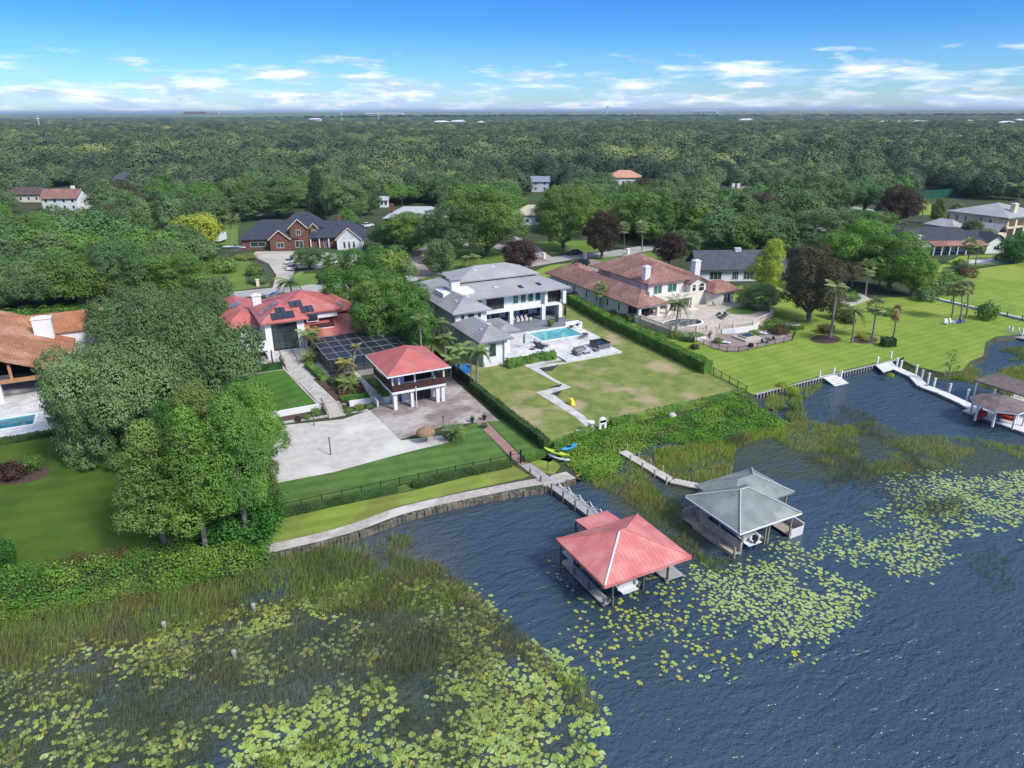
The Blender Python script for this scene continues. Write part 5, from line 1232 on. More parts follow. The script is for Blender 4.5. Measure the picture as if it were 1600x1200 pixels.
for a, b, z, t in ((8.3, 15.1, 3.3, 6.2), (14.1, 20.1, 6.3, 9.1), (28.1, 36.1, 3.1, 6.7), (19.6, 22.7, 5.7, 7.4)):
    y = {8.3: -2.6, 14.1: -.8, 28.1: -3.9, 19.6: 2.1}[a]; m_ = (a+b)/2
    T.part('barge_board', MB().face([(a, y-.06, z-.3), (a, y-.06, z+.03), (m_, y-.06, t+.03), (m_, y-.06, t-.3)][::-1]).face([(m_, y-.06, t-.3), (m_, y-.06, t+.03), (b, y-.06, z+.03), (b, y-.06, z-.3)][::-1]), PEACH)
for a, b, c_, z0, z1, nm in ((2.5, 7, 0, .9, 2.4, 'window'), (10.7, 12.8, -2.2, .8, 2.4, 'window'), (16.4, 17.8, -.4, 4.2, 5.8, 'window'), (15.8, 18.2, -.4, .5, 2.6, 'window'), (20.6, 22, 2.5, 4.2, 5.3, 'window'), (24, 25.2, 1.5, .1, 2.4, 'door')): window(T, 'y-', c_, a, b, z0, z1, nx=2, name=nm)
for a in (30.4, 31.8, 33.2): window(T, 'y-', -3.5, a, a+.8, .6, 2.2, arch=True)
for x in (20.2, 22.8, 25.6): bx(T, 'column', x-.15, .8, 0, x+.15, 1.1, 3.0, TRIM)
chimney(T, 28.5, 7.5, 5, 9.0, 1.3, 1.1, BRICK, False)

# ================================================================ houses on the right
T = Thing('ranch_house', 'low white ranch house with dark roof and terracotta porch roof at the right', 'house', (*G(1448, 400, 1), 1), rz=R(-22))
T.part('wall', MB().box(-6, 4, 0, 19, 12, 3.0).box(19, 1.5, 0, 24.5, 11, 3.0), WHITE); T.part('gable_wall', MB().gable_wall(19, 1.5, 24.5, 11, 3.0, 5.0, 'y'), WHITE)
T.part('roof', MB().hip(-8, 3.2, 20, 15, 3.3, 6.6, th=.2), mat('charcoal_shingle', (.045, .048, .06), (.065, .068, .082), 1, .9, pattern='rows', psize=(0, .4), pstr=.25), label='charcoal hip roof'); CHAR = MATS['charcoal_shingle']
T.part('roof', MB().gable(18.4, .9, 25.1, 12.5, 3.15, 5.4, .2, 'y'), CHAR); T.part('roof', MB().gable(8, 6, 24, 14, 3.6, 5.4, .2, 'x'), CHAR)
T.part('porch_roof', MB().face([(-6.5, .2, 2.75), (18.4, .2, 2.75), (18.4, 4.4, 3.75), (-6.5, 4.4, 3.75)]).box(-6.5, .25, 2.55, 18.4, .5, 2.73), TERRA); T.part('gable_wall', MB().gable_wall(-2.2, .1, 1.6, .5, 2.5, 3.9, 'y'), WHITE); T.part('roof', MB().gable(-2.6, -.2, 2.0, 4.4, 2.6, 4.1, .15, 'y'), TERRA)
for x in (2.2, 4.6, 7.0, 9.4, 12.0, 18.1): bx(T, 'column', x-.12, .45, 0, x+.12, .7, 2.55, TRIM)
for a in (2.6, 5.2, 8.0, 11, 14.5): window(T, 'y-', 4.0, a, a+1.6, .3, 2.3, nx=2, name='glass_door')
window(T, 'y-', 1.5, 20.9, 22.6, 1.0, 2.2, nx=2); chimney(T, -.6, 4.2, 2.5, 5.0, 1.1, .9, WHITE)
slab('ranch_patio', GP([(1495, 409), (1560, 402), (1566, 409), (1530, 413), (1500, 415)], 1.02), .9, 1.05, TRAV)
T = Thing('peach_villa', 'large peach two storey villa with grey hip roof and arched balconies at the right edge', 'villa', (250, 140, 1))
T.part('wall', MB().box(242.6, 134, 1, 262, 150, 7.8), PEACH); T.part('wall', MB().box(247, 131.2, 1, 248, 134, 7.6).box(252, 131.2, 1, 253, 134, 7.6).box(257, 131.2, 1, 258, 134, 7.6).box(243.4, 131.6, 1, 244.3, 134, 7.6).box(243.4, 131.3, 4.3, 262, 134, 4.8).box(243.4, 131.3, 7.2, 262, 134, 7.8), PEACH)
for a in (244.6, 248.6, 253.6): window(T, 'y-', 134, a, a+2.6, 1.2, 3.6, nx=2, glass=DARK); window(T, 'y-', 134, a, a+2.6, 5.0, 6.4, nx=2, arch=False, glass=DARK)
for y in (136, 139, 144, 147): window(T, 'x-', 242.6, y, y+.9, 5.2, 6.8)
T.part('roof', MB().hip(241.4, 130.4, 263, 151, 8, 11, th=.3), GREYROOF2); chimney(T, 249.5, 134, 8.4, 11.4, 1.8, 1.4, PEACH)
T.part('roof', MB().hip(233.5, 142, 240.5, 153, 4, 6.0, th=.2), GREYROOF2); T.part('wall', MB().box(234.2, 142.7, 1, 239.9, 152.3, 3.8), WHITE)
T.part('roof', MB().gable(236, 130, 242, 137, 3.6, 6.2, .2, 'y'), GREYROOF2); T.part('wall', MB().box(236.6, 130.6, 1, 241.4, 136.6, 3.6), PEACH)

T = Thing('blue_roof_house', 'white single storey house with slate blue roof behind the terracotta villa', 'house', (*G(1092, 440, 1), 1), rz=R(-25))
NAV2 = mat('slate_blue_shingle', (.085, .095, .115), (.065, .074, .092), .8, .9, pattern='rows', psize=(0, .35), pstr=.2)
T.part('wall', MB().box(0, 0, 0, 20, 9, 3.0), WHITE); T.part('roof', MB().gable(-1, -1, 21.5, 10, 3.1, 6.8, .2, 'x'), NAV2); T.part('gable_wall', MB().gable_wall(0, 0, 20, 9, 3.0, 6.4, 'x'), WHITE)
for a, b in ((2.5, 5.5), (8, 9.6), (10.8, 13.2), (14.2, 18.6)): window(T, 'y-', 0, a, b, .4, 2.4, nx=3)
T.part('roof_vent', MB().box(9.5, 3.8, 6.4, 11, 5, 7.3), BLUEGREY)

# small houses showing between the trees
def cottage(label, px, py, w, d, h, roofm, wallm=None, rz=R(-27), kind='hip', rise=2.6, chim=None, name='cottage', dz=0):
    T = Thing(name, label, 'house', (*G(px, py, 1), 1+dz), rz=rz)
    T.part('wall', MB().box(-w/2, 0, 0, w/2, d, h), wallm or WHITE)
    if kind == 'hip': T.part('roof', MB().hip(-w/2-.6, -.6, w/2+.6, d+.6, h+.1, h+rise, th=.2), roofm)
    else: T.part('roof', MB().gable(-w/2-.6, -.6, w/2+.6, d+.6, h+.1, h+rise, .2, 'x'), roofm); T.part('gable_wall', MB().gable_wall(-w/2, 0, w/2, d, h, h+rise-.3, 'x'), wallm or WHITE)
    n = max(2, int(w/3.2))
    for i in range(n): a = -w/2+w*(i+.5)/n; window(T, 'y-', 0, a-.6, a+.6, 1.0, min(2.4, h-.3))
    if h > 4.6:
        for i in range(n): a = -w/2+w*(i+.5)/n; window(T, 'y-', 0, a-.6, a+.6, 3.6, 4.9)
    if chim: chimney(T, chim[0], chim[1], h, h+rise+1.2, 1.3, 1.1, chim[2], False)
    return T
PALER = mat('pale_grey_shingle', (.42, .44, .45), (.36, .38, .39), 1, .9); TANR = mat('tan_shingle', (.50, .45, .33), (.42, .38, .28), 1, .9); SALMON = mat('salmon_tile', (.55, .29, .19), (.48, .25, .165), 1, .9); DKB = mat('dark_brown_shingle', (.12, .085, .085), (.09, .065, .065), 1, .9)
cottage('house with pale grey roof and two brick chimneys half hidden behind oaks', 650, 356, 22, 12, 3.4, PALER, BRICK, rise=3.4, chim=(-9, 4, BRICK)); 
cottage('tan roofed white house peeking out between round oaks', 832, 352, 15, 12, 3.6, TANR, rise=3.0)
cottage('pale blue two storey house seen through a gap in the woodland', 844, 300, 9, 8, 5.0, mat('blue_grey_metal', (.22, .27, .33), None, 1, .7), BLUEGREY, kind='gable')
cottage('house with salmon tiled roof in the middle of the woodland', 978, 290, 20, 14, 4.2, SALMON, rise=3.6)
cottage('dark brown roofed white house behind the salmon roof', 975, 270, 26, 12, 5.6, DKB, rise=3.0, kind='gable')
cottage('small white house with pinkish red gable roof in the left woodland', 96, 330, 15, 9, 5.2, TERRA, rise=3.6, kind='gable', chim=(4, 5, WHITE))
cottage('white house with low red roof right of the pinkish gable', 124, 326, 9, 8, 4.0, TERRA, rise=1.6, kind='hip')
cottage('dark roofed house with a round white chimney in the right woodland', 1134, 318, 12, 10, 4.0, NAVY, CREAM, rise=3.0, chim=(6, 4, WHITE))
cottage('brown roofed house deep in the right woodland', 1168, 318, 14, 10, 4.0, mat('rust_shingle', (.28, .16, .11), None, 1, .9), CREAM, rise=3.0, chim=(-6, 4, WHITE))
cottage('blue grey roof corner in a gap of the left woodland', 192, 296, 12, 10, 5, NAV2, BLUEGREY, rise=4)
cottage('brown roofed bungalow under oaks at the far left', 40, 316, 22, 10, 3.4, DKB, CREAM, rise=3)
cottage('white farmhouse gable showing beyond the navy roofs', 600, 324, 3.5, 4, 3.0, PALER, rise=1.6, kind='gable')
# ================================================================ seawalls
S = Thing('rock_seawall', 'low rough block seawall curving along the pale gravel path', 'seawall', (*G(620, 812, 0), 0))
line = smooth_line(wp(SH_W), 5); ROCK = mat('stained_block', (.21, .18, .135), (.08, .07, .055), 1.6, .95, bump=.04)
mb = MB(); k = 0
bl = []
for a, b in zip(line[:-1], line[1:]):
    l = math.hypot(b[0]-a[0], b[1]-a[1]); n = max(1, round(l/.42)); ang = math.atan2(b[1]-a[1], b[0]-a[0])
    for i in range(n):
        t = (i+.5)/n; bl.append((a[0]+(b[0]-a[0])*t+random.uniform(-.04, .04), a[1]+(b[1]-a[1])*t+random.uniform(-.04, .04), ang+random.uniform(-.1, .1), l/n*.9, .42+random.uniform(0, .15), 1.0+random.uniform(-.05, .06)))
for x, y, an, w, d, z in bl[:290]: S.part('block', MB().obox((x, y), (w, d), an, -.3, z), ROCK)
S.part('seawall_footing', MB().prism(strip([(p[0]-.02, p[1]+.25) for p in line], .5), -.4, .9), ROCK)
B = Thing('bulkhead', 'dark slatted timber bulkhead with pale cap along the bright right lawn', 'seawall', (91, 70, 0))
bl_ = wp(SH_B); mb = MB()
for p, q in zip(bl_[:-1], bl_[1:]):
    B.part('board_wall', MB().wall(p, q, .12, -.5, LZ+.02), BLACKM); B.part('cap', MB().wall((p[0], p[1]-.02), (q[0], q[1]-.02), .34, LZ+.02, LZ+.10), WOODG2)
    l = math.hypot(q[0]-p[0], q[1]-p[1]); n = int(l/.62)
    for i in range(n): t = (i+.5)/n; x, y = p[0]+(q[0]-p[0])*t, p[1]+(q[1]-p[1])*t; B.part('slat', MB().box(x-.09, y-.20, -.4, x+.09, y-.062, LZ+.018), WOODG)
B = Thing('bulkhead', 'dark timber bulkhead at the far end of the white boardwalk', 'seawall', (*G(1405, 563), 0)); p, q = G(1400, 566), G(1412, 560); B.part('board_wall', MB().wall(p, q, .14, -.5, LZ+.25), BLACKM)

def piles(T, pts, z0, z1, r=.11, m=None, cap=None, name='pile'):
    for x, y in pts:
        o = T.part(name, MB().tube((x, y, z0), (x, y, z1), r, 8), m or POST)
        if cap: T.part('pile_cap', MB().lathe((x, y, z1), [(r*1.15, 0), (r*.2, .14)], 8), cap, parent=o)
# ================================================================ pier and red boathouse
T = Thing('long_pier', 'long grey plank pier running from the brick walk to the red boathouse', 'pier', (36.6, 58, 0))
PA, PB = (35.3, 65.8), (36.9, 48.9)
def on(a, b, t, o=0):
    dx, dy = b[0]-a[0], b[1]-a[1]; l = math.hypot(dx, dy); return (a[0]+dx*t-dy/l*o, a[1]+dy*t+dx/l*o)
n = 40
for i in range(n):
    T.part('deck_board_run', MB().prism([on(PA, PB, i/n, -.68), on(PA, PB, (i+.93)/n, -.68), on(PA, PB, (i+.93)/n, .68), on(PA, PB, i/n, .68)], 1.02-.30*i/n, 1.10-.30*i/n), WOODG)
T.part('joist', MB().wall(on(PA, PB, .2, .58), on(PA, PB, 1, .58), .12, .45, .70).wall(on(PA, PB, .2, -.58), on(PA, PB, 1, -.58), .12, .45, .70), POST)
piles(T, [on(PA, PB, (i+1)/8, -.80) for i in range(7)], -2, 1.75, .10); piles(T, [on(PA, PB, (i+.3)/6, .82) for i in range(1, 6)], -2, 1.2, .10)
R_ = Thing('rope_rail', 'sagging white rope on short posts along the right side of the long grey pier', 'rope', (38, 60, 0))
rp = [G(872, 752, 1.6), G(888, 761, 1.6), G(905, 773, 1.6), G(922, 784, 1.6), G(938, 795, 1.6), G(953, 806, 1.6)]
for p in rp: R_.part('post', MB().tube((*p, -1), (*p, 1.65), .045, 6), POST)
for a, b in zip(rp[:-1], rp[1:]):
    pts = [(a[0]+(b[0]-a[0])*t, a[1]+(b[1]-a[1])*t, 1.6-.42*4*t*(1-t)) for t in [i/6 for i in range(7)]]; R_.part('rope', MB().path_tube(pts, .045, 5), TRIM)

T = Thing('red_boathouse', 'open boathouse with faded red metal hip roof and white ridge flashing', 'boathouse', (33.2, 44, 0))
x0, y0, x1, y1, ze, za = 28.6, 39.6, 37.7, 47.4, 3.6, 5.35; cx, cy = 33.1, 43.6
def rib_face(P, n_, name='roof_panel'):
    """roof plane as standing seam sheets: P = eave a, eave b, top b, top a (tops may meet)"""
    a, b, tb, ta = map(Vector, P); nrm = (b-a).cross(ta-a).normalized(); L_ = (b-a).length; e = (b-a)/L_
    up = nrm.cross(e)
    def h(s):      # height of the plane above the eave at distance s along it
        sa, sb = (ta-a).dot(e), (tb-a).dot(e); H = (ta-a).dot(up)
        if s < sa: return H*s/sa if sa > 1e-6 else H
        if s > sb: return H*(L_-s)/(L_-sb) if L_-sb > 1e-6 else H
        return H
    for i in range(n_):
        s0, s1 = L_*i/n_, L_*(i+1)/n_; g = .012
        q = [a+e*(s0+g), a+e*(s1-g), a+e*(s1-g)+up*h(s1-g), a+e*(s0+g)+up*h(s0+g)]
        br = [s for s in ((ta-a).dot(e), (tb-a).dot(e)) if s0 < s < s1]
        if br: q.insert(3, a+e*br[0]+up*h(br[0]))
        mb = MB(); lift = nrm*.03; mb.face([p+lift for p in q])
        mb.tube(a+e*s1+lift, a+e*s1+up*max(.02, h(s1))+lift, .022, 4) if i < n_-1 else None
        T.part(name, mb, REDMETAL)
A_, B_, C_, D_ = (x0, y0, ze), (x1, y0, ze), (x1, y1, ze), (x0, y1, ze); R1, R2 = (cx-.35, cy, za), (cx+.35, cy, za)
T.part('roof_deck', MB().hip(x0, y0, x1, y1, ze-.01, za-.01, th=.06, inset=4.2), REDMETAL)
rib_face((A_, B_, R2, R1), 22); rib_face((D_, A_, R1, R1), 18); rib_face((B_, C_, R2, R2), 18); rib_face((C_, D_, R1, R2), 22)
T.part('ridge_cap', MB().tube((x0+.1, y0+.1, ze+.05), (cx-.4, cy-.1, za+.02), .09, 6), TRIM, label='white flashing on the front hip')
T.part('ridge_cap', MB().tube((x1, y0, ze+.06), (cx+.35, cy, za+.05), .07, 6).tube((cx-.35, cy, za+.06), (cx+.35, cy, za+.06), .07, 6), REDMETAL); T.part('ridge_cap', MB().tube((x1, y1, ze+.06), (cx+.35, cy, za+.05), .07, 6), REDMETAL); T.part('ridge_cap', MB().tube((x0, y1, ze+.06), (cx-.35, cy, za+.05), .07, 6), REDMETAL)
T.part('fascia', MB().box(x0, y0-.03, ze-.24, x1, y0+.0, ze-.0).box(x0-.03, y0, ze-.24, x0, y1, ze-.0).box(x1, y0, ze-.24, x1+.03, y1, ze).box(x0, y1, ze-.24, x1, y1+.03, ze), REDMETAL)
T.part('lean_to_roof', MB().face([(31.9, 47.2, 3.72), (35.6, 47.2, 3.72), (35.6, 49.5, 3.5), (31.9, 49.5, 3.5)]).box(31.9, 47.3, 3.3, 35.6, 49.5, 3.45), REDMETAL, label='small flat red roof over the pier head')
DK = .62
for nm, a in (('left_walkway', (29.4, 40.8, 30.3, 47.9)), ('back_walkway', (30.3, 47.0, 36.3, 49.2)), ('finger_pier', (33.35, 41.6, 34.15, 47.0)), ('right_platform', (36.3, 41.0, 38.3, 48.4))):
    k = int((a[3]-a[1])/.36); 
    for i in range(k): T.part('deck_board_run', MB().box(a[0], a[1]+(a[3]-a[1])*i/k, DK-.1, a[2], a[1]+(a[3]-a[1])*(i+.94)/k, DK), WOODG)
    T.part('joist', MB().box(a[0]+.05, a[1]+.05, DK-.35, a[0]+.15, a[3]-.05, DK-.102).box(a[2]-.15, a[1]+.05, DK-.35, a[2]-.05, a[3]-.05, DK-.102), POST)
GPOST = mat('green_grey_pile', (.13, .14, .125), (.08, .09, .08), 3, .9)
piles(T, [(29.55, 40.9), (30.25, 40.6), (29.5, 43.2), (29.5, 45.6), (33.5, 41.4), (34.1, 41.5)], -2, 1.3, .12)
piles(T, [(30.4, 40.9), (30.4, 43.8), (30.4, 47.0), (33.9, 41.2), (34.1, 46.9), (36.5, 41.1), (36.5, 44), (37.2, 47.0), (31.9, 49.3), (35.6, 49.3), (28.9, 47.0)], -2, 3.4, .11, GPOST)
for x in (30.9, 32.6, 34.7, 36.1): T.part('lift_beam', MB().box(x-.06, 41.2, 2.9, x+.06, 47, 3.1), POST)
T.part('screen_panel', MB().box(30.45, 43.9, 1.2, 30.5, 46.9, 2.8), mat('green_canvas', (.20, .34, .28), (.15, .27, .22), 2, .8))

HULLW = mat('white_gelcoat', (.76, .77, .78), (.70, .71, .72), 1, .25, spec=.6); HULLG = mat('green_gelcoat', (.18, .36, .30), None, 1, .25); SEATM = mat('boat_seat_vinyl', (.62, .60, .56), None, 2, .6); BLUEM = mat('blue_vinyl', (.03, .07, .25), None, 1, .5)
def boat(label, x, y, z, L_, W_, ang, stripe, outboard=True, tower=False, name='motor_boat'):
    T = Thing(name, label, 'boat', (x, y, z), rz=ang)
    secs = []; n = 9
    for i in range(n):
        t = i/(n-1); w = W_/2*(1-max(0, (t-.45)/.55)**2.3)+.02; h = .75+.22*t; keel = .05+.35*max(0, (t-.6)/.4)**2
        secs.append((L_*(t-.45), w, h, keel))
    V = []; Fq = []; mi = []
    for X, w, h, k in secs: V += [(X, 0, k), (X, w*.62, k+.18), (X, w, h-.18), (X, w*1.0, h), (X, w*.82, h), (X, w*.78, .42), (X, -w*.78, .42), (X, -w*.82, h), (X, -w, h), (X, -w, h-.18), (X, -w*.62, k+.18)]
    m_ = 11
    mb = MB(); mb.v = V
    for i in range(n-1):
        for j in range(m_): jj = (j+1) % m_; mb.f.append((i*m_+j, (i+1)*m_+j, (i+1)*m_+jj, i*m_+jj)); mb.mi.append(1 if j in (2, 8) else 0)
    mb.f.append(tuple(range(m_))[::-1]); mb.mi.append(0); mb.f.append(tuple((n-1)*m_+j for j in range(m_))); mb.mi.append(0)
    T.part('hull', mb, [HULLW, stripe])
    T.part('bow_deck', MB().prism([(L_*.22, -W_*.36), (L_*.42, -W_*.18), (L_*.52, 0), (L_*.42, W_*.18), (L_*.22, W_*.36)], .84, .90), HULLW)
    T.part('seat', MB().box(-L_*.40, -W_*.34, .42, -L_*.30, W_*.34, .80), SEATM); T.part('seat', MB().box(-L_*.08, W_*.12, .42, L_*.0, W_*.32, .85), SEATM); T.part('seat', MB().box(-L_*.08, -W_*.32, .42, L_*.0, -W_*.12, .85), SEATM)
    T.part('console', MB().box(L_*.06, -W_*.34, .42, L_*.13, -W_*.08, .98).box(L_*.06, W_*.08, .42, L_*.13, W_*.34, .98), HULLW)
    T.part('windshield', MB().face([(L_*.13, -W_*.36, .95), (L_*.13, W_*.36, .95), (L_*.09, W_*.30, 1.30), (L_*.09, -W_*.30, 1.30)]), GLASS)
    T.part('swim_platform', MB().box(-L_*.53, -W_*.38, .30, -L_*.452, W_*.38, .36), HULLW)
    if outboard: T.part('outboard_engine', MB().box(-L_*.47-.42, -.17, .70, -L_*.47+.02, .17, 1.18).box(-L_*.47-.30, -.07, -.15, -L_*.47-.10, .07, .70), BLACKM)
    if tower: T.part('wake_tower', MB().path_tube([(0, -W_*.42, .95), (-.3, -W_*.36, 2.0), (-.3, W_*.36, 2.0), (0, W_*.42, .95)], .035, 6).path_tube([(.9, -W_*.42, .95), (-.2, -W_*.36, 2.0)], .03, 6).path_tube([(.9, W_*.42, .95), (-.2, W_*.36, 2.0)], .03, 6), BLACKM)
    return T
boat('white and pale green motor boat on the lift under the red boathouse roof', 32.0, 43.4, 1.0, 5.6, 2.1, R(90), HULLG, outboard=False)
J = Thing('jet_ski', 'white jet ski hanging in the right slip of the red boathouse', 'jet ski', (35.2, 43.6, 1.1), rz=R(90))
J.part('hull', MB().prism([(-1.4, -.45), (.6, -.5), (1.5, -.1), (1.5, .1), (.6, .5), (-1.4, .45)], 0, .42, [(-1.4, -.35), (.6, -.38), (1.3, -.06), (1.3, .06), (.6, .38), (-1.4, .35)]), HULLW)
J.part('seat', MB().box(-1.1, -.17, .42, .3, .17, .72), BLACKM); J.part('handlebar', MB().tube((.45, 0, .4), (.3, 0, .98), .08, 6).tube((.3, -.36, 1.0), (.3, .36, 1.0), .025, 5), BLACKM)
J.part('lift_cradle', MB().box(-1.5, -.6, -.16, 1.3, -.45, -.04).box(-1.5, .45, -.16, 1.3, .6, -.04), TRIM)

# ================================================================ grey green boathouse and its boardwalk
T = Thing('grey_boathouse', 'boathouse with weathered grey green hip roofs and tan plank side walls', 'boathouse', (48.5, 44.5, 0))
T.part('roof', MB().hip(44.1, 40.4, 51.9, 48.0, 3.6, 5.35, th=.14, inset=3.4, axis='x'), SLATE, label='front grey green hip roof'); T.part('roof', MB().hip(46.4, 43.5, 54.4, 49.4, 3.62, 5.0, th=.14, axis='x'), SLATE, label='rear grey green hip roof')
FL = mat('pale_flashing', (.50, .52, .50), None, 2, .7)
for a, b in (((44.1, 40.4, 3.66), (47.5, 44.2, 5.4)), ((51.9, 40.4, 3.66), (48.5, 44.2, 5.4)), ((47.5, 44.2, 5.4), (48.5, 44.2, 5.4)), ((44.1, 48.0, 3.66), (47.5, 44.2, 5.4)), ((54.4, 43.5, 3.68), (51.45, 46.45, 5.05)), ((54.4, 49.4, 3.68), (51.45, 46.45, 5.05))): T.part('ridge_cap', MB().tube(a, b, .075, 5), FL)
T.part('gutter', MB().box(44.0, 40.32, 3.42, 52.0, 40.39, 3.58).box(44.02, 40.4, 3.42, 44.08, 48, 3.58), TRIM)
for a in ((44.4, 41.2, 45.4, 48.6), (45.4, 47.4, 54.2, 48.9), (51.6, 41.0, 53.4, 47.4), (48.6, 42.0, 49.2, 47.4)):
    k = int((a[3]-a[1])/.36)
    for i in range(k): T.part('deck_board_run', MB().box(a[0], a[1]+(a[3]-a[1])*i/k, .58, a[2], a[1]+(a[3]-a[1])*(i+.94)/k, .70), WOODB)
PL = mat('tan_plank_wall', (.55, .46, .385), (.47, .39, .32), .8, .8, pattern='planks', psize=(0, .30), pstr=.25)
for i, (a, b) in enumerate(((41.2, 43.4), (43.4, 45.6), (45.6, 47.0))): T.part('side_panel', MB().box(44.42, a+.02, .12, 44.5, b-.02, .72), PL); T.part('side_panel', MB().box(45.3, a+.02, .74, 45.38, b-.02, 1.75), PL)
T.part('side_panel', MB().box(53.3, 41.0, .1, 53.42, 44.5, 1.7), mat('white_plank_wall', (.70, .68, .66), (.6, .58, .56), 1, .8, pattern='planks', psize=(0, .3), pstr=.2)); T.part('side_panel', MB().box(51.7, 40.98, .05, 53.3, 41.06, 1.35), MATS['white_plank_wall'])
T.part('side_panel', MB().box(44.5, 48.52, .7, 46.2, 48.6, 1.7), PL)
piles(T, [(44.45, 41.1), (44.45, 43.3), (44.45, 45.5), (44.45, 48.6), (45.3, 41.3)], -2, 1.5, .12, mat('tan_post', (.42, .34, .27), (.3, .24, .19), 3, .9))
piles(T, [(45.45, 41.3), (45.4, 44.3), (45.4, 47.5), (48.7, 41.5), (49.1, 41.5), (51.6, 41.1), (53.9, 44.0), (53.9, 48.8), (48.9, 47.4), (46.7, 49)], -2, 3.5, .10, MATS['tan_post'])
boat('white boat with blue trim and black outboard in the grey boathouse slip', 46.9, 44.0, .9, 5.8, 2.2, R(90), BLUEM, outboard=True, tower=True)
T = Thing('boardwalk', 'bent pale boardwalk reaching from the weeds to the grey boathouse', 'boardwalk', (48.3, 57, 0))
bp_ = [(47.9, 64.0), (48.2, 60.0), (48.5, 55.4), (50.3, 53.0), (52.6, 49.2)]
WPATH = mat('pale_boardwalk_planks', (.55, .49, .45), (.45, .40, .36), 1.2, .8)
for a, b in zip(bp_[:-1], bp_[1:]):
    l = math.hypot(b[0]-a[0], b[1]-a[1]); k = int(l/.42)
    for i in range(k): T.part('deck_board_run', MB().prism([on(a, b, i/k, -.6), on(a, b, (i+.93)/k, -.6), on(a, b, (i+.93)/k, .6), on(a, b, i/k, .6)], .6, .72), WPATH)
    T.part('joist', MB().wall(on(a, b, 0, .5), on(a, b, 1, .5), .1, .35, .598).wall(on(a, b, 0, -.5), on(a, b, 1, -.5), .1, .35, .598), POST)
piles(T, [on(bp_[0], bp_[2], t, .72) for t in (0, .25, .5, .75)]+[on(bp_[0], bp_[2], t, -.72) for t in (.02, .27, .52, .77, 1)]+[on(bp_[3], bp_[4], t, -.72) for t in (.1, .5)], -2, 1.35, .10, MATS['tan_post'])

# ================================================================ right hand docks
T = Thing('lawn_steps', 'white wooden steps from the bright lawn down over the bulkhead', 'steps', (90.5, 70, 0))
for i in range(5): T.part('step', MB().box(89.9, 69.9-.46*i-.43, LZ-.13*i-.05, 92.9, 69.9-.46*i, LZ-.13*i+.06), WOODW)
for x, y in ((89.8, 70.6), (93.0, 70.6), (93.0, 69.2)): T.part('post', MB().box(x-.1, y-.1, .2, x+.1, y+.1, 2.0), TRIM)
T.part('platform', MB().box(89.9, 69.95, LZ, 92.9, 70.6, LZ+.08), WOODW)
T = Thing('white_boardwalk', 'long white boardwalk curving from the bulkhead to the gazebo dock', 'boardwalk', (102, 61, 0))
cp = [G(1385, 568, 1.0), G(1405, 578, .8), G(1428, 588, .8), G(1442, 603, .8), G(1470, 613, .8), G(1505, 629, .8), G(1524, 640, .8)]
pl0 = T.part('platform', MB().prism(GP([(1368, 570), (1392, 563), (1402, 574), (1380, 581)], 1.08), .9, 1.08), WOODW)
for a, b in zip(cp[:-1], cp[1:]):
    l = math.hypot(b[0]-a[0], b[1]-a[1]); k = max(1, int(l/.5))
    for i in range(k): T.part('deck_board_run', MB().prism([on(a, b, i/k, -.8), on(a, b, (i+.95)/k, -.8), on(a, b, (i+.95)/k, .8), on(a, b, i/k, .8)], .72, .86), WOODW)
    T.part('joist', MB().wall(on(a, b, 0, .7), on(a, b, 1, .7), .12, .35, .71).wall(on(a, b, 0, -.7), on(a, b, 1, -.7), .12, .35, .71), POST)
for px_, py_ in ((1370, 570), (1391, 562), (1401, 572), (1407, 576), (1431, 583), (1440, 591), (1450, 596), (1459, 604), (1483, 613), (1511, 622)):
    x, y = G(px_, py_, .8); o = T.part('post', MB().box(x-.11, y-.11, -1, x+.11, y+.11, 2.1), TRIM); T.part('post_cap', MB().box(x-.15, y-.15, 2.1, x+.15, y+.15, 2.18), TRIM, parent=o)
for a, b in zip(cp[1:-1], cp[2:]):
    for t in (.2, .7): x, y = on(a, b, t, -.62); T.part('pile', MB().tube((x, y, -2), (x, y, .7), .1, 6), TRIM)
T = Thing('gazebo_dock', 'white dock platform carrying the brown octagonal gazebo at the right edge', 'dock', (101, 46, 0))
dx0, dx1, dy0, dy1 = 97.0, 112, 38.0, 52.4
for i in range(36): T.part('deck_board_run', MB().box(dx0, dy0+.4*i, .70, dx1, dy0+.4*i+.38, .84), WOODW)
T.part('rim_joist', MB().box(dx0-.02, dy0, .35, dx0+.12, dy1, .698).box(dx0, dy0-.02, .35, dx1, dy0+.1, .698), POST)
for i in range(8): T.part('pile', MB().tube((dx0+.1, dy0+.3+2*i, -2), (dx0+.1, dy0+.3+2*i, .7), .13, 6), TRIM)
gx, gy = G(1556, 656, .85)
T = Thing('gazebo', 'octagonal brown shingled gazebo with white posts on the white dock', 'gazebo', (gx, gy, .85))
oc = lambda r: [(gx+r*math.cos(PI/8+PI/4*i), gy+r*math.sin(PI/8+PI/4*i)) for i in range(8)]
for i in range(8):
    a, b = oc(3.55)[i], oc(3.55)[(i+1) % 8]; T.part('roof_facet', MB().face([(*a, 3.3), (*b, 3.3), (gx, gy, 4.6)]), BROWNSH)
    p = oc(3.0)[i]; T.part('post', MB().box(p[0]-.11, p[1]-.11, .85, p[0]+.11, p[1]+.11, 3.2), TRIM)
T.part('eave_beam', MB().prism(oc(3.5), 3.08, 3.28), TRIM); T.part('finial', MB().lathe((gx, gy, 4.55), [(.15, 0), (.15, .25), (.02, .5)], 6), BROWNSH)
T = Thing('boat_shelter', 'long brown shingled boat shelter with white posts behind the gazebo', 'boathouse', (107, 50, 0))
sx0, sy0 = G(1527, 610, 3.6)
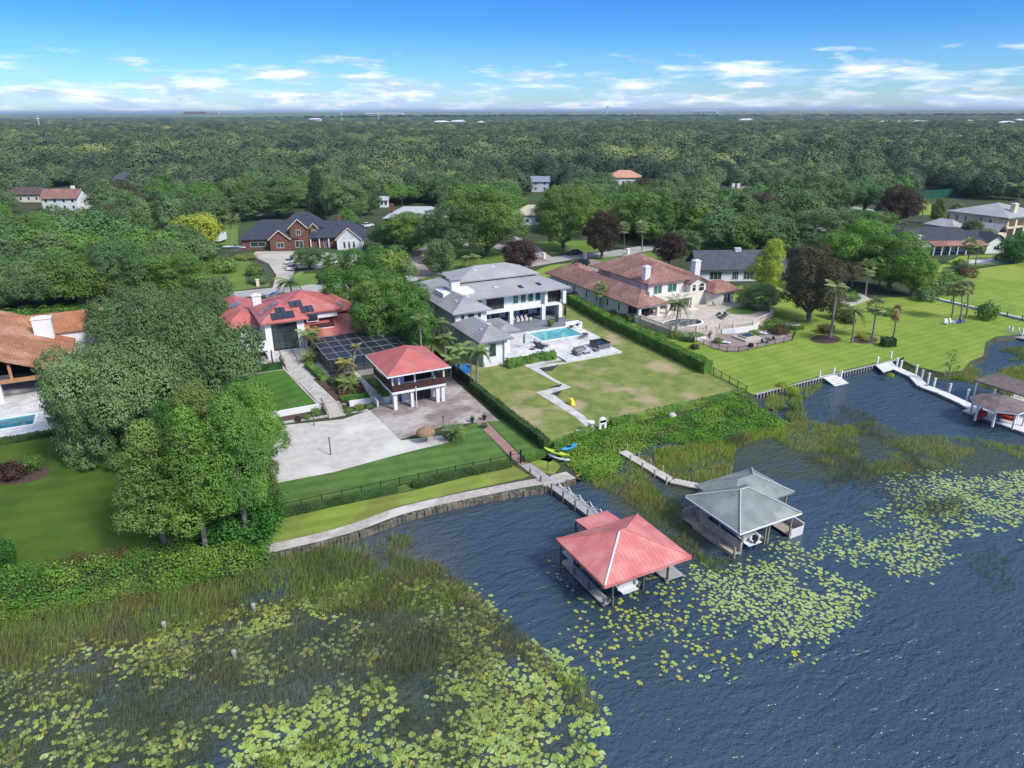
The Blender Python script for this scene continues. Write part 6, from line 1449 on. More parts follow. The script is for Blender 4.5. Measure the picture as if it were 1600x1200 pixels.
T.part('roof', MB().hip(102.8, 39, 108.6, 55.0, 3.5, 4.5, th=.2, axis='y'), BROWNSH)
for y in (40, 44, 48, 52, 54.6): T.part('post', MB().box(103.0, y-.1, -1, 103.2, y+.1, 3.3), TRIM); T.part('post', MB().box(108.2, y-.1, -1, 108.4, y+.1, 3.3), TRIM)
boat('white motor boat moored under the brown shelter behind the gazebo', 105.8, 46, .2, 6, 2.2, R(90), BLUEM)
CR = mat('red_cushion', (.50, .05, .035), (.42, .04, .03), 2, .9)
def settee(label, x, y, z, L_, rz, cm, fm=None, name='outdoor_sofa', cat='sofa', group=None):
    T = Thing(name, label, cat, (x, y, z), rz=rz, group=group); fm = fm or mat('dark_wicker', (.10, .10, .11), (.07, .07, .08), 6, .9)
    T.part('frame', MB().box(-L_/2, -.4, 0, L_/2, .4, .26), fm); T.part('backrest', MB().box(-L_/2, .28, .26, L_/2, .42, .78), fm)
    T.part('armrest', MB().box(-L_/2, -.4, .26, -L_/2+.14, .28, .55), fm); T.part('armrest', MB().box(L_/2-.14, -.4, .26, L_/2, .28, .55), fm)
    k = max(1, round(L_/.75))
    for i in range(k): a = -L_/2+.16+(L_-.32)*i/k; T.part('cushion', MB().box(a, -.38, .26, a+(L_-.32)/k-.03, .27, .42), cm)
    return T
settee('red cushioned sofa at the back of the octagonal gazebo', gx-.9, gy+1.6, .85, 2.6, R(10), CR, CR); settee('red cushioned sofa at the right side inside the gazebo', gx+1.6, gy-.2, .85, 2.4, R(-75), CR, CR)
def table(label, x, y, z, r, h=.45, m=None, name='low_table'):
    T = Thing(name, label, 'table', (x, y, z)); m = m or mat('dark_table', (.05, .055, .065), None, 1, .5)
    T.part('table_top', MB().lathe((x, y, z+h), [(r, 0), (r, .05)], 12), m); T.part('leg', MB().tube((x, y, z), (x, y, z+h), .07, 6), m); T.part('base', MB().lathe((x, y, z), [(r*.5, 0), (r*.4, .04)], 10), m); return T
table('dark round table between the red sofas in the gazebo', gx, gy-.3, .85, .5)
T = Thing('far_dock', 'grey dock with white posts at the upper right shore', 'dock', (*G(1580, 527, .7), 0))
a, b = G(1556, 520, .8), G(1680, 540, .8); T.part('deck', MB().wall(a, b, 2.0, .6, .8), WOODG2); 
for t in (.1, .3, .5, .7, .9): x, y = on(a, b, t, -.9); T.part('pile', MB().tube((x, y, -2), (x, y, .7), .12, 6), POST)
for t in (.14, .19, .27, .33): x, y = on(a, b, t, .8); T.part('post', MB().box(x-.12, y-.12, .8, x+.12, y+.12, 2.2), TRIM)
# marsh markers
for lb, px_, py_ in (('leaning bleached wooden post in the marsh nearest the left bank', 260, 990), ('short bleached post in the lily pads at the top of the marsh', 399, 961), ('bleached post with slanted top standing lowest in the marsh', 369, 1035)):
    x, y = G(px_, py_, 0); T = Thing('marsh_post', lb, 'post', (x, y, 0)); T.part('pile', MB().tube((x, y, -1), (x-.05, y+.05, 1.05), .16, 8), mat('bleached_wood', (.42, .40, .38), (.3, .285, .27), 3, .9)); T.part('post_top', MB().tube((x-.05, y+.05, 1.05), (x-.07, y+.08, 1.2), .22, 8, .12), MATS['bleached_wood'])

# ================================================================ fences, hedges
T = Thing('lawn_fence', 'thin black metal fence across the lawn behind the low shore hedge', 'fence', (20, 68, 1))
fence_parts(T, [(5.5, 68.3), (20.5, 67.9), (33.7, 67.3)], 1.0, 1.05, BLACKM, step=.16, post=2.1)
T = Thing('pier_gate', 'black metal gate between two posts across the brick walk', 'gate', (34.3, 66.6, 1))
ga, gb = (33.75, 66.7), (35.0, 66.5)
for p in (ga, gb): T.part('gate_post', MB().box(p[0]-.09, p[1]-.09, 1, p[0]+.09, p[1]+.09, 2.75), BLACKM)
balusters(T, 'gate_leaf', [(ga[0]+.12, ga[1]), (gb[0]-.12, gb[1])], 1.05, 1.3, BLACKM, .05, .14, r=.012)
HL = 'hedge'
hedge('low clipped hedge along the shore lawn, left of the gap', [(6.5, 67.3), (19.9, 66.95)], .75, .75, leaf='darkhedge', dens=42, size=.09); hedge('low clipped hedge along the shore lawn, between the gap and the gate', [(21.6, 66.9), (33.6, 66.4)], .75, .75, leaf='darkhedge', dens=42, size=.09)
hedge('short low hedge between the pier gate and the kayaks', [(35.5, 66.7), (39.0, 66.8)], .8, .8, leaf='hedge', dens=42, size=.09)
hedge('tall dark boundary hedge between the paved court and the patchy lawn, nearest the lake', [(39.5, 68.2), (39.35, 79), (39.6, 83.5)], 1.0, 1.5, leaf='darkhedge', size=.11, dens=34); hedge('dark boundary hedge along the paved court, upper stretch', [(39.65, 83.9), (39.7, 91)], .9, 1.3, leaf='darkhedge', size=.11, dens=34)
T = Thing('privacy_fence', 'black privacy fence between the paved court and the white house', 'fence', (39.8, 98, 1)); 
for i in range(8): T.part('fence_panel', MB().wall((39.8, 91+2.0*i), (39.8, 92.94+2.0*i), .07, 1, 2.6), BLACKM); T.part('post', MB().box(39.74, 90.94+2*i, 1, 39.86, 90.99+2*i, 2.7), BLACKM)
hedge('bright clipped hedge wall between the pool terrace and the villa', [(75.6, 80.0), (76.3, 95), (77.0, 110), (79.4, 127.5)], 1.9, 2.0, leaf='hedge', size=.14, dens=30, rough=.15)
T = Thing('lawn_edge_fence', 'low dark fence running from the tall hedge down to the bulkhead', 'fence', (75.5, 75, 1)); fence_parts(T, [(76.2, 79.4), (75.0, 71.0)], 1, 1.1, BLACKM, step=.3, post=2)
hedge('dark ragged hedge along the front edge of the patchy lawn', [(40.2, 67.9), (47.0, 69.7)], .7, 1.0, leaf='weed2', dens=30); hedge('low ragged hedge above the weeds, right of the white arch', [(50.4, 70.3), (58, 70.4), (66, 70.2), (74.3, 70.6)], .9, .95, leaf='weed2', dens=30, rough=.25)
hedge('row of feathery clumps in front of the low white wing', [(48.6, 97.2), (57.8, 97.4)], 1.1, 1.35, z0=1.05, leaf='green', dens=30, size=.16, rough=.3)
hedge('clipped dark hedge between the terrace lawn and the tall window house', [(9.5, 111.6), (15.8, 111.6)], 1.0, 1.1, z0=1.8, leaf='darkhedge', dens=34)
hedge('dark clipped hedge block in the bed below the mesh enclosure', [(20.8, 101.0), (24.6, 100.6)], 2.4, .8, z0=1.75, leaf='darkhedge', dens=26); hedge('bronze clipped hedge block beside the stepped walk', [(21.0, 97.0), (24.4, 96.6)], 2.2, .75, z0=1.75, leaf='brown', dens=30)
hedge('clipped edging hedge along the white garden wall', [(20.6, 94.0), (24.6, 93.6)], .8, .55, z0=1.75, leaf='hedge', dens=36); hedge('hedge strip between the side path and the guest house', [(26.75, 92.5), (26.75, 99)], .9, .6, z0=1.6, leaf='green', dens=36)
hedge('dark hedge along the walk edge rising to the window terrace', [(20.4, 103), (19.6, 110.5)], 1.2, .8, z0=1.75, leaf='green', dens=30)
hedge('clipped hedge beside the fountain terrace, right end', [(102.8, 91.9), (108.2, 90.4)], 1.0, .7, leaf='hedge', dens=30); hedge('low hedge at the left foot of the villa balustrade', [(83.0, 95.4), (84.6, 93.6)], 1.0, .7, leaf='darkhedge', dens=30)
hedge('low hedge in front of the orange tiled house pool deck', [(-30, 101.4), (-10, 101.6)], 1.1, .7, leaf='darkhedge', dens=26)
hedge('small clipped cube hedge at the foot of the right hand palms', [G(1378, 541), G(1396, 540)], 1.6, 1.5, leaf='darkhedge', dens=34)
hedge('clipped hedge along the road behind the red roofed house', [G(345, 480), G(450, 466)], 1.2, 1.3, leaf='darkhedge', dens=14, size=.2)
hedge('low hedge beside the paver drive', [G(655, 443), G(690, 436)], 1.2, .9, leaf='green', dens=16, size=.2)
T = Thing('canal_wall', 'low white wall with dark posts crossing the right lawn', 'wall', (151.6, 86, 1)); T.part('wall', MB().wall((151.8, 99), (151.5, 55), .5, .9, 1.35), WHITE)
for i in range(15): T.part('post', MB().box(151.25, 98-2.9*i-.1, 1, 151.42, 98-2.9*i+.1, 1.9), POST)
T = Thing('green_fence', 'long dark green picket fence behind the upper right lawn', 'fence', (195, 109, 1)); GRN = mat('green_metal', (.02, .10, .07), None, 1, .5)
a, b = G(1470, 428), G(1700, 392)
for i in range(30):
    p, q = on(a, b, i/30), on(a, b, (i+1)/30); mb = MB().wall(p, q, .06, 2.3, 2.4).wall(p, q, .06, 1.1, 1.2)
    for j in range(8): t = (j+.5)/8; x, y = p[0]+(q[0]-p[0])*t, p[1]+(q[1]-p[1])*t; mb.box(x-.03, y-.03, 1, x+.03, y+.03, 2.5)
    T.part('fence_panel', mb, GRN)
# ================================================================ movable things
def car(label, px_, py_, deg, paint, L_=4.6, W_=1.85, H_=1.5, name='parked_car', cat='car', suv=False, z=LZ+.02):
    x, y = G(px_, py_, z); T = Thing(name, label, cat, (x, y, z), rz=R(deg)); h = L_/2; w = W_/2
    def loft(prof, ws, mt, nm):
        mb = MB(); i = 0; n = len(prof)
        for s in (-1, 1):
            for (X, Z), ww in zip(prof, ws): mb.v.append((X, s*ww, Z))
        for j in range(n): k = (j+1) % n; mb.f.append((j, k, n+k, n+j)); mb.mi.append(0)
        mb.f.append(tuple(range(n))[::-1]); mb.f.append(tuple(range(n, 2*n))); mb.mi += [0, 0]; return T.part(nm, mb, mt)
    rear = -h*.93 if suv else -h*.72
    loft([(-h, .35), (-h+.05, .85), (-h*.96, .95), (h*.30, 1.0), (h*.92, .80), (h, .62), (h, .32), (h*.8, .22), (-h*.8, .22)], [w*.92, w*.97, w, w, w*.92, w*.9, w*.9, w*.95, w*.95], paint, 'body')
    cb = loft([(rear, .93), (rear+.30, H_-.06), (0, H_-.02), (h*.10, H_-.06), (h*.42, .97)], [w*.90, w*.74, w*.76, w*.74, w*.88], GLASS, 'cabin_glass'); loft([(rear+.34, H_-.05), (rear+.40, H_), (h*.02, H_), (h*.09, H_-.05)], [w*.75]*4, paint, 'roof')
    for X in (-h*.62, h*.62):
        for s in (-1, 1): wl = T.part('wheel', MB().tube((X, s*(w-.02), .32), (X, s*(w-.24), .32), .32, 10), RUBBER); T.part('rim', MB().tube((X, s*(w+.0), .32), (X, s*(w-.03), .32), .18, 8), BEAM, parent=wl)
    for s in (-1, 1): T.part('headlight', MB().box(h-.04, s*w*.78-.15, .62, h+.015, s*w*.78+.15, .76), TRIM); T.part('tail_light', MB().box(-h-.01, s*w*.78-.14, .68, -h+.05, s*w*.78+.14, .86), CR)
    return T
car('dark grey car on the paved drive in front of the terracotta villa', 908, 414, 125, CAR_D, suv=True, H_=1.6)
car('dark maroon car on the road beside the brick planter', 897, 398, 170, CAR_R)
car('white car nose out behind the villa garage roof', 946, 427, 120, CAR_W)
car('dark car in the shade at the villa garage door', 893, 466, 118, CAR_D, L_=4.2)
car('white car on the brick house drive, farther from the road', 454, 411, 60, CAR_W); car('white car on the brick house drive, nearer the road', 457, 421, 62, CAR_W, L_=4.2)
car('black pickup on the road at the edge of the central trees', 514, 443, 170, CAR_D, L_=5.2)
car('white car parked deep in the drive under oaks right of the brick house', 575, 354, 20, CAR_W); car('dark car between the sabal palms behind the villa', 1072, 381, 40, CAR_D)
car('pale car partly hidden under trees behind the brick house', 405, 338, 10, CAR_W)
car('white car on the far right drive', 1322, 344, 30, CAR_W)
def van(label, px_, py_, deg, L_, W_, H_, name='box_trailer', cat='trailer'):
    x, y = G(px_, py_, LZ); T = Thing(name, label, cat, (x, y, LZ), rz=R(deg)); T.part('box', MB().box(-L_/2, -W_/2, .6, L_/2, W_/2, H_), CAR_W); T.part('chassis', MB().box(-L_/2-.9, -.12, .42, L_/2, .12, .6), BLACKM); 
    T.part('roof_vent', MB().box(-.3, -.3, H_, .3, .3, H_+.15), BEAM); T.part('door', MB().box(-L_/2-.03, -W_/2+.15, .7, -L_/2-.005, W_/2-.15, H_-.15), TRIM)
    for X in (-.5, .5):
        for s in (-1, 1): T.part('wheel', MB().tube((X, s*W_/2, .35), (X, s*(W_/2-.2), .35), .34, 10), RUBBER)
van('white box trailer beside the left end of the brick house', 344, 378, 60, 5.5, 2.3, 2.8); 
x, y = G(364, 391, LZ); T = boat('white covered boat on the grass left of the brick house', x, y, LZ+.35, 7.2, 2.4, R(-30), BLUEM, outboard=True); T.part('trailer_frame', MB().box(-3.4, -.8, -.2, 3.4, -.7, -.08).box(-3.4, .7, -.2, 3.4, .8, -.08), BEAM)
for lb, px_, py_ in (('small white utility cart left of the white gable', 603, 397), ('white cart on the brick house drive under the round tree', 520, 413)): car(lb, px_, py_, 20, CAR_W, L_=3.4, name='utility_cart', cat='cart')

# ---- pool terrace furniture
WICK = mat('grey_wicker', (.17, .17, .18), (.12, .12, .13), 6, .9); GREYC = mat('grey_cushion', (.30, .31, .33), (.25, .26, .28), 3, .95)
s1 = (63.2, 97.3)
settee('long grey wicker sofa on the lower white terrace', 63.0, 98.0, 1.35, 2.3, R(8), GREYC, WICK); settee('grey wicker sofa at the left side of the lower terrace group', 61.5, 96.6, 1.35, 1.6, R(95), GREYC, WICK); settee('grey wicker armchair beside the hot tub', 65.6, 96.8, 1.35, .9, R(-95), GREYC, WICK, 'armchair', 'armchair')
T = Thing('wicker_table', 'grey wicker box table in front of the long sofa', 'table', (63.3, 96.5, 1.35)); T.part('table_top', MB().box(62.7, 96.0, 1.75, 64.1, 96.9, 1.8), BEAM); T.part('base', MB().box(62.8, 96.1, 1.35, 64.0, 96.8, 1.75), WICK)
T = Thing('hot_tub', 'square grey hot tub at the right corner of the white terrace', 'hot tub', (67.4, 98.2, 1.35)); T.part('cabinet', MB().box(66.1, 97.1, 1.35, 68.7, 97.3, 2.3).box(66.1, 99.5, 1.35, 68.7, 99.7, 2.3).box(66.1, 97.3, 1.35, 66.3, 99.5, 2.3).box(68.5, 97.3, 1.35, 68.7, 99.5, 2.3), WICK)
T.part('rim', MB().box(66.0, 97.0, 2.3, 68.8, 97.45, 2.38).box(66.0, 99.35, 2.3, 68.8, 99.8, 2.38).box(66.0, 97.45, 2.3, 66.45, 99.35, 2.38).box(68.35, 97.45, 2.3, 68.8, 99.35, 2.38), BLACKM); T.part('tub_water', MB().box(66.35, 97.35, 2.1, 68.45, 99.45, 2.22), MATS['dark_pool_water'])
def lounger(label, x, y, z, deg, m1, m2, group=None, ref=None):
    T = Thing('sun_lounger', label, 'sun lounger', (x, y, z), rz=R(deg), group=group)
    T.part('frame', MB().box(-.95, -.33, .24, .95, .33, .30), m1); T.part('cushion', MB().box(-.2, -.30, .305, .93, .30, .39), m2); T.part('backrest', MB().face([(-.2, -.3, .36), (-.2, .3, .36), (-.85, .3, .85), (-.85, -.3, .85)][::-1]).face([(-.2, -.3, .30), (-.2, .3, .30), (-.85, .3, .79), (-.85, -.3, .79)]), m2)
    for a in (-.85, .85):
        for b in (-.28, .28): T.part('leg', MB().box(a-.03, b-.03, 0, a+.03, b+.03, .24), m1)
    return T
lounger('dark sun lounger left of the turquoise pool steps', 56.6, 100.8, 2.0, -60, WICK, BLACKM); lounger('dark sun lounger, second from the white wing', 58.0, 101.6, 2.0, -60, WICK, GREYC)
lounger('pale sun lounger nearest the turquoise pool', 57.7, 103.2, 2.0, -70, WICK, GREYC); settee('grey daybed under the low white wing', 52.6, 101.8, 2.0, 1.7, R(0), GREYC, WICK, 'daybed', 'daybed')
T = Thing('cantilever_umbrella', 'closed grey green umbrella on a curved stand left of the turquoise pool', 'umbrella', (54.6, 102.6, 2.0)); T.part('pole', MB().path_tube([(55.3, 101.0, 2.0), (55.5, 101.0, 3.6), (55.2, 101.5, 4.4), (54.6, 102.4, 4.6)], .05, 6), BEAM); T.part('folded_canopy', MB().lathe((54.6, 102.5, 2.7), [(.10, 0), (.28, .3), (.20, 1.2), (.05, 1.85)], 8), mat('sage_canvas', (.20, .27, .24), None, 2, .9)); T.part('base', MB().box(54.9, 100.6, 2.0, 55.7, 101.4, 2.08), BLACKM)
for i, (x, y) in enumerate(((66.9, 103.2), (67.4, 108.8))): table('low dark round table at the %s end of the turquoise pool' % ('front right', 'back right')[i], x+.6, y, 2.0, .55, .35)
T = Thing('bench_frame', 'grey metal swing bench at the edge of the pool deck', 'bench', (66.2, 102.4, 2.0)); T.part('frame', MB().path_tube([(65.5, 102.2, 2), (65.5, 102.2, 3.0), (67.2, 102.2, 3.0), (67.2, 102.2, 2)], .05, 6), WICK); T.part('seat', MB().box(65.6, 101.9, 2.35, 67.1, 102.5, 2.43), WICK)
def dining(label, x, y, z, n=3, L_=2.6, top=None, chm=None, rz=0):
    T = Thing('dining_table', label, 'table', (x, y, z), rz=rz); T.part('table_top', MB().box(-L_/2, -.5, .70, L_/2, .5, .76), top or GREYC)
    for a in (-1, 1):
        for b in (-1, 1): T.part('leg', MB().box(a*(L_/2-.15)-.04, b*.4-.04, 0, a*(L_/2-.15)+.04, b*.4+.04, .7), BLACKM)
def chair(label, x, y, z, deg, m, group=None):
    T = Thing('patio_chair', label, 'chair', (x, y, z), rz=R(deg), group=group); T.part('seat', MB().box(-.25, -.25, .40, .25, .25, .46), m); T.part('backrest', MB().box(-.25, .21, .46, .25, .26, .92), m)
    for a in (-.22, .22):
        for b in (-.22, .22): T.part('leg', MB().box(a-.02, b-.02, 0, a+.02, b+.02, .40), m)
    return T
dining('long dining table in the shade of the white house porch', 61.8, 117.0, 1.98, L_=3.6, top=TRIM)
c0 = chair('pale patio chair at the long dining table under the white house porch', 60.5, 116.2, 1.98, 180, SEATM, 'chairs at the porch dining table')
for i, (x, y, d) in enumerate([(61.4, 116.2, 180), (62.3, 116.2, 180), (63.2, 116.2, 180), (60.5, 117.8, 0), (61.4, 117.8, 0), (62.3, 117.8, 0), (63.2, 117.8, 0)]): copy_tree(c0.o, (x, y, 1.98), R(d))
T = Thing('potted_plant', 'round potted bush beside the pool on the grey porch floor', 'potted plant', (65.0, 111.6, 2.0)); T.part('pot', MB().lathe((65.0, 111.6, 2.0), [(.25, 0), (.35, .45)], 10), BLACKM); 
shrub('spiky green shrub in front of the porch right of the turquoise pool', 65.0, 111.4, 2.3, .8, 1.3, 'green')
lounger('reclining chair at the right end of the grey porch', 68.0, 114.2, 2.0, -120, WICK, BLACKM); T = Thing('cantilever_umbrella', 'folded dark umbrella at the right corner of the grey porch', 'umbrella', (70.0, 114.6, 2.0)); T.part('pole', MB().tube((70.2, 114.6, 2), (70.0, 114.2, 4.8), .05, 6), BLACKM); T.part('folded_canopy', MB().lathe((69.8, 114.2, 2.8), [(.1, 0), (.3, .4), (.2, 1.4), (.05, 1.9)], 8), BLACKM)
T = Thing('arched_panel', 'small white rounded panel at the corner of the white terrace', 'panel', (70.6, 110.0, 1.2)); T.part('panel', MB().box(70.3, 109.95, 1, 71.1, 110.1, 2.3).lathe((70.7, 110.02, 2.3), [(.38, 0), (.2, .25)], 8), WHITE)
# ---- villa furniture
table('round dark table with chairs near the villa loggia', 85.6, 109.2, 2.05, .8, .7); table('low round table on the upper villa terrace', 98.6, 101.2, 2.0, .55, .35); 
for i, (x, y, d, l) in enumerate(((97.2, 100.8, 70, 'grey lounger left of the low round table on the villa terrace'), (99.8, 102.2, 20, 'grey lounger right of the low round table on the villa terrace'), (98.4, 102.6, 45, 'grey lounger behind the low round table on the villa terrace'))): lounger(l, x, y, 2.0, d, WICK, GREYC)
c1 = chair('dark chair in the villa loggia', 84.4, 109.5, 2.05, 90, BLACKM, 'dark chairs in the villa loggia')
for x, y, d in ((86.8, 109.4, -90), (85.5, 110.3, 0), (85.3, 108.2, 180)): copy_tree(c1.o, (x, y, 2.05), R(d))
c2 = chair('dark metal chair beside the villa corner room door', 103.4, 107.6, 2.0, 0, BLACKM); chair('dark metal chair left of the villa corner room door', 102.4, 108.6, 2.0, 30, BLACKM)
lounger('white sun lounger at the foot of the curved stairs', 88.6, 90.2, 1.1, 130, TRIM, TRIM); lounger('white sun lounger right of the fountain basin', 98.6, 91.4, 1.1, 130, TRIM, TRIM)
table('black metal table beside the fence on the lower villa terrace', 95.6, 87.0, 1.1, .6, .7); chair('black chair at the fence table, left', 94.4, 87.0, 1.1, 90, BLACKM); chair('black chair at the fence table, right', 96.9, 87.2, 1.1, -90, BLACKM)
T = Thing('planter_pot', 'black cube planter at the lower terrace fence', 'planter', (91.2, 86.6, 1.1)); T.part('pot', MB().box(90.9, 86.3, 1.1, 91.5, 86.9, 1.8), BLACKM)
# ---- adirondack chairs
def adir(label, px_, py_, deg, m):
    x, y = G(px_, py_); T = Thing('adirondack_chair', label, 'chair', (x, y, 1), rz=R(deg), group=None)
    T.part('seat', MB().face([(-.3, -.35, .38), (.3, -.35, .38), (.3, .3, .25), (-.3, .3, .25)]).face([(-.3, -.35, .35), (-.3, .3, .22), (.3, .3, .22), (.3, -.35, .35)]), m)
    for i in range(5): a = -.3+.125*i; T.part('back_slat', MB().face([(a, .28, .22), (a+.11, .28, .22), (a+.11, .62, 1.0+.05*(2-abs(2-i))), (a, .62, 1.0+.05*(2-abs(2-i)))]), m)
    for s in (-.36, .36): T.part('armrest', MB().box(s-.07, -.4, .55, s+.07, .42, .59), m); T.part('leg', MB().box(s-.04, -.38, 0, s+.04, -.28, .55), m); T.part('leg', MB().box(s-.04, .3, 0, s+.04, .38, .55), m)
BLUEP = mat('bright_blue_plastic', (.02, .16, .50), None, 1, .5)
adir('white slatted lawn chair, left one of the white pair', 1480, 507, -20, TRIM); adir('white slatted lawn chair next to the blue chairs', 1488, 506, 10, TRIM); adir('bright blue slatted lawn chair nearest the white pair', 1495, 505, 40, BLUEP); adir('bright blue slatted lawn chair nearest the round bush', 1502, 504, 70, BLUEP)
# ---- volleyball, umbrella, kayaks
for lb, px_, py_, h in (('tall dark volleyball post in the middle of the sand', 517, 711, 2.3), ('slim grey post at the left end of the sand by the stairs', 491, 665, 1.9), ('dark post beside the palm clump on the paved court', 693, 672, 1.9)):
    x, y = G(px_, py_); T = Thing('court_post', lb, 'post', (x, y, 1)); T.part('pole', MB().tube((x, y, .9), (x, y, 1+h), .08, 8), POST); T.part('post_cap', MB().tube((x, y, 1+h), (x, y, 1.06+h), .1, 8), BLACKM)
x, y = G(666, 690); T = Thing('thatched_umbrella', 'round thatched palm umbrella on a post at the edge of the sand', 'umbrella', (x, y, 1)); T.part('pole', MB().tube((x, y, .9), (x, y, 3.1), .09, 8), POST)
THATCH = mat('straw_thatch', (.34, .23, .13), (.22, .145, .08), 5, .95, bump=.05)
T.part('canopy', MB().lathe((x, y, 2.45), [(1.15, 0), (1.08, .1), (.65, .36), (.25, .58), (.08, .72)], 18), THATCH); V, Q = [], []
for i in range(60): a = 2*PI*i/60; o = len(V); V += [(1.14*math.cos(a-.06), 1.14*math.sin(a-.06), 1.5), (1.14*math.cos(a+.06), 1.14*math.sin(a+.06), 1.5), (1.24*math.cos(a+.04), 1.24*math.sin(a+.04), 1.5-.28-.1*(i % 3)), (1.24*math.cos(a-.04), 1.24*math.sin(a-.04), 1.22)]; Q.append((o, o+1, o+2, o+3))
T.part('thatch_fringe', np_mesh('thatch_fringe', V, Q, [THATCH]), None)
def kayak(label, x, y, z, deg, L_, W_, m, name='kayak', tilt=0):
    T = Thing(name, label, 'kayak', (x, y, z), rz=R(deg)); n = 10; mb = MB(); sec = []
    for i in range(n+1):
        t = i/n; w = W_/2*math.sin(PI*min(1, max(0, t)))**.6+.015; X = L_*(t-.5); up = .12*(2*abs(t-.5))**3; i0 = len(mb.v); mb.v += [(X, -w, .16+up), (X, -w*.6, up), (X, w*.6, up), (X, w, .16+up), (X, w*.5, .25+up), (X, -w*.5, .25+up)]
        if i: 
            for j in range(6): k = (j+1) % 6; mb.f.append((i0-6+j, i0+j, i0+k, i0-6+k)); mb.mi.append(0)
    T.part('hull', mb, m, smooth=True); T.part('cockpit', MB().prism(oval((0, 0), .45, W_*.26, n=10), .24, .27), BLACKM); T.o.rotation_euler = (R(tilt), 0, R(deg)); return T
LIMEK = mat('lime_plastic', (.55, .70, .05), None, 1, .4); BLUEK = mat('sky_blue_plastic', (.03, .30, .60), None, 1, .4); YELK = mat('yellow_plastic', (.75, .45, .03), None, 1, .4)
x, y = G(870, 708, 1.8); kayak('lime yellow kayak on the rack at the weedy bank', x, y, 1.75, -62, 3.6, .8, LIMEK)
x, y = G(873, 716, 1.3); kayak('white kayak on the lower bar of the rack under the lime kayak', x, y, 1.25, -62, 3.2, .7, HULLW)
T = Thing('kayak_rack', 'dark wooden kayak rack beside the weedy bank', 'rack', (x, y, 1))
for s in (-1.1, 1.1):
    dx, dy = math.cos(R(-62))*s, math.sin(R(-62))*s
    T.part('rack_post', MB().tube((x+dx, y+dy, .8), (x+dx, y+dy, 2.05), .05, 6), POST); T.part('rack_arm', MB().tube((x+dx-.45, y+dy-.2, 1.22), (x+dx+.4, y+dy+.2, 1.22), .035, 5).tube((x+dx-.45, y+dy-.2, 1.72), (x+dx+.4, y+dy+.2, 1.72), .035, 5), POST)
x, y = G(889, 701, 1.3); kayak('sky blue pedal craft half sunk in the weeds', x, y, 1.35, 12, 2.6, 1.0, BLUEK, 'pedal_craft'); x, y = G(902, 743, .4); kayak('small yellow kayak tied at the seawall corner', x, y, .35, 25, 1.6, .6, YELK)
x, y = G(856, 735); T = Thing('lawn_post', 'short dark post on the grass beside the pier', 'post', (x, y, 1)); T.part('pole', MB().tube((x, y, .9), (x, y, 2.1), .07, 6), POST); T.part('post_cap', MB().tube((x, y, 2.1), (x, y, 2.15), .09, 6), BLACKM)
# white arch gate and urn at the end of the zigzag path
x, y = G(941, 672); T = Thing('white_arch', 'white arched garden gate frame at the end of the zigzag path', 'arch', (x, y, 1))
T.part('arch_frame', MB().box(x-.55, y-.12, 1, x-.25, y+.12, 2.1).box(x+.25, y-.12, 1, x+.55, y+.12, 2.1).box(x-.55, y-.14, 2.1, x+.55, y+.14, 2.45), TRIM); T.part('arch_top', MB().tube((x, y-.14, 2.35), (x, y+.14, 2.35), .5, 12), TRIM)
x, y = G(923, 674); T = Thing('white_pedestal', 'white flared pedestal post at the end of the zigzag path', 'pedestal', (x, y, 1)); T.part('column', MB().lathe((x, y, 1), [(.28, 0), (.24, .9), (.5, 1.25), (.5, 1.4)], 8), TRIM); T.part('base', MB().box(x-.35, y-.35, 1, x+.35, y+.35, 1.08), TRIM)
x, y = G(909, 681); T = Thing('storage_box', 'dark grey storage box by the end of the zigzag path', 'box', (x, y, 1)); T.part('body', MB().obox((x, y), (1.3, .7), 0, 1, 1.7), WICK); T.part('lid', MB().obox((x, y), (1.36, .76), 0, 1.7, 1.78), BEAM)
x, y = G(891, 687); T = Thing('grey_board', 'leaning grey board beside the dark storage box', 'board', (x, y, 1)); T.part('board', MB().obox((x, y), (1.6, .12), R(5), 1, 1.75), POST)
x, y = G(876, 691); T = Thing('white_bucket', 'white bucket and chair frame near the kayak rack', 'bucket', (x, y, 1)); T.part('bucket', MB().lathe((x, y, 1), [(.18, 0), (.24, .5)], 10), TRIM); T.part('handle', MB().path_tube([(x-.24, y, 1.5), (x, y, 1.75), (x+.24, y, 1.5)], .02, 4), BEAM)
x, y = G(894, 632, 1); T = Thing('toy_slide', 'small yellow plastic slide on the patchy lawn by the path', 'toy', (x, y, 1)); T.part('slide', MB().face([(x-.3, y-.5, 1.02), (x+.3, y-.5, 1.02), (x+.3, y+.3, 1.8), (x-.3, y+.3, 1.8)]).box(x-.3, y+.3, 1, x+.3, y+.4, 1.85), mat('yellow_toy_plastic', (.8, .62, .02), None, 1, .5)); T.part('rail', MB().box(x-.36, y-.4, 1.0, x-.31, y+.4, 1.9), MATS['yellow_toy_plastic'])
x, y = G(1050, 652, .8); T = Thing('stone', 'pale round stone lying in the bright bank weeds', 'stone', (x, y, .9)); T.part('stone', MB().lathe((x, y, .8), [(.5, 0), (.62, .3), (.4, .6), (.1, .7)], 10), CONC, smooth=True)
for lb, px_, py_ in (('dark urn planter at the left corner of the brick walk', 738, 660), ('dark urn planter at the right corner of the brick walk', 757, 656)):
    x, y = G(px_, py_); T = Thing('urn_planter', lb, 'planter', (x, y, 1)); T.part('urn', MB().lathe((x, y, 1), [(.2, 0), (.12, .15), (.32, .5), (.3, .6)], 10), BLACKM); T.part('foliage', np_mesh('foliage', *cards(rng.normal(size=(60, 3))*.15+[0, 0, .75], rng.normal(size=(60, 3)), .1), [LEAF['green']]), None)
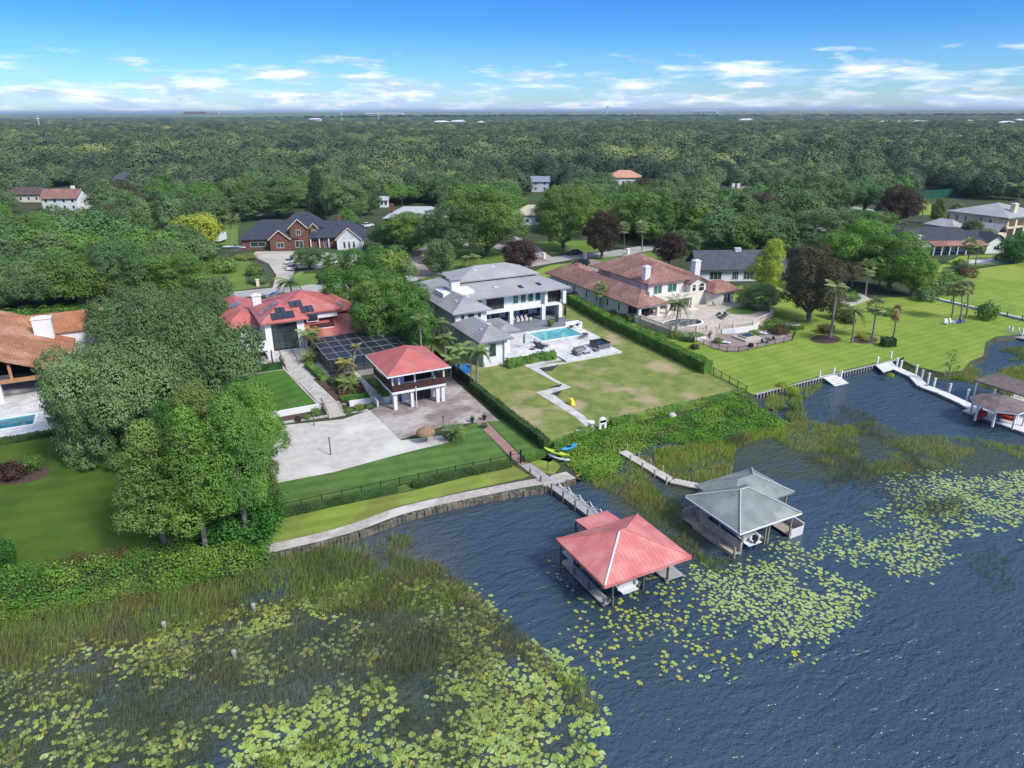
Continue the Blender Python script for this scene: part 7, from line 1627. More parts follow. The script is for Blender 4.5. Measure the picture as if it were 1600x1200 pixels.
T = Thing('play_pool', 'bright blue play pool between the palms beside the white house', 'play pool', (*G(722, 581), 1)); x, y = G(722, 581); T.part('shell', MB().lathe((x, y, 1), [(1.3, 0), (1.5, .8), (1.35, .82), (1.2, .5)], 12), mat('blue_vinyl_pool', (.02, .20, .55), None, 1, .5)); T.part('tub_water', MB().lathe((x, y, 1.4), [(1.25, 0), (1.25, .05)], 12), POOLW)
# entrance columns and mailboxes
for i, (lb, px_, py_, m_) in enumerate((('cream brick gate pillar at the right end of the paver drive', 850, 404, CREAM), ('cream brick gate pillar at the left end of the paver drive', 689, 425, CREAM), ('white gate pillar beside the dark grey car', 914, 404, TRIM), ('white gate pillar right of the roadside tree', 981, 397, TRIM), ('small pillar mailbox on the brick house lawn', 403, 447, PEACH))):
    x, y = G(px_, py_); w = .35; T = Thing('gate_pillar', lb, 'pillar', (x, y, 1)); T.part('pillar', MB().box(x-w, y-w, 1, x+w, y+w, 2.5), m_); T.part('pillar_cap', MB().box(x-w-.1, y-w-.1, 2.5, x+w+.1, y+w+.1, 2.62), m_)
# gazebo side items done above; orange house chairs
for i in range(4): settee('white lounge chair in a row under the orange tiled gable, number %s from the left' % ['one', 'two', 'three', 'four'][i], -20.6+1.35*i, 112.6, 1.55, 1.0, R(0), TRIM, TRIM, 'lounge_chair', 'chair')
# tennis court screen and distant buildings
T = Thing('tennis_fence', 'dark green mesh fence of a tennis court beyond the copper tree', 'fence', (*G(1445, 312), 1)); a, b = G(1425, 313), G(1530, 305)
for i in range(7): p, q = on(a, b, i/7), on(a, b, (i+.97)/7); T.part('mesh_panel', MB().wall(p, q, .1, 1, 5), GRN); T.part('post', MB().tube((*p, 1), (*p, 5.2), .12, 5), GRN)
BW = mat('white_far_building', (.75, .75, .74), (.62, .62, .62), .05, .9); DR = mat('far_red_building', (.42, .08, .06), None, .1, .9)
def far_building(label, px0, px1, py_, h, m, roof=None, d=14):
    a, b = G(px0, py_), G(px1, py_); w = math.hypot(b[0]-a[0], b[1]-a[1]); T = Thing('distant_building', label, 'building', (*a, 1), rz=math.atan2(b[1]-a[1], b[0]-a[0])); T.part('wall', MB().box(0, 0, 0, w, d, h), m); T.part('roof', MB().hip(-1, -1, w+1, d+1, h+.1, h+3.0, th=.4), roof or BW)
    for i in range(5): T.part('window', MB().box(w*(i+.3)/5, -.12, h*.45, w*(i+.6)/5, -.03, h*.75), GLASS)
for a in (('long pale roof at the left of the far tree line', 678, 700, 200, 14, BW), ('pale domed roof right of the long pale roof in the distance', 704, 726, 199, 14, BW), ('small pale roof right of centre in the distance', 745, 756, 199, 12, BW), ('white roofed hall in the far right trees, leftmost of the row', 1374, 1392, 202, 14, BW), ('long low white hall in the far right row', 1398, 1420, 201, 12, BW), ('long pale hall at the end of the far right row', 1424, 1452, 201, 13, BW), ('pale building alone right of the far white row', 1506, 1520, 199, 13, BW), ('grey roofed block in the trees at the far right', 1560, 1585, 204, 14, BW), ('white roof at the far right edge of the horizon', 1586, 1600, 196, 12, BW), ('white shed roof in the far left trees', 126, 144, 210, 12, BW), ('small white roof at the left far edge', 5, 18, 208, 12, BW), ('small white roof in the trees left of centre', 455, 466, 222, 11, BW), ('pale farm building far left of centre', 483, 500, 194, 15, BW), ('pale strip of warehouses on the horizon left of centre', 570, 630, 184, 26, BW), ('pale shop row on the horizon at the right of centre', 1080, 1120, 180, 30, BW), ('pale roof by the horizon, right of centre', 1155, 1175, 196, 14, BW), ('long red roofed building on the left horizon', 288, 322, 182, 40, DR, DR), ('pale red building strip on the left horizon', 323, 342, 182, 34, BW, DR)): far_building(*a[:6], *(a[6:] or ()))
x, y = G(949, 180, 1); T = Thing('water_tower', 'white water tower on the horizon right of centre', 'water tower', (x, y, 1)); T.part('shaft', MB().tube((x, y, 1), (x, y, 62), 4, 8), BW); T.part('tank', MB().lathe((x, y, 58), [(4, 0), (13, 8), (13, 14), (3, 20)], 12), BW)
for i, (px_, py_, h, nm) in enumerate(((64, 206, 34, 'leftmost'), (535, 196, 38, 'left of centre'), (592, 192, 40, 'near centre'), (991, 186, 60, 'right of centre'), (1250, 186, 70, 'tallest at the right'))):
    x, y = G(px_, py_, 1); T = Thing('transmission_mast', 'thin lattice mast above the far trees, ' + nm, 'mast', (x, y, 1)); T.part('mast', MB().tube((x, y, 1), (x, y, h), 1.0, 4, .5), BW); T.part('cross_arm', MB().box(x-4, y-.3, h-6, x+4, y+.3, h-5), BW)
# ================================================================ named trees near the houses and on the shore
# great oaks at the left
tree_px('giant grey green oak spreading over the left lawn, its left half', 205, 700, 500, 205, 'droop', 'oakgrey', lift=.20)
tree_px('giant grey green oak spreading over the left lawn, its tall middle', 262, 668, 458, 205, 'droop', 'oakgrey', lift=.2)
tree_px('dark spreading oak between the big left oak and the terrace lawn', 330, 655, 478, 180, 'broad_fine', 'oak')
tree_px('low spreading oak limb crown reaching towards the blue pool', 165, 712, 590, 130, 'broad_fine', 'oakgrey', lift=.3)
tree_px('feathery yellow green cypress with the thick pale trunk at the shore', 258, 852, 650, 140, 'cone_fine', 'olive', bark=BARK, lift=.2)
tree_px('bright green leaning shore tree left of the sand court, middle trunk', 322, 856, 628, 135, 'cone_fine', 'bright', bark=BARK, lift=.22)
tree_px('bushy green shore tree left of the sand court, right trunk', 385, 833, 612, 120, 'tall_fine', 'green', bark=BARK, lift=.20)
tree_px('vivid green rounded tree overhanging the top left of the sand court', 405, 765, 603, 110, 'round_fine', 'bright', lift=.2)
tree_px('yellow tipped tree rising behind the shore group', 330, 790, 600, 130, 'tall_fine', 'lime' if False else 'olive', lift=.3)
tree_px('dark leafy tree filling the back of the shore group', 300, 800, 632, 130, 'round_fine', 'deep', lift=.1)
tree_px('small dark laurel hanging over the sand edge', 412, 800, 690, 70, 'round_fine', 'green', lift=.05)
# centre mass between the red and the white house
tree_px('dense mango tree with yellow new growth, left of the central group', 552, 505, 392, 110, 'round_fine', 'mango', lift=.1)
tree_px('dense mango tree with yellow new growth, front of the central group', 600, 545, 420, 120, 'round_fine', 'mango', lift=.1)
tree_px('tall mango tree at the back of the central group', 606, 500, 385, 110, 'round_fine', 'mango', lift=.1)
tree_px('mango tree against the left corner of the white house', 642, 535, 440, 90, 'round_fine', 'mango', lift=.12)
tree_px('small dark tree between the mesh enclosure and the white house', 655, 560, 478, 60, 'round', 'deep', lift=.2)
# palms
palm_px('tall queen palm standing behind the red roofs', 463, 487, 451, 438, 48, 'queen', seed=0)
palm_px('slender palm in front of the tall dark window', 480, 560, 480, 520, 38, 'queen', z0=1.8, leaf='palm', seed=1)
palm_px('palm with yellow orange crown beside the tall dark window', 487, 552, 491, 515, 30, 'queen', z0=1.8, leaf='yellowpalm', seed=0)
palm_px('yellowing bushy palm at the corner of the mesh enclosure', 538, 592, 540, 565, 34, 'queen', z0=1.7, leaf='yellowpalm', seed=1); palm_px('thin yellowing palm with tall stem by the mesh enclosure', 552, 592, 556, 540, 18, 'queen', z0=1.7, leaf='yellowpalm', seed=0)
palm_px('fan shaped bright palm in the bed beside the stepped walk', 546, 612, 546, 600, 42, 'bushy', z0=1.7)
palm_px('small bushy palm left of the mesh enclosure', 484, 566, 484, 558, 34, 'bushy', z0=1.7)
palm_px('bushy palm clump at the corner of the paved court', 709, 688, 709, 676, 40, 'bushy')
for i, (bx_, by_, tx_, ty_, w_, lb) in enumerate(((674, 556, 683, 503, 42, 'smooth trunked palm beside the white house, farthest from the lake'), (697, 567, 694, 527, 40, 'smooth trunked palm beside the white house, second in the row'), (719, 578, 716, 545, 42, 'smooth trunked palm beside the white house, third in the row'), (737, 606, 736, 549, 46, 'left palm of the tall pair at the low white wing'), (745, 607, 748, 546, 44, 'right palm of the tall pair at the low white wing'), (660, 575, 655, 497, 34, 'palm rising among dark leaves left of the palm row'), (704, 590, 706, 560, 34, 'short palm beside the blue play pool'))): palm_px(lb, bx_, by_, tx_, ty_, w_, 'queen', seed=i, group='palms beside the white house')
palm_px('sabal palm behind the bright clipped hedge at the villa wall', 937, 484, 938, 452, 30, 'sabal', seed=0)
palm_px('big date palm with orange fruit at the villa balustrade', 1055, 528, 1060, 474, 42, 'date'); x, y = G(1055, 528); shrub('round agave green shrub at the foot of the date palm', x, y, 1, 1.6, 1.5, 'olive', seed=2)
palm_px('tall pale trunked palm standing alone on the right lawn, leftmost', 1297, 527, 1308, 447, 38, 'queen', leaf='sabal', thick=.2)
palm_px('grey trunked palm, second from the left on the right lawn', 1331, 536, 1334, 484, 46, 'queen', seed=1); palm_px('full headed sabal palm, third from the left on the right lawn', 1363, 528, 1369, 478, 36, 'sabal', seed=1); palm_px('sabal palm with dead rust coloured crown on the right lawn', 1396, 528, 1401, 484, 34, 'dead', leaf='dead')
for i, (b, c_, t, h_, w_, lb) in enumerate(((1487, 497, 1489, 452, 28, 'left sabal palm of the trio near the round bush'), (1500, 501, 1502, 450, 30, 'middle sabal palm of the trio near the round bush'), (1509, 498, 1512, 450, 28, 'right sabal palm of the trio near the round bush'))): palm_px(lb, b, c_, t, h_, w_, 'sabal', seed=i)
palm_px('slim palm at the edge of the bright thicket, left', 1331, 448, 1332, 410, 32, 'queen'); palm_px('sabal palm in front of the bright thicket', 1352, 462, 1354, 418, 34, 'sabal'); palm_px('sabal palm in front of the bright thicket, right', 1374, 446, 1376, 416, 30, 'sabal', seed=1)
palm_px('palm on the ranch house lawn, left of the pair', 1511, 414, 1516, 382, 28, 'sabal', seed=0); palm_px('palm on the ranch house lawn, right of the pair', 1523, 416, 1530, 386, 26, 'queen', leaf='palm')
for i, (b, c_, t, h_, w_, lb) in enumerate(((975, 390, 975, 356, 24, 'sabal palm beside the tall pine, left'), (1003, 392, 1003, 354, 26, 'sabal palm beside the tall pine, right'), (1089, 372, 1090, 350, 22, 'sabal palm right of the tall pine'), (1124, 382, 1124, 350, 24, 'sabal palm before the yellow green tree'), (735, 420, 735, 402, 34, 'feathery palm behind the grey upper roof'), (164, 320, 164, 287, 18, 'pale lone palm beside the pinkish gable house'), (1440, 352, 1441, 320, 26, 'sabal palm left of the peach villa'), (1590, 330, 1590, 290, 36, 'large feathery palm above the peach villa'), (560, 472, 561, 455, 30, 'low palm at the road behind the mango group'))): palm_px(lb, b, c_, t, h_, w_, 'sabal' if i not in (4, 7, 8) else 'queen', seed=i)
palm_px('tiered monkey puzzle like palm left of the brick house', 362, 390, 362, 346, 30, 'bushy'); palm_px('pale fan palm on the paver drive lawn', 672, 412, 672, 404, 30, 'bushy', leaf='sabal')
# middle distance trees one can single out
NT = [
 (735, 346, 288, 90, 'broad', 'green', 'broad oak in the second row behind the paver circle, left'), (785, 342, 286, 64, 'round', 'oak', 'round oak in the second row left of the tan roof'), (905, 342, 276, 100, 'broad', 'oak', 'broad oak behind the road bend'), (968, 348, 300, 72, 'round', 'green', 'round oak behind the left sabal palm'), (1050, 346, 284, 90, 'broad', 'oakgrey', 'mossy oak behind the tall pine'), (1150, 348, 290, 104, 'broad', 'green', 'wide green oak in front of the white chimney'), (1225, 352, 286, 100, 'broad', 'oak', 'wide oak left of the dome shaped oak'), (860, 352, 306, 50, 'round', 'oak', 'oak right of the tan roofed house'),
 (575, 336, 298, 46, 'round', 'oak', 'oak left of the little white tower gable'), (628, 320, 284, 56, 'broad', 'green', 'green oak right of the little white tower gable'), (662, 316, 278, 60, 'round', 'oak', 'oak behind the pale grey roof, left'), (704, 322, 282, 66, 'broad', 'oakgrey', 'grey oak behind the pale grey roof, right'), (388, 345, 300, 60, 'round', 'oak', 'oak behind the left wing of the brick house'), (60, 322, 288, 0, 'round', 'oak', 'x'),
 (762, 400, 296, 130, 'round_fine', 'green', 'large round oak behind the grey roofs'), (700, 408, 318, 95, 'round_fine', 'oak', 'oak at the left side of the paver circle'),
 (690, 432, 372, 52, 'round', 'oakgrey', 'small oak with yellow moss inside the paver circle'), (640, 395, 330, 90, 'round_fine', 'green', 'broad oak between the brick house and the paver circle'),
 (812, 425, 372, 60, 'round', 'copper', 'dark copper tree behind the grey roof'), (880, 392, 292, 100, 'round_fine', 'green', 'round oak over the road bend'), (940, 404, 330, 64, 'round_fine', 'copper', 'dark copper tree at the road fork'),
 (1036, 384, 293, 50, 'cone_fine', 'mango', 'tall pine with yellow green tips'), (1045, 415, 362, 52, 'round', 'copper', 'dark copper tree behind the terracotta villa'), (1000, 372, 300, 90, 'round', 'green', 'leafy oak left of the tall pine'), (1090, 376, 292, 110, 'round', 'oak', 'broad oak right of the tall pine'),
 (1198, 462, 372, 64, 'tall_fine', 'lime', 'bright yellow green tree behind the magnolia'), (1263, 502, 386, 118, 'round_fine', 'brown', 'huge bronze leaved magnolia on the right lawn'), (1185, 488, 443, 74, 'round_fine', 'oakgrey', 'pale feathery tree beside the villa corner'),
 (1330, 440, 345, 110, 'round_fine', 'bright', 'bright green spreading tree of the thicket, left'), (1388, 455, 362, 110, 'round_fine', 'bright', 'bright green tree of the thicket, middle'), (1424, 462, 392, 66, 'round_fine', 'bright', 'yellow edged tree of the thicket, right end'), (1290, 400, 322, 120, 'round_fine', 'oakgrey', 'wide grey green oak behind the magnolia'),
 (1350, 380, 330, 110, 'round_fine', 'green', 'round tree behind the bright thicket'), (1432, 440, 398, 50, 'round', 'oak', 'dark tree beside the ranch house'),
 (1400, 352, 291, 68, 'round_fine', 'copper', 'round dark copper tree by the far road'), (1349, 336, 271, 84, 'broad_fine', 'oak', 'oak with visible forked trunk at the far road'), (1272, 345, 268, 104, 'broad_fine', 'oak', 'large dome shaped oak left of the far road'), (1322, 334, 280, 40, 'round', 'oak', 'slim oak beside the forked one'),
 (1462, 350, 308, 26, 'tall', 'olive', 'narrow olive tree left of the peach villa'), (1490, 356, 316, 30, 'tall', 'oakgrey', 'small grey tree at the peach villa corner'), (1516, 375, 343, 34, 'round', 'oak', 'round tree in front of the peach villa'), (1540, 384, 358, 34, 'round', 'oakgrey', 'grey leaved tree before the peach villa porch'),
 (500, 350, 257, 48, 'cone_fine', 'dark', 'tall dark conifer behind the brick house'), (545, 352, 280, 78, 'round_fine', 'oakgrey', 'silvery oak right of the tall conifer'), (436, 340, 278, 110, 'round_fine', 'oak', 'wide dark oak behind the brick house, left'), (543, 362, 326, 34, 'round', 'green', 'small green tree beside the brick chimney'),
 (484, 420, 386, 58, 'round_fine', 'oak', 'round dark tree on the brick house drive'), (610, 390, 345, 74, 'round_fine', 'oak', 'oak right of the white gable'), (583, 420, 395, 44, 'round', 'oak', 'small oak at the right end of the concrete drive'),
 (262, 352, 303, 62, 'round', 'copper', 'dull copper tree left of the brick house'), (1125, 395, 330, 80, 'round', 'oak', 'oak behind the slate blue roof'), (1160, 398, 340, 70, 'round', 'green', 'green oak above the slate blue roof'), (1070, 400, 358, 50, 'round', 'oak', 'dark oak between the villa and the road'), (1210, 400, 340, 80, 'round', 'oak', 'dark oak behind the yellow green tree'),
 (60, 492, 398, 120, 'broad_fine', 'oakgrey', 'grey green oak above the orange tiled roof, left'), (130, 488, 385, 130, 'broad_fine', 'mango', 'oak with yellow new leaves above the orange roof'), (205, 480, 378, 130, 'round_fine', 'oak', 'dark round oak above the orange roof, right'), (285, 478, 395, 120, 'round_fine', 'green', 'large green oak left of the brick house lawn'), (5, 480, 392, 90, 'broad_fine', 'oak', 'oak cut by the left edge above the orange roof'), (240, 430, 352, 110, 'broad', 'green', 'broad green oak behind the left oaks'), (165, 410, 330, 110, 'broad', 'oak', 'dark oak in the second row at the left'), (90, 420, 345, 120, 'broad', 'green', 'green oak in the second row at the far left'), (20, 410, 340, 90, 'broad', 'oak', 'dark oak in the second row at the left edge'), (310, 420, 362, 70, 'broad', 'oak', 'oak beside the wooden fence left of the trailer'),
 (345, 500, 430, 60, 'round', 'oak', 'small oak behind the left roofs of the red house'), (310, 530, 448, 110, 'broad_fine', 'oak', 'dark oak between the left oaks and the red roofs'), (220, 560, 440, 140, 'broad_fine', 'oak', 'dark oak behind the giant left oak'),
 (1585, 410, 372, 60, 'round', 'deep', 'dark clipped tree mass right of the ranch house gable'), (1600, 395, 362, 50, 'round', 'deep', 'dark tree at the right edge beside the ranch house'),
]
for bx_, by_, ty_, w_, kd, lf, lb in [q for q in NT if q[3]]: tree_px(lb, bx_, by_, ty_, w_, kd, lf)
# cypress sapling standing in the water
x, y = G(1478, 602, WZ); T = tree('thin feathery cypress sapling standing in shallow water by the white boardwalk', x, y, WZ, 1.5, 6.4, 'tall', 'olive', lift=.25); 
for o_ in T.o.children:
    if o_.name.startswith('crown'): o_.data = crown_mesh('crown', 'tall', 420, .05, 999); o_.material_slots[0].link = 'OBJECT'; o_.material_slots[0].material = LEAF['olive']
# shrubs
SH = [(1541, 499, 470, 38, 'hedge', 'big round clipped bush on the right lawn'), (1445, 470, 448, 36, 'oak', 'dark shrub at the corner of the upper lawn'), (1462, 460, 432, 46, 'oak', 'grey green shrub mass before the ranch house'), (1482, 446, 425, 46, 'green', 'leafy shrub before the ranch house patio'), (1508, 432, 415, 40, 'bronzebush', 'purple bronze shrub at the green fence'),
 (1500, 420, 404, 30, 'green', 'low green shrub at the patio edge'), (1583, 400, 390, 20, 'hedge', 'round green ball bush beside the ranch gable'), (1565, 408, 396, 30, 'bronzebush', 'bronze shrub below the ranch gable'), (1596, 405, 396, 22, 'green', 'green shrub at the right edge by the ranch house'),
 (399, 430, 410, 32, 'olive', 'pale ornamental shrub clump in the oval bed'), (404, 442, 430, 40, 'oakgrey', 'low grey ground shrub in the oval bed'), (350, 425, 400, 54, 'green', 'tangled vine shrub left of the concrete drive'), (385, 405, 395, 40, 'olive', 'shrub between the boat and the brick wall'), (330, 415, 395, 40, 'oak', 'dark shrub by the wooden fence'),
 (1210, 516, 497, 40, 'green', 'spiky green shrub mass at the villa planter'), (1218, 522, 506, 34, 'bronzebush', 'bronze shrub under the villa planter'), (1075, 520, 514, 30, 'deep', 'dark shrub left of the villa stairs'), (1122, 536, 527, 20, 'green', 'small shrub at the foot of the villa stairs'), (1178, 524, 515, 22, 'green', 'small shrub behind the fountain basin'),
 (986, 503, 489, 14, 'green', 'slim upright shrub at the villa side wall'), (970, 500, 490, 30, 'hedge', 'yellow green shrub along the villa side wall'), (955, 492, 484, 26, 'olive', 'pale shrub behind the sabal palm'), (1000, 520, 508, 34, 'lime', 'yellow leaved shrub inside the clipped hedge wall'), (1030, 528, 519, 26, 'hedge', 'shrub below the villa balustrade corner'), (1085, 545, 537, 18, 'copper', 'dark red shrub beside the lower terrace fence'),
 (20, 745, 722, 60, 'copper', 'dark red shrub in the left lawn bed'), (48, 735, 712, 42, 'green', 'spiky green plant in the left lawn bed'), (0, 740, 725, 40, 'bronzebush', 'bronze shrub at the left edge of the lawn bed'), (10, 885, 838, 44, 'deep', 'dark shrub at the left edge of the marsh bank'),
 (466, 658, 650, 14, 'copper', 'small red flowering shrub in the front bed, left'), (480, 655, 647, 14, 'green', 'small green shrub in the front bed'), (494, 650, 636, 20, 'green', 'dark shrub by the stairs handrail'), (545, 645, 637, 18, 'green', 'small shrub right of the stairs'), (562, 642, 630, 18, 'green', 'round shrub in the right front bed'), (577, 638, 630, 16, 'oak', 'round shrub at the wall corner'),
 (1345, 528, 518, 14, 'lime', 'small yellow flowered shrub at the lawn palms'), (1352, 533, 524, 14, 'lime', 'small yellow shrub left of the cube hedge'), (1325, 505, 492, 26, 'copper', 'dark round shrub under the tall lawn palms'), (1312, 498, 470, 40, 'olive', 'pale drooping palm shrub behind the lawn palms'), (1386, 492, 480, 34, 'green', 'low shrub at the edge of the bright thicket'), (1330, 470, 455, 30, 'green', 'leafy shrub below the bright thicket'), (1290, 520, 505, 30, 'brown', 'low shrub at the magnolia foot'),
 (1238, 620, 600, 22, 'lime', 'golden marsh shrub at the foot of the bulkhead, left'), (1221, 610, 596, 20, 'lime', 'golden marsh shrub against the bulkhead'), (1243, 645, 622, 26, 'olive', 'feathery sapling in the shallows below the bulkhead'), (1391, 590, 582, 12, 'lime', 'tiny yellow shrub under the white platform'), (756, 668, 660, 14, 'oak', 'small shrub by the hedge gap'), (1190, 398, 384, 30, 'olive', 'grey shrub before the slate blue roof'), (1120, 430, 408, 40, 'olive', 'pinkish bare shrub before the white low house'),
 (708, 436, 424, 20, 'green', 'small shrub behind the grey roof hedge'), (360, 500, 492, 26, 'green', 'low shrub behind the red house, left'), (635, 600, 585, 1, 'green', 'tiny shrub')]
for bx_, by_, ty_, w_, lf, lb in SH[:-1]: shrub_px(lb, bx_, by_, ty_, w_, lf, z0=(WZ if 'shallows' in lb or 'golden' in lb else 1.0), seed=bx_)
T = Thing('wooden_fence', 'brown wooden fence left of the white trailer', 'fence', (*G(322, 372), 1)); a, b = G(300, 350), G(330, 385)
for i in range(8): p, q = on(a, b, i/8), on(a, b, (i+.96)/8); T.part('fence_panel', MB().wall(p, q, .08, 1, 2.9), BEAMO)
# left lawn bed
sheet('lawn_bed', GP(oval((28, 742), 52, 14, -.12), LZ+.010), LZ+.010, MULCHB)
sheet('oval_bed', GP(oval((404, 430), 22, 16), LZ+.020), LZ+.020, mat('dark_ground_cover', (.05, .075, .04), (.07, .08, .05), 1.5, .95))
sheet('palm_bed', GP(oval((1290, 530), 24, 7), LZ+.010), LZ+.010, MULCHB); sheet('palm_bed', GP(oval((1350, 531), 22, 6), LZ+.010), LZ+.010, MULCHB)
sheet('thicket_patio', GP([(1322, 462), (1345, 458), (1362, 468), (1330, 478), (1308, 472)], LZ+.010), LZ+.010, CONC)

# ================================================================ woodland behind: single trees near, one mass beyond
FOREST = [(-400, 176), (-400, 560), (0, 500), (60, 488), (200, 480), (300, 470), (322, 400), (330, 366), (372, 350), (400, 348), (440, 330), (560, 336), (596, 350), (600, 400), (640, 385), (700, 378), (830, 372), (870, 370), (1000, 376), (1010, 384), (1200, 390), (1300, 372), (1305, 330), (1380, 322), (1480, 308), (1500, 310), (1700, 322), (2100, 330), (2100, 168)]
# (polygon in the photo kept free of crowns)
FREE = [[(66, 292), (134, 292), (136, 320), (64, 320)], [(955, 248), (1004, 248), (1004, 283), (955, 283)], [(830, 270), (858, 270), (858, 302), (830, 302)], [(808, 316), (846, 316), (846, 356), (808, 356)], [(612, 318), (690, 318), (690, 348), (606, 350)], [(1122, 290), (1150, 290), (1150, 314), (1122, 314)],
        [(370, 330), (580, 328), (600, 400), (420, 400), (330, 400), (330, 360)], [(1312, 316), (1378, 316), (1378, 352), (1312, 352)], [(1425, 296), (1462, 296), (1462, 345), (1425, 345)], [(1395, 345), (1500, 318), (1700, 310), (1700, 430), (1395, 430)], [(590, 308), (612, 308), (612, 330), (590, 330)], [(0, 288), (52, 296), (48, 306), (0, 306)], [(184, 262), (200, 262), (200, 282), (184, 282)], [(815, 374), (850, 366), (950, 370), (950, 415), (815, 415)]]
rf = random.Random(21); spots = []
houses = [o for o in bpy.data.objects if o.get('category') in ('house', 'villa')]
hp = [(o.location.x, o.location.y) for o in houses]
step = 10.5
fx, fy = _fx.x, _fx.y; rx, ry = _right.x, _right.y
def grid(d0, d1, step):
    d = d0
    while d < d1:
        w = d*.80+30; n = int(2*w/step)
        for i in range(n):
            a = -w+step*(i+.5)+rf.uniform(-.42, .42)*step; dd = d+rf.uniform(-.42, .42)*step
            yield (a*rx+dd*fx, a*ry+dd*fy, dd)
        d += step*.92
for x, y, d in grid(135, 430, step):
    h = rf.uniform(9, 15)*(1.0 if d > 200 else .85); r = rf.uniform(4.6, 8.2)
    b = proj(x, y, 1); t = proj(x, y, 1+h); c_ = proj(x, y, 1+h*.55); rp = r*F_PX/b[2]
    if not inside(b[:2], FOREST) or b[0] < -140 or b[0] > 1740: continue
    tops = [(t[0], t[1]), (c_[0]-rp*.8, c_[1]), (c_[0]+rp*.8, c_[1]), (c_[0], c_[1]), b[:2], (c_[0]-rp*.5, (t[1]+c_[1])/2), (c_[0]+rp*.5, (t[1]+c_[1])/2)]
    if any(inside(p, f) for f in FREE if b[1] > max(q[1] for q in f)-4 for p in tops) or any(inside(b[:2], f) for f in FREE): continue
    if any(math.hypot(x-q[0], y-q[1]) < 7.5+r*.3 for q in hp): continue
    spots.append((d, x, y, h, r))
spots.sort()
print('forest spots', len(spots))
kinds = ('broad', 'broad', 'round', 'broad', 'round', 'tall')
FLAB = {'oak': 'one of the dark green domed oaks crowding the woodland behind the houses', 'oakgrey': 'one of the grey green mossy oaks of the woodland behind the houses', 'green': 'one of the fresh green round trees of the woodland behind the houses', 'dark': 'one of the blackish narrow conifers of the woodland', 'brown': 'one of the bronze brown crowns of the woodland', 'olive': 'one of the pale olive crowns of the woodland', 'lime': 'one of the few yellow green crowns of the woodland'}
near_n = 0; far_pts = []
for d, x, y, h, r in spots:
    q = vnoise([x], [y], 45, 4)[0]+rf.uniform(-.25, .25)
    lf = 'oak' if q < .50 else 'oakgrey' if q < .68 else 'green' if q < .95 else 'olive'
    if rf.random() < .025: lf = 'lime'
    elif rf.random() < .03: lf = 'brown'
    if near_n < 285: tree(FLAB[lf], x, y, LZ, r, h, rf.choice(kinds), lf, group='trees of the woodland behind the houses'); near_n += 1
    else: far_pts.append((x, y, r, h))
fp_far = [(min(4, int(vnoise([x], [y], 45, 4)[0]*4.6)), x, y, r, h) for x, y, r, h in far_pts]
for x, y, d in grid(430, 1500, 12.5):
    b = proj(x, y, 1)
    if b[0] < -60 or b[0] > 1660: continue
    r = rf.uniform(5.5, 8)+6*rf.random()**2; h = rf.uniform(7, 11)+r*.55+6*vnoise([x], [y], 70, 2)[0]
    fp_far.append((0, x, y, r, h))
for x, y, d in grid(1500, 4200, 30):
    b = proj(x, y, 1)
    if b[0] < -40 or b[0] > 1640: continue
    fp_far.append((0, x, y, rf.uniform(13, 23), rf.uniform(9, 15)))
print('far trees', len(fp_far))
def far_leaf():
    m = bpy.data.materials.new('distant_woodland_leaves'); m.use_nodes = True; t = m.node_tree; t.nodes.clear(); L = t.links.new
    n = lambda ty, **k: N(ty, t, **k)
    out = n('ShaderNodeOutputMaterial'); b = n('ShaderNodeBsdfPrincipled'); b.inputs['Roughness'].default_value = .7; b.inputs['Specular IOR Level'].default_value = .2; L(b.outputs[0], out.inputs[0])
    oi = n('ShaderNodeObjectInfo'); nz = n('ShaderNodeTexNoise'); nz.inputs['Scale'].default_value = .011; nz.inputs['Detail'].default_value = 3; L(oi.outputs['Location'], nz.inputs['Vector'])
    ad = n('ShaderNodeMath', operation='MULTIPLY_ADD'); ad.inputs[1].default_value = .42; L(oi.outputs['Random'], ad.inputs[0]); s = n('ShaderNodeMath', operation='SUBTRACT'); s.inputs[1].default_value = .20; L(nz.outputs[0], s.inputs[0]); L(s.outputs[0], ad.inputs[2])
    r = n('ShaderNodeValToRGB'); e = r.color_ramp.elements; 
    st = [(.26, (.040, .072, .044)), (.38, (.060, .105, .050)), (.50, (.095, .145, .066)), (.62, (.125, .180, .076)), (.71, (.165, .215, .085)), (.82, (.28, .32, .10))]
    while len(e) < len(st): e.new(.5)
    for q, (p, c) in zip(e, st): q.position = p; q.color = (*c, 1)
    L(ad.outputs[0], r.inputs[0]); L(r.outputs[0], b.inputs['Base Color']); return m
FARLEAF = far_leaf()
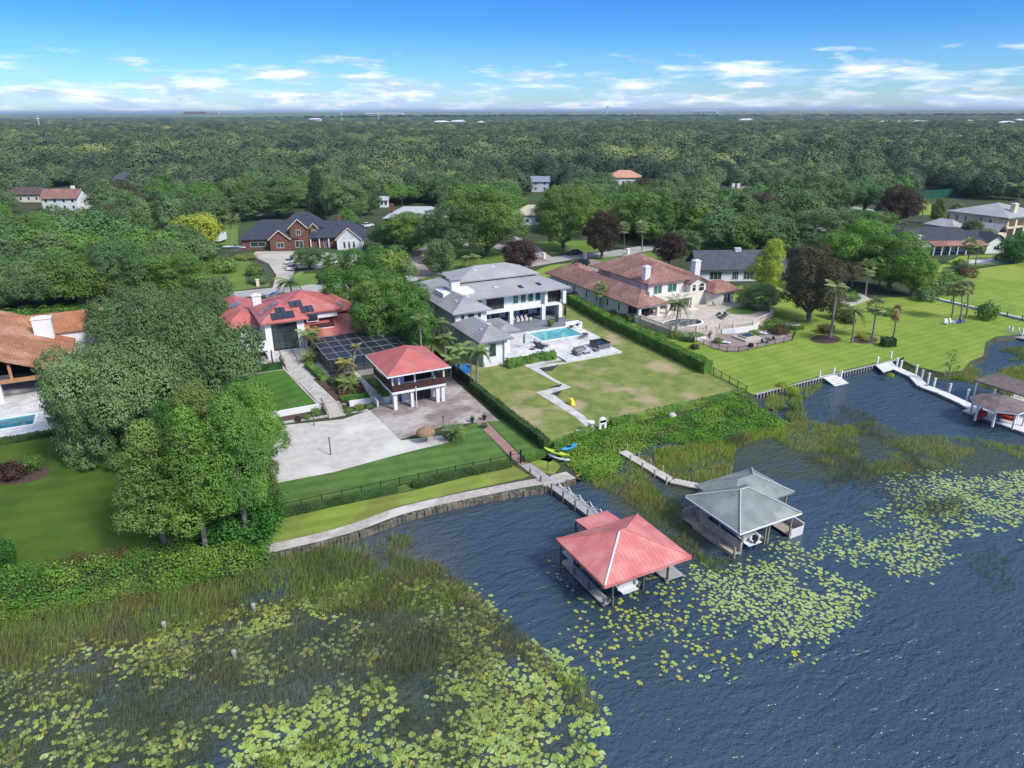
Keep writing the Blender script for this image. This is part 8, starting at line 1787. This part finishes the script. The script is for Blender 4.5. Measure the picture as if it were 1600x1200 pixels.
def far_forest(name, pts, step_pct=1.0):
    lib = bpy.data.collections.new('crown_library')
    for i, (cm, tm) in enumerate(PROTO['far']):
        me = cm.copy(); me.materials.clear(); me.materials.append(FARLEAF); o = bpy.data.objects.new('crown_piece', me); lib.objects.link(o); o.scale = (1, 1, 1)
    P = np.array([(x, y, LZ+h*.12) for _, x, y, r, h in pts], 'f'); S = np.array([(r, r, h*.88/1.25) for _, x, y, r, h in pts], 'f')
    me = bpy.data.meshes.new(name); me.vertices.add(len(P)); me.vertices.foreach_set('co', P.ravel())
    a = me.attributes.new('size', 'FLOAT_VECTOR', 'POINT'); a.data.foreach_set('vector', S.ravel())
    o = single(name, me, None, kind='stuff')
    ng = bpy.data.node_groups.new('woodland_scatter', 'GeometryNodeTree'); ng.interface.new_socket('Geometry', in_out='INPUT', socket_type='NodeSocketGeometry'); ng.interface.new_socket('Geometry', in_out='OUTPUT', socket_type='NodeSocketGeometry')
    gi = ng.nodes.new('NodeGroupInput'); go = ng.nodes.new('NodeGroupOutput'); ip = ng.nodes.new('GeometryNodeInstanceOnPoints'); ci = ng.nodes.new('GeometryNodeCollectionInfo'); ci.inputs['Collection'].default_value = lib; ci.inputs['Separate Children'].default_value = True
    na = ng.nodes.new('GeometryNodeInputNamedAttribute'); na.data_type = 'FLOAT_VECTOR'; na.inputs['Name'].default_value = 'size'; rv = ng.nodes.new('FunctionNodeRandomValue'); rv.data_type = 'FLOAT_VECTOR'; rv.inputs[0].default_value = (0, 0, 0); rv.inputs[1].default_value = (0, 0, 6.283)
    mp = ng.nodes.new('GeometryNodeMeshToPoints'); Lk = ng.links.new
    Lk(gi.outputs[0], mp.inputs[0]); Lk(mp.outputs[0], ip.inputs['Points']); Lk(ci.outputs[0], ip.inputs['Instance']); ip.inputs['Pick Instance'].default_value = True
    Lk(na.outputs[0], ip.inputs['Scale']); Lk(rv.outputs[0], ip.inputs['Rotation']); Lk(ip.outputs[0], go.inputs[0])
    md = o.modifiers.new('scatter', 'NODES'); md.node_group = ng
    return o
far_forest('distant_woodland', fp_far)
# beyond: rolling canopy to the horizon
def canopy():
    rings = [4000*1.10**i for i in range(22)]; na = 420; V = []; ang = np.linspace(-.80, .80, na)
    for k, d in enumerate(rings):
        X = d*(np.sin(ang)*rx+np.cos(ang)*fx); Y = d*(np.sin(ang)*ry+np.cos(ang)*fy)
        z = 7+7*rng.random(na)+14*vnoise(X, Y, 1500, 3); V.append(np.stack([X, Y, z], 1))
    V = np.concatenate(V); i0 = (np.arange(len(rings)-1)[:, None]*na+np.arange(na-1)[None]).ravel(); Q = np.stack([i0, i0+1, i0+na+1, i0+na], 1)
    return np_mesh('far_canopy', V, Q, [mat('far_canopy_green', (.12, .16, .075), (.065, .10, .05), scale=.012, rough=.9, detail=6, c3=(.18, .22, .10), s3=.0011)])
single('far_canopy', canopy(), None, kind='stuff')

hedge('tall dark shrub border behind the orange tiled roof', [G(-60, 508), G(60, 500), G(160, 496), G(260, 488)], 3.0, 2.6, leaf='green', dens=14, size=.2, rough=.5)
hedge('dark shrub border behind the left oaks', [G(262, 488), G(330, 480)], 2.5, 2.4, leaf='darkhedge', dens=14, size=.2, rough=.5)
# ================================================================ bank weeds, reeds and lily pads
def wpoly(l, z=WZ): return [G(x, y, z) for x, y in l]
land = near
shl = np.array(shore)
def ground_z(X, Y):
    d = np.full(len(X), 1e9)
    for a, b in zip(shl[:-1], shl[1:]):
        dx, dy = b-a; l2 = dx*dx+dy*dy+1e-9; t = np.clip(((X-a[0])*dx+(Y-a[1])*dy)/l2, 0, 1); d = np.minimum(d, np.hypot(X-a[0]-t*dx, Y-a[1]-t*dy))
    return np.where(in_poly(X, Y, near), LZ, np.maximum(WZ, LZ-.45*d))
weedm = LEAF['weed']; weedm2 = LEAF['weed2']
P1 = wpoly([(860, 712), (935, 672), (1000, 664), (1080, 650), (1150, 625), (1185, 632), (1235, 662), (1190, 674), (1110, 690), (1030, 688), (1000, 700), (975, 716), (955, 742), (915, 748), (895, 728), (880, 726)], .8)
X, Y = scatter(P1, 18); weeds('bank_weeds', X, Y, ground_z(X, Y), .42, .11, weedm, per=7, hfun=.45+.8*fbm(X, Y, 3, 61))
P2 = wpoly([(-80, 945), (-40, 905), (0, 898), (60, 890), (120, 898), (160, 882), (190, 884), (205, 866), (250, 850), (300, 858), (345, 862), (400, 842), (430, 800), (442, 812), (430, 842), (418, 858), (424, 880), (330, 905), (240, 925), (200, 930), (120, 945), (60, 960), (-80, 990)], .8)
X, Y = scatter(P2, 16); weeds('shore_weeds', X, Y, ground_z(X, Y), .75, .11, weedm2, per=7, hfun=.4+1.0*fbm(X, Y, 2.5, 62))
X, Y = scatter(P2, 6, (3, .52, 63)); weeds('shore_weeds', X, Y, ground_z(X, Y), 1.0, .12, weedm, per=6)
P2b = wpoly([(60, 888), (150, 900), (205, 872), (200, 862), (120, 872)], .9)
X, Y = scatter(P2b, 8); weeds('shore_bramble', X, Y, ground_z(X, Y), .8, .12, LEAF['bronzebush'], per=5)
# undergrowth in the shore tree group
P3 = wpoly([(300, 845), (330, 800), (380, 770), (420, 770), (445, 800), (440, 830), (420, 856), (340, 862)], 1)
X, Y = scatter(P3, 10); weeds('undergrowth', X, Y, 1.0, 2.2, .16, LEAF['deep'], per=9)
# reeds
def rmat(nm, c1, c2, **k): return mat(nm, c1, c2, scale=.25, rough=.8, transl=.3, spec=.1, **k)
RG = rmat('marsh_grass', (.26, .34, .08), (.16, .23, .06), c3=(.26, .23, .08), s3=.18); RY = rmat('yellow_green_marsh_grass', (.34, .43, .07), (.24, .33, .06), c3=(.36, .37, .10), s3=.3)
RG2 = rmat('soft_green_rush', (.15, .19, .085), (.09, .12, .055)); RD = rmat('dark_bulrush', (.12, .155, .070), (.17, .175, .085)); RB = rmat('brown_marsh_grass', (.27, .25, .12), (.18, .19, .09))
def band(name, poly, dens, h, w, m, nz=None, **k):
    X, Y = scatter(wpoly(poly), dens, nz)
    if len(X): reeds(name, X, Y, WZ, h, w, m, **k)
band('marsh_grass', [(-60, 985), (0, 950), (60, 955), (200, 925), (330, 900), (425, 868), (500, 860), (620, 870), (680, 885), (735, 920), (690, 960), (560, 960), (420, 960), (300, 985), (200, 1010), (80, 1040), (-60, 1070)], 26, .62, .018, RG, (5, .36, 1))
band('brown_grass', [(-60, 1000), (150, 985), (420, 930), (600, 920), (740, 960), (820, 1010), (780, 1060), (560, 1050), (350, 1070), (200, 1100), (-60, 1110)], 16, .6, .014, RB, (4, .46, 7))
band('sparse_bulrush', [(-60, 1060), (200, 1050), (420, 1000), (600, 940), (720, 915), (800, 985), (900, 1080), (935, 1200), (-60, 1230)], 10, .7, .012, RG2, (5, .42, 3))
band('murky_grass', [(-60, 1060), (150, 1050), (420, 990), (560, 960), (700, 960), (760, 1020), (600, 1080), (450, 1110), (200, 1180), (-60, 1215)], 16, .5, .012, mat('grey_green_marsh_grass', (.24, .27, .18), (.16, .19, .12), scale=.3, rough=.8, transl=.3), (4, .38, 8))
band('edge_grass', [(640, 862), (690, 885), (760, 945), (830, 1000), (880, 1050), (850, 1060), (780, 1005), (700, 935), (620, 885)], 22, .6, .017, RB, (3, .35, 2))
band('shore_grass', [(430, 868), (500, 850), (560, 842), (640, 838), (650, 855), (560, 880), (440, 890)], 22, .55, .016, RG, (3, .46, 5))
band('bottom_grass', [(400, 1190), (520, 1150), (560, 1200), (520, 1230), (400, 1230)], 22, .6, .02, RY, (3, .4, 6)); band('bottom_grass', [(-40, 1170), (60, 1160), (90, 1230), (-40, 1230)], 22, .6, .02, RY, (3, .4, 6)); band('bottom_grass', [(860, 1040), (905, 1050), (935, 1120), (900, 1110)], 20, .6, .018, RY)
band('weed_edge_grass', [(905, 728), (960, 738), (985, 722), (1040, 700), (1120, 690), (1200, 668), (1260, 660), (1262, 676), (1180, 690), (1130, 705), (1060, 716), (1010, 748), (1040, 790), (990, 782), (930, 762)], 30, .5, .018, RY, (3, .38, 4))
band('channel_grass', [(1020, 708), (1130, 690), (1150, 700), (1140, 750), (1090, 756), (1030, 745)], 30, .5, .018, RY, (4, .32, 14)); band('channel_grass', [(930, 760), (1010, 760), (1070, 790), (1075, 840), (1100, 870), (1180, 880), (1180, 905), (1100, 890), (1060, 850), (1000, 800)], 22, .5, .016, RG, (3, .40, 15))
band('tall_bulrush', [(1128, 690), (1155, 684), (1168, 694), (1140, 700)], 30, .9, .016, RD)
band('right_marsh_grass', [(1190, 672), (1260, 658), (1300, 668), (1370, 660), (1420, 680), (1500, 684), (1640, 705), (1640, 722), (1500, 732), (1380, 742), (1290, 728), (1230, 700)], 22, .40, .016, RY, (3.5, .45, 11))
band('right_bulrush', [(1288, 640), (1310, 645), (1330, 655), (1400, 690), (1470, 720), (1460, 745), (1380, 752), (1300, 745), (1255, 720), (1280, 690), (1300, 668)], 9, .75, .014, RD, (3.5, .46, 12)); band('right_bulrush', [(1305, 634), (1330, 636), (1365, 652), (1370, 668), (1350, 668), (1325, 650)], 10, .8, .013, RD)
band('right_bulrush', [(1270, 750), (1340, 745), (1440, 760), (1480, 800), (1420, 830), (1340, 800)], 5, .9, .015, RD, (4, .42, 13)); band('right_bulrush', [(1440, 790), (1500, 780), (1520, 810), (1460, 830)], 9, .9, .015, RD, (3, .40, 16)); band('right_bulrush', [(1500, 870), (1570, 850), (1600, 920), (1560, 930)], 5, .6, .014, RD, (3, .45, 17))
band('shore_sedge', [(1475, 590), (1520, 575), (1545, 585), (1600, 572), (1660, 590), (1660, 700), (1610, 640), (1560, 612), (1520, 600)], 26, .6, .022, RY, (6, .40, 18)); band('shore_sedge', [(1560, 545), (1640, 540), (1660, 560), (1580, 565)], 26, .5, .02, RG, (4, .35, 19)); band('shore_sedge', [(1408, 572), (1440, 574), (1480, 586), (1520, 584), (1520, 594), (1470, 596), (1430, 586)], 26, .5, .02, RG, (4, .3, 19))
band('bulkhead_sedge', [(1195, 622), (1240, 612), (1285, 600), (1275, 615), (1240, 632), (1215, 645), (1195, 640)], 18, .6, .02, RY, (3, .4, 20)); band('reed_islet', [(1225, 650), (1250, 645), (1262, 658), (1235, 665)], 24, .9, .018, RG)
X, Y = scatter(wpoly([(1195, 636), (1240, 616), (1282, 604), (1270, 618), (1235, 640), (1205, 652)]), 1); single('shore_rubble', MB().prism([(0, 0), (0, 0), (0, 0)], 0, 0) if False else (lambda mb: [mb.obox((x, y), (rng.uniform(.3, .7), rng.uniform(.25, .5)), rng.uniform(0, 3), .1, WZ+rng.uniform(.1, .35), .7) for x, y in zip(X, Y)] and mb)(MB()), ROCK, kind='stuff')

# lily pads
def padmesh(name, n=9):
    V = [(0, 0, 0)]; 
    for i in range(n): a = .25+(2*PI-.5)*i/(n-1); V.append((math.cos(a), math.sin(a), .03*math.sin(a*3)))
    me = bpy.data.meshes.new(name); me.from_pydata(V, [], [(0, i, i+1) for i in range(1, n)]); return me
def padmat(nm, c1, c2): return mat(nm, c1, c2, scale=.9, rough=.45, spec=.5, rnd=.15)
LP_G = padmat('lily_pad_green', (.36, .46, .10), (.25, .35, .07)); LP_P = padmat('pale_lily_pad', (.42, .54, .20), (.32, .43, .14)); LP_Y = padmat('yellow_lily_pad', (.48, .50, .07), (.38, .40, .06)); LP_O = padmat('orange_lily_pad', (.46, .38, .10), (.38, .30, .07))
pts = []
def pads(poly, dens, nz, pal, size=.25):
    size *= .82; X, Y = scatter(wpoly(poly), dens*1.7, nz)
    X = X+rng.normal(size=len(X))*.5; Y = Y+rng.normal(size=len(Y))*.5
    for x, y in zip(X, Y): pts.append((x, y, size*rng.uniform(.6, 1.25), rng.choice(len(pal), p=[p[1] for p in pal]), [p[0] for p in pal]))
pal1 = [(0, .72), (1, .20), (2, .07), (3, .01)]; pal2 = [(1, .66), (0, .31), (2, .03), (3, .0)]; pal3 = [(2, .62), (0, .25), (3, .13), (1, 0)]
pads([(560, 1200), (620, 1110), (700, 1060), (740, 1030), (820, 985), (860, 990), (900, 1050), (935, 1110), (930, 1215), (560, 1215)], 11, (2.4, .47, 31), pal1)
pads([(-30, 1230), (-30, 1120), (200, 1160), (420, 1080), (560, 1120), (620, 1110), (600, 1230)], 8, (2.0, .51, 32), pal1)
pads([(380, 1110), (470, 1080), (600, 1060), (640, 1100), (560, 1180), (380, 1200)], 7, (2.0, .49, 33), pal1)
pads([(160, 1010), (330, 960), (450, 935), (560, 905), (700, 905), (790, 950), (820, 985), (760, 1040), (560, 1040), (400, 1060), (260, 1060)], 7, (2.0, .53, 34), pal1)
pads([(220, 1000), (330, 955), (440, 940), (440, 975), (330, 1010), (300, 1055), (230, 1050)], 9, (1.6, .45, 35), [(0, .6), (2, .36), (3, .04), (1, 0)])
pads([(-30, 1060), (100, 1010), (200, 1010), (260, 1080), (100, 1140), (-30, 1130)], 6, (2.0, .53, 36), pal1)
pads([(1085, 885), (1140, 895), (1200, 872), (1290, 892), (1355, 925), (1330, 965), (1285, 1000), (1200, 1005), (1130, 965), (1090, 930)], 11, (2.0, .47, 37), pal2, .21)
pads([(900, 930), (1080, 880), (1150, 960), (1300, 1010), (1230, 1060), (1100, 1065), (950, 1060), (880, 990)], 3.6, (1.5, .56, 38), [(0, .45), (2, .38), (3, .04), (1, .13)], .21)
pads([(930, 935), (1010, 950), (1080, 910), (1080, 960), (960, 1060), (925, 1000)], 3.0, (1.3, .56, 39), pal3, .21)
pads([(1190, 850), (1280, 830), (1380, 790), (1500, 745), (1640, 735), (1640, 800), (1500, 860), (1440, 905), (1300, 890), (1220, 880)], 6, (2.0, .54, 40), pal2, .21)
pads([(1440, 760), (1640, 735), (1640, 800), (1500, 840), (1420, 820)], 8, (2.2, .50, 41), pal2, .22)
pads([(860, 870), (900, 880), (960, 905), (900, 940), (860, 900)], .8, None, pal1, .2)
pads([(1390, 740), (1500, 735), (1500, 790), (1390, 790)], 4, (2.0, .5, 42), pal2, .20)
# thin out overlaps on a fine grid
seen = {}; keep = []
for p in pts:
    k = (int(p[0]/.30), int(p[1]/.30))
    if k in seen: continue
    seen[k] = 1; keep.append(p)
mats_ = [LP_G, LP_P, LP_Y, LP_O]
keep = [(x, y, s, pal[c]) for x, y, s, c, pal in keep]
vis = sorted(keep, key=lambda p: -p[2]/proj(p[0], p[1], WZ)[2] if -20 < proj(p[0], p[1], WZ)[0] < 1620 and proj(p[0], p[1], WZ)[1] < 1210 else 9)
print('lily pads', len(keep))
PM = padmesh('lily_pad', 12); PM.materials.append(LP_G); nm_ = ['green', 'pale green', 'yellow', 'orange tinged']
for x, y, s, c in vis[:290]:
    o = bpy.data.objects.new('lily_pad', PM); COL.objects.link(o); o.location = (x, y, WZ+.02+.01*rng.random()); o.rotation_euler = (rng.normal()*.04, rng.normal()*.04, rng.random()*6.28); o.scale = (s*1.1,)*3
    o.material_slots[0].link = 'OBJECT'; o.material_slots[0].material = mats_[c]; props(o, 'round %s lily pad floating among many in the foreground marsh' % nm_[c], 'lily pad', 'lily pads floating in the foreground marsh')
V, Q, MI = [], [], []; k = 8
rest = vis[290:]; n = len(rest); A = np.array([(p[0], p[1], p[2]) for p in rest]); mi = np.array([p[3] for p in rest]); th = rng.random(n)*6.28
ring_ = np.stack([np.stack([A[:, 0]+A[:, 2]*np.cos(th+.3+(2*PI-.6)*i/(k-2)), A[:, 1]+A[:, 2]*np.sin(th+.3+(2*PI-.6)*i/(k-2)), np.full(n, WZ+.015)+rng.random(n)*.02], 1) for i in range(k-1)]+[np.stack([A[:, 0], A[:, 1], np.full(n, WZ+.02)], 1)], 1)
single('lily_pad_field', np_mesh('lily_pad_field', ring_.reshape(-1, 3), np.arange(n*k).reshape(n, k), mats_, mi=mi), None, kind='stuff')

band('marsh_grass', [(240, 905), (330, 880), (430, 866), (520, 868), (500, 900), (420, 930), (330, 950), (250, 950)], 22, .6, .018, RG, (4, .30, 22))
# ================================================================ the air
hz = bpy.data.materials.new('thin_haze'); hz.use_nodes = True; t = hz.node_tree; t.nodes.clear()
o_ = t.nodes.new('ShaderNodeOutputMaterial'); pv = t.nodes.new('ShaderNodeVolumePrincipled'); pv.inputs['Color'].default_value = (.70, .85, 1.0, 1); pv.inputs['Density'].default_value = 7.5e-05; pv.inputs['Anisotropy'].default_value = .2
t.links.new(pv.outputs[0], o_.inputs['Volume'])
single('haze', MB().box(-42000, -42000, -4.2, 42000, 42000, 73), hz, kind='stuff')
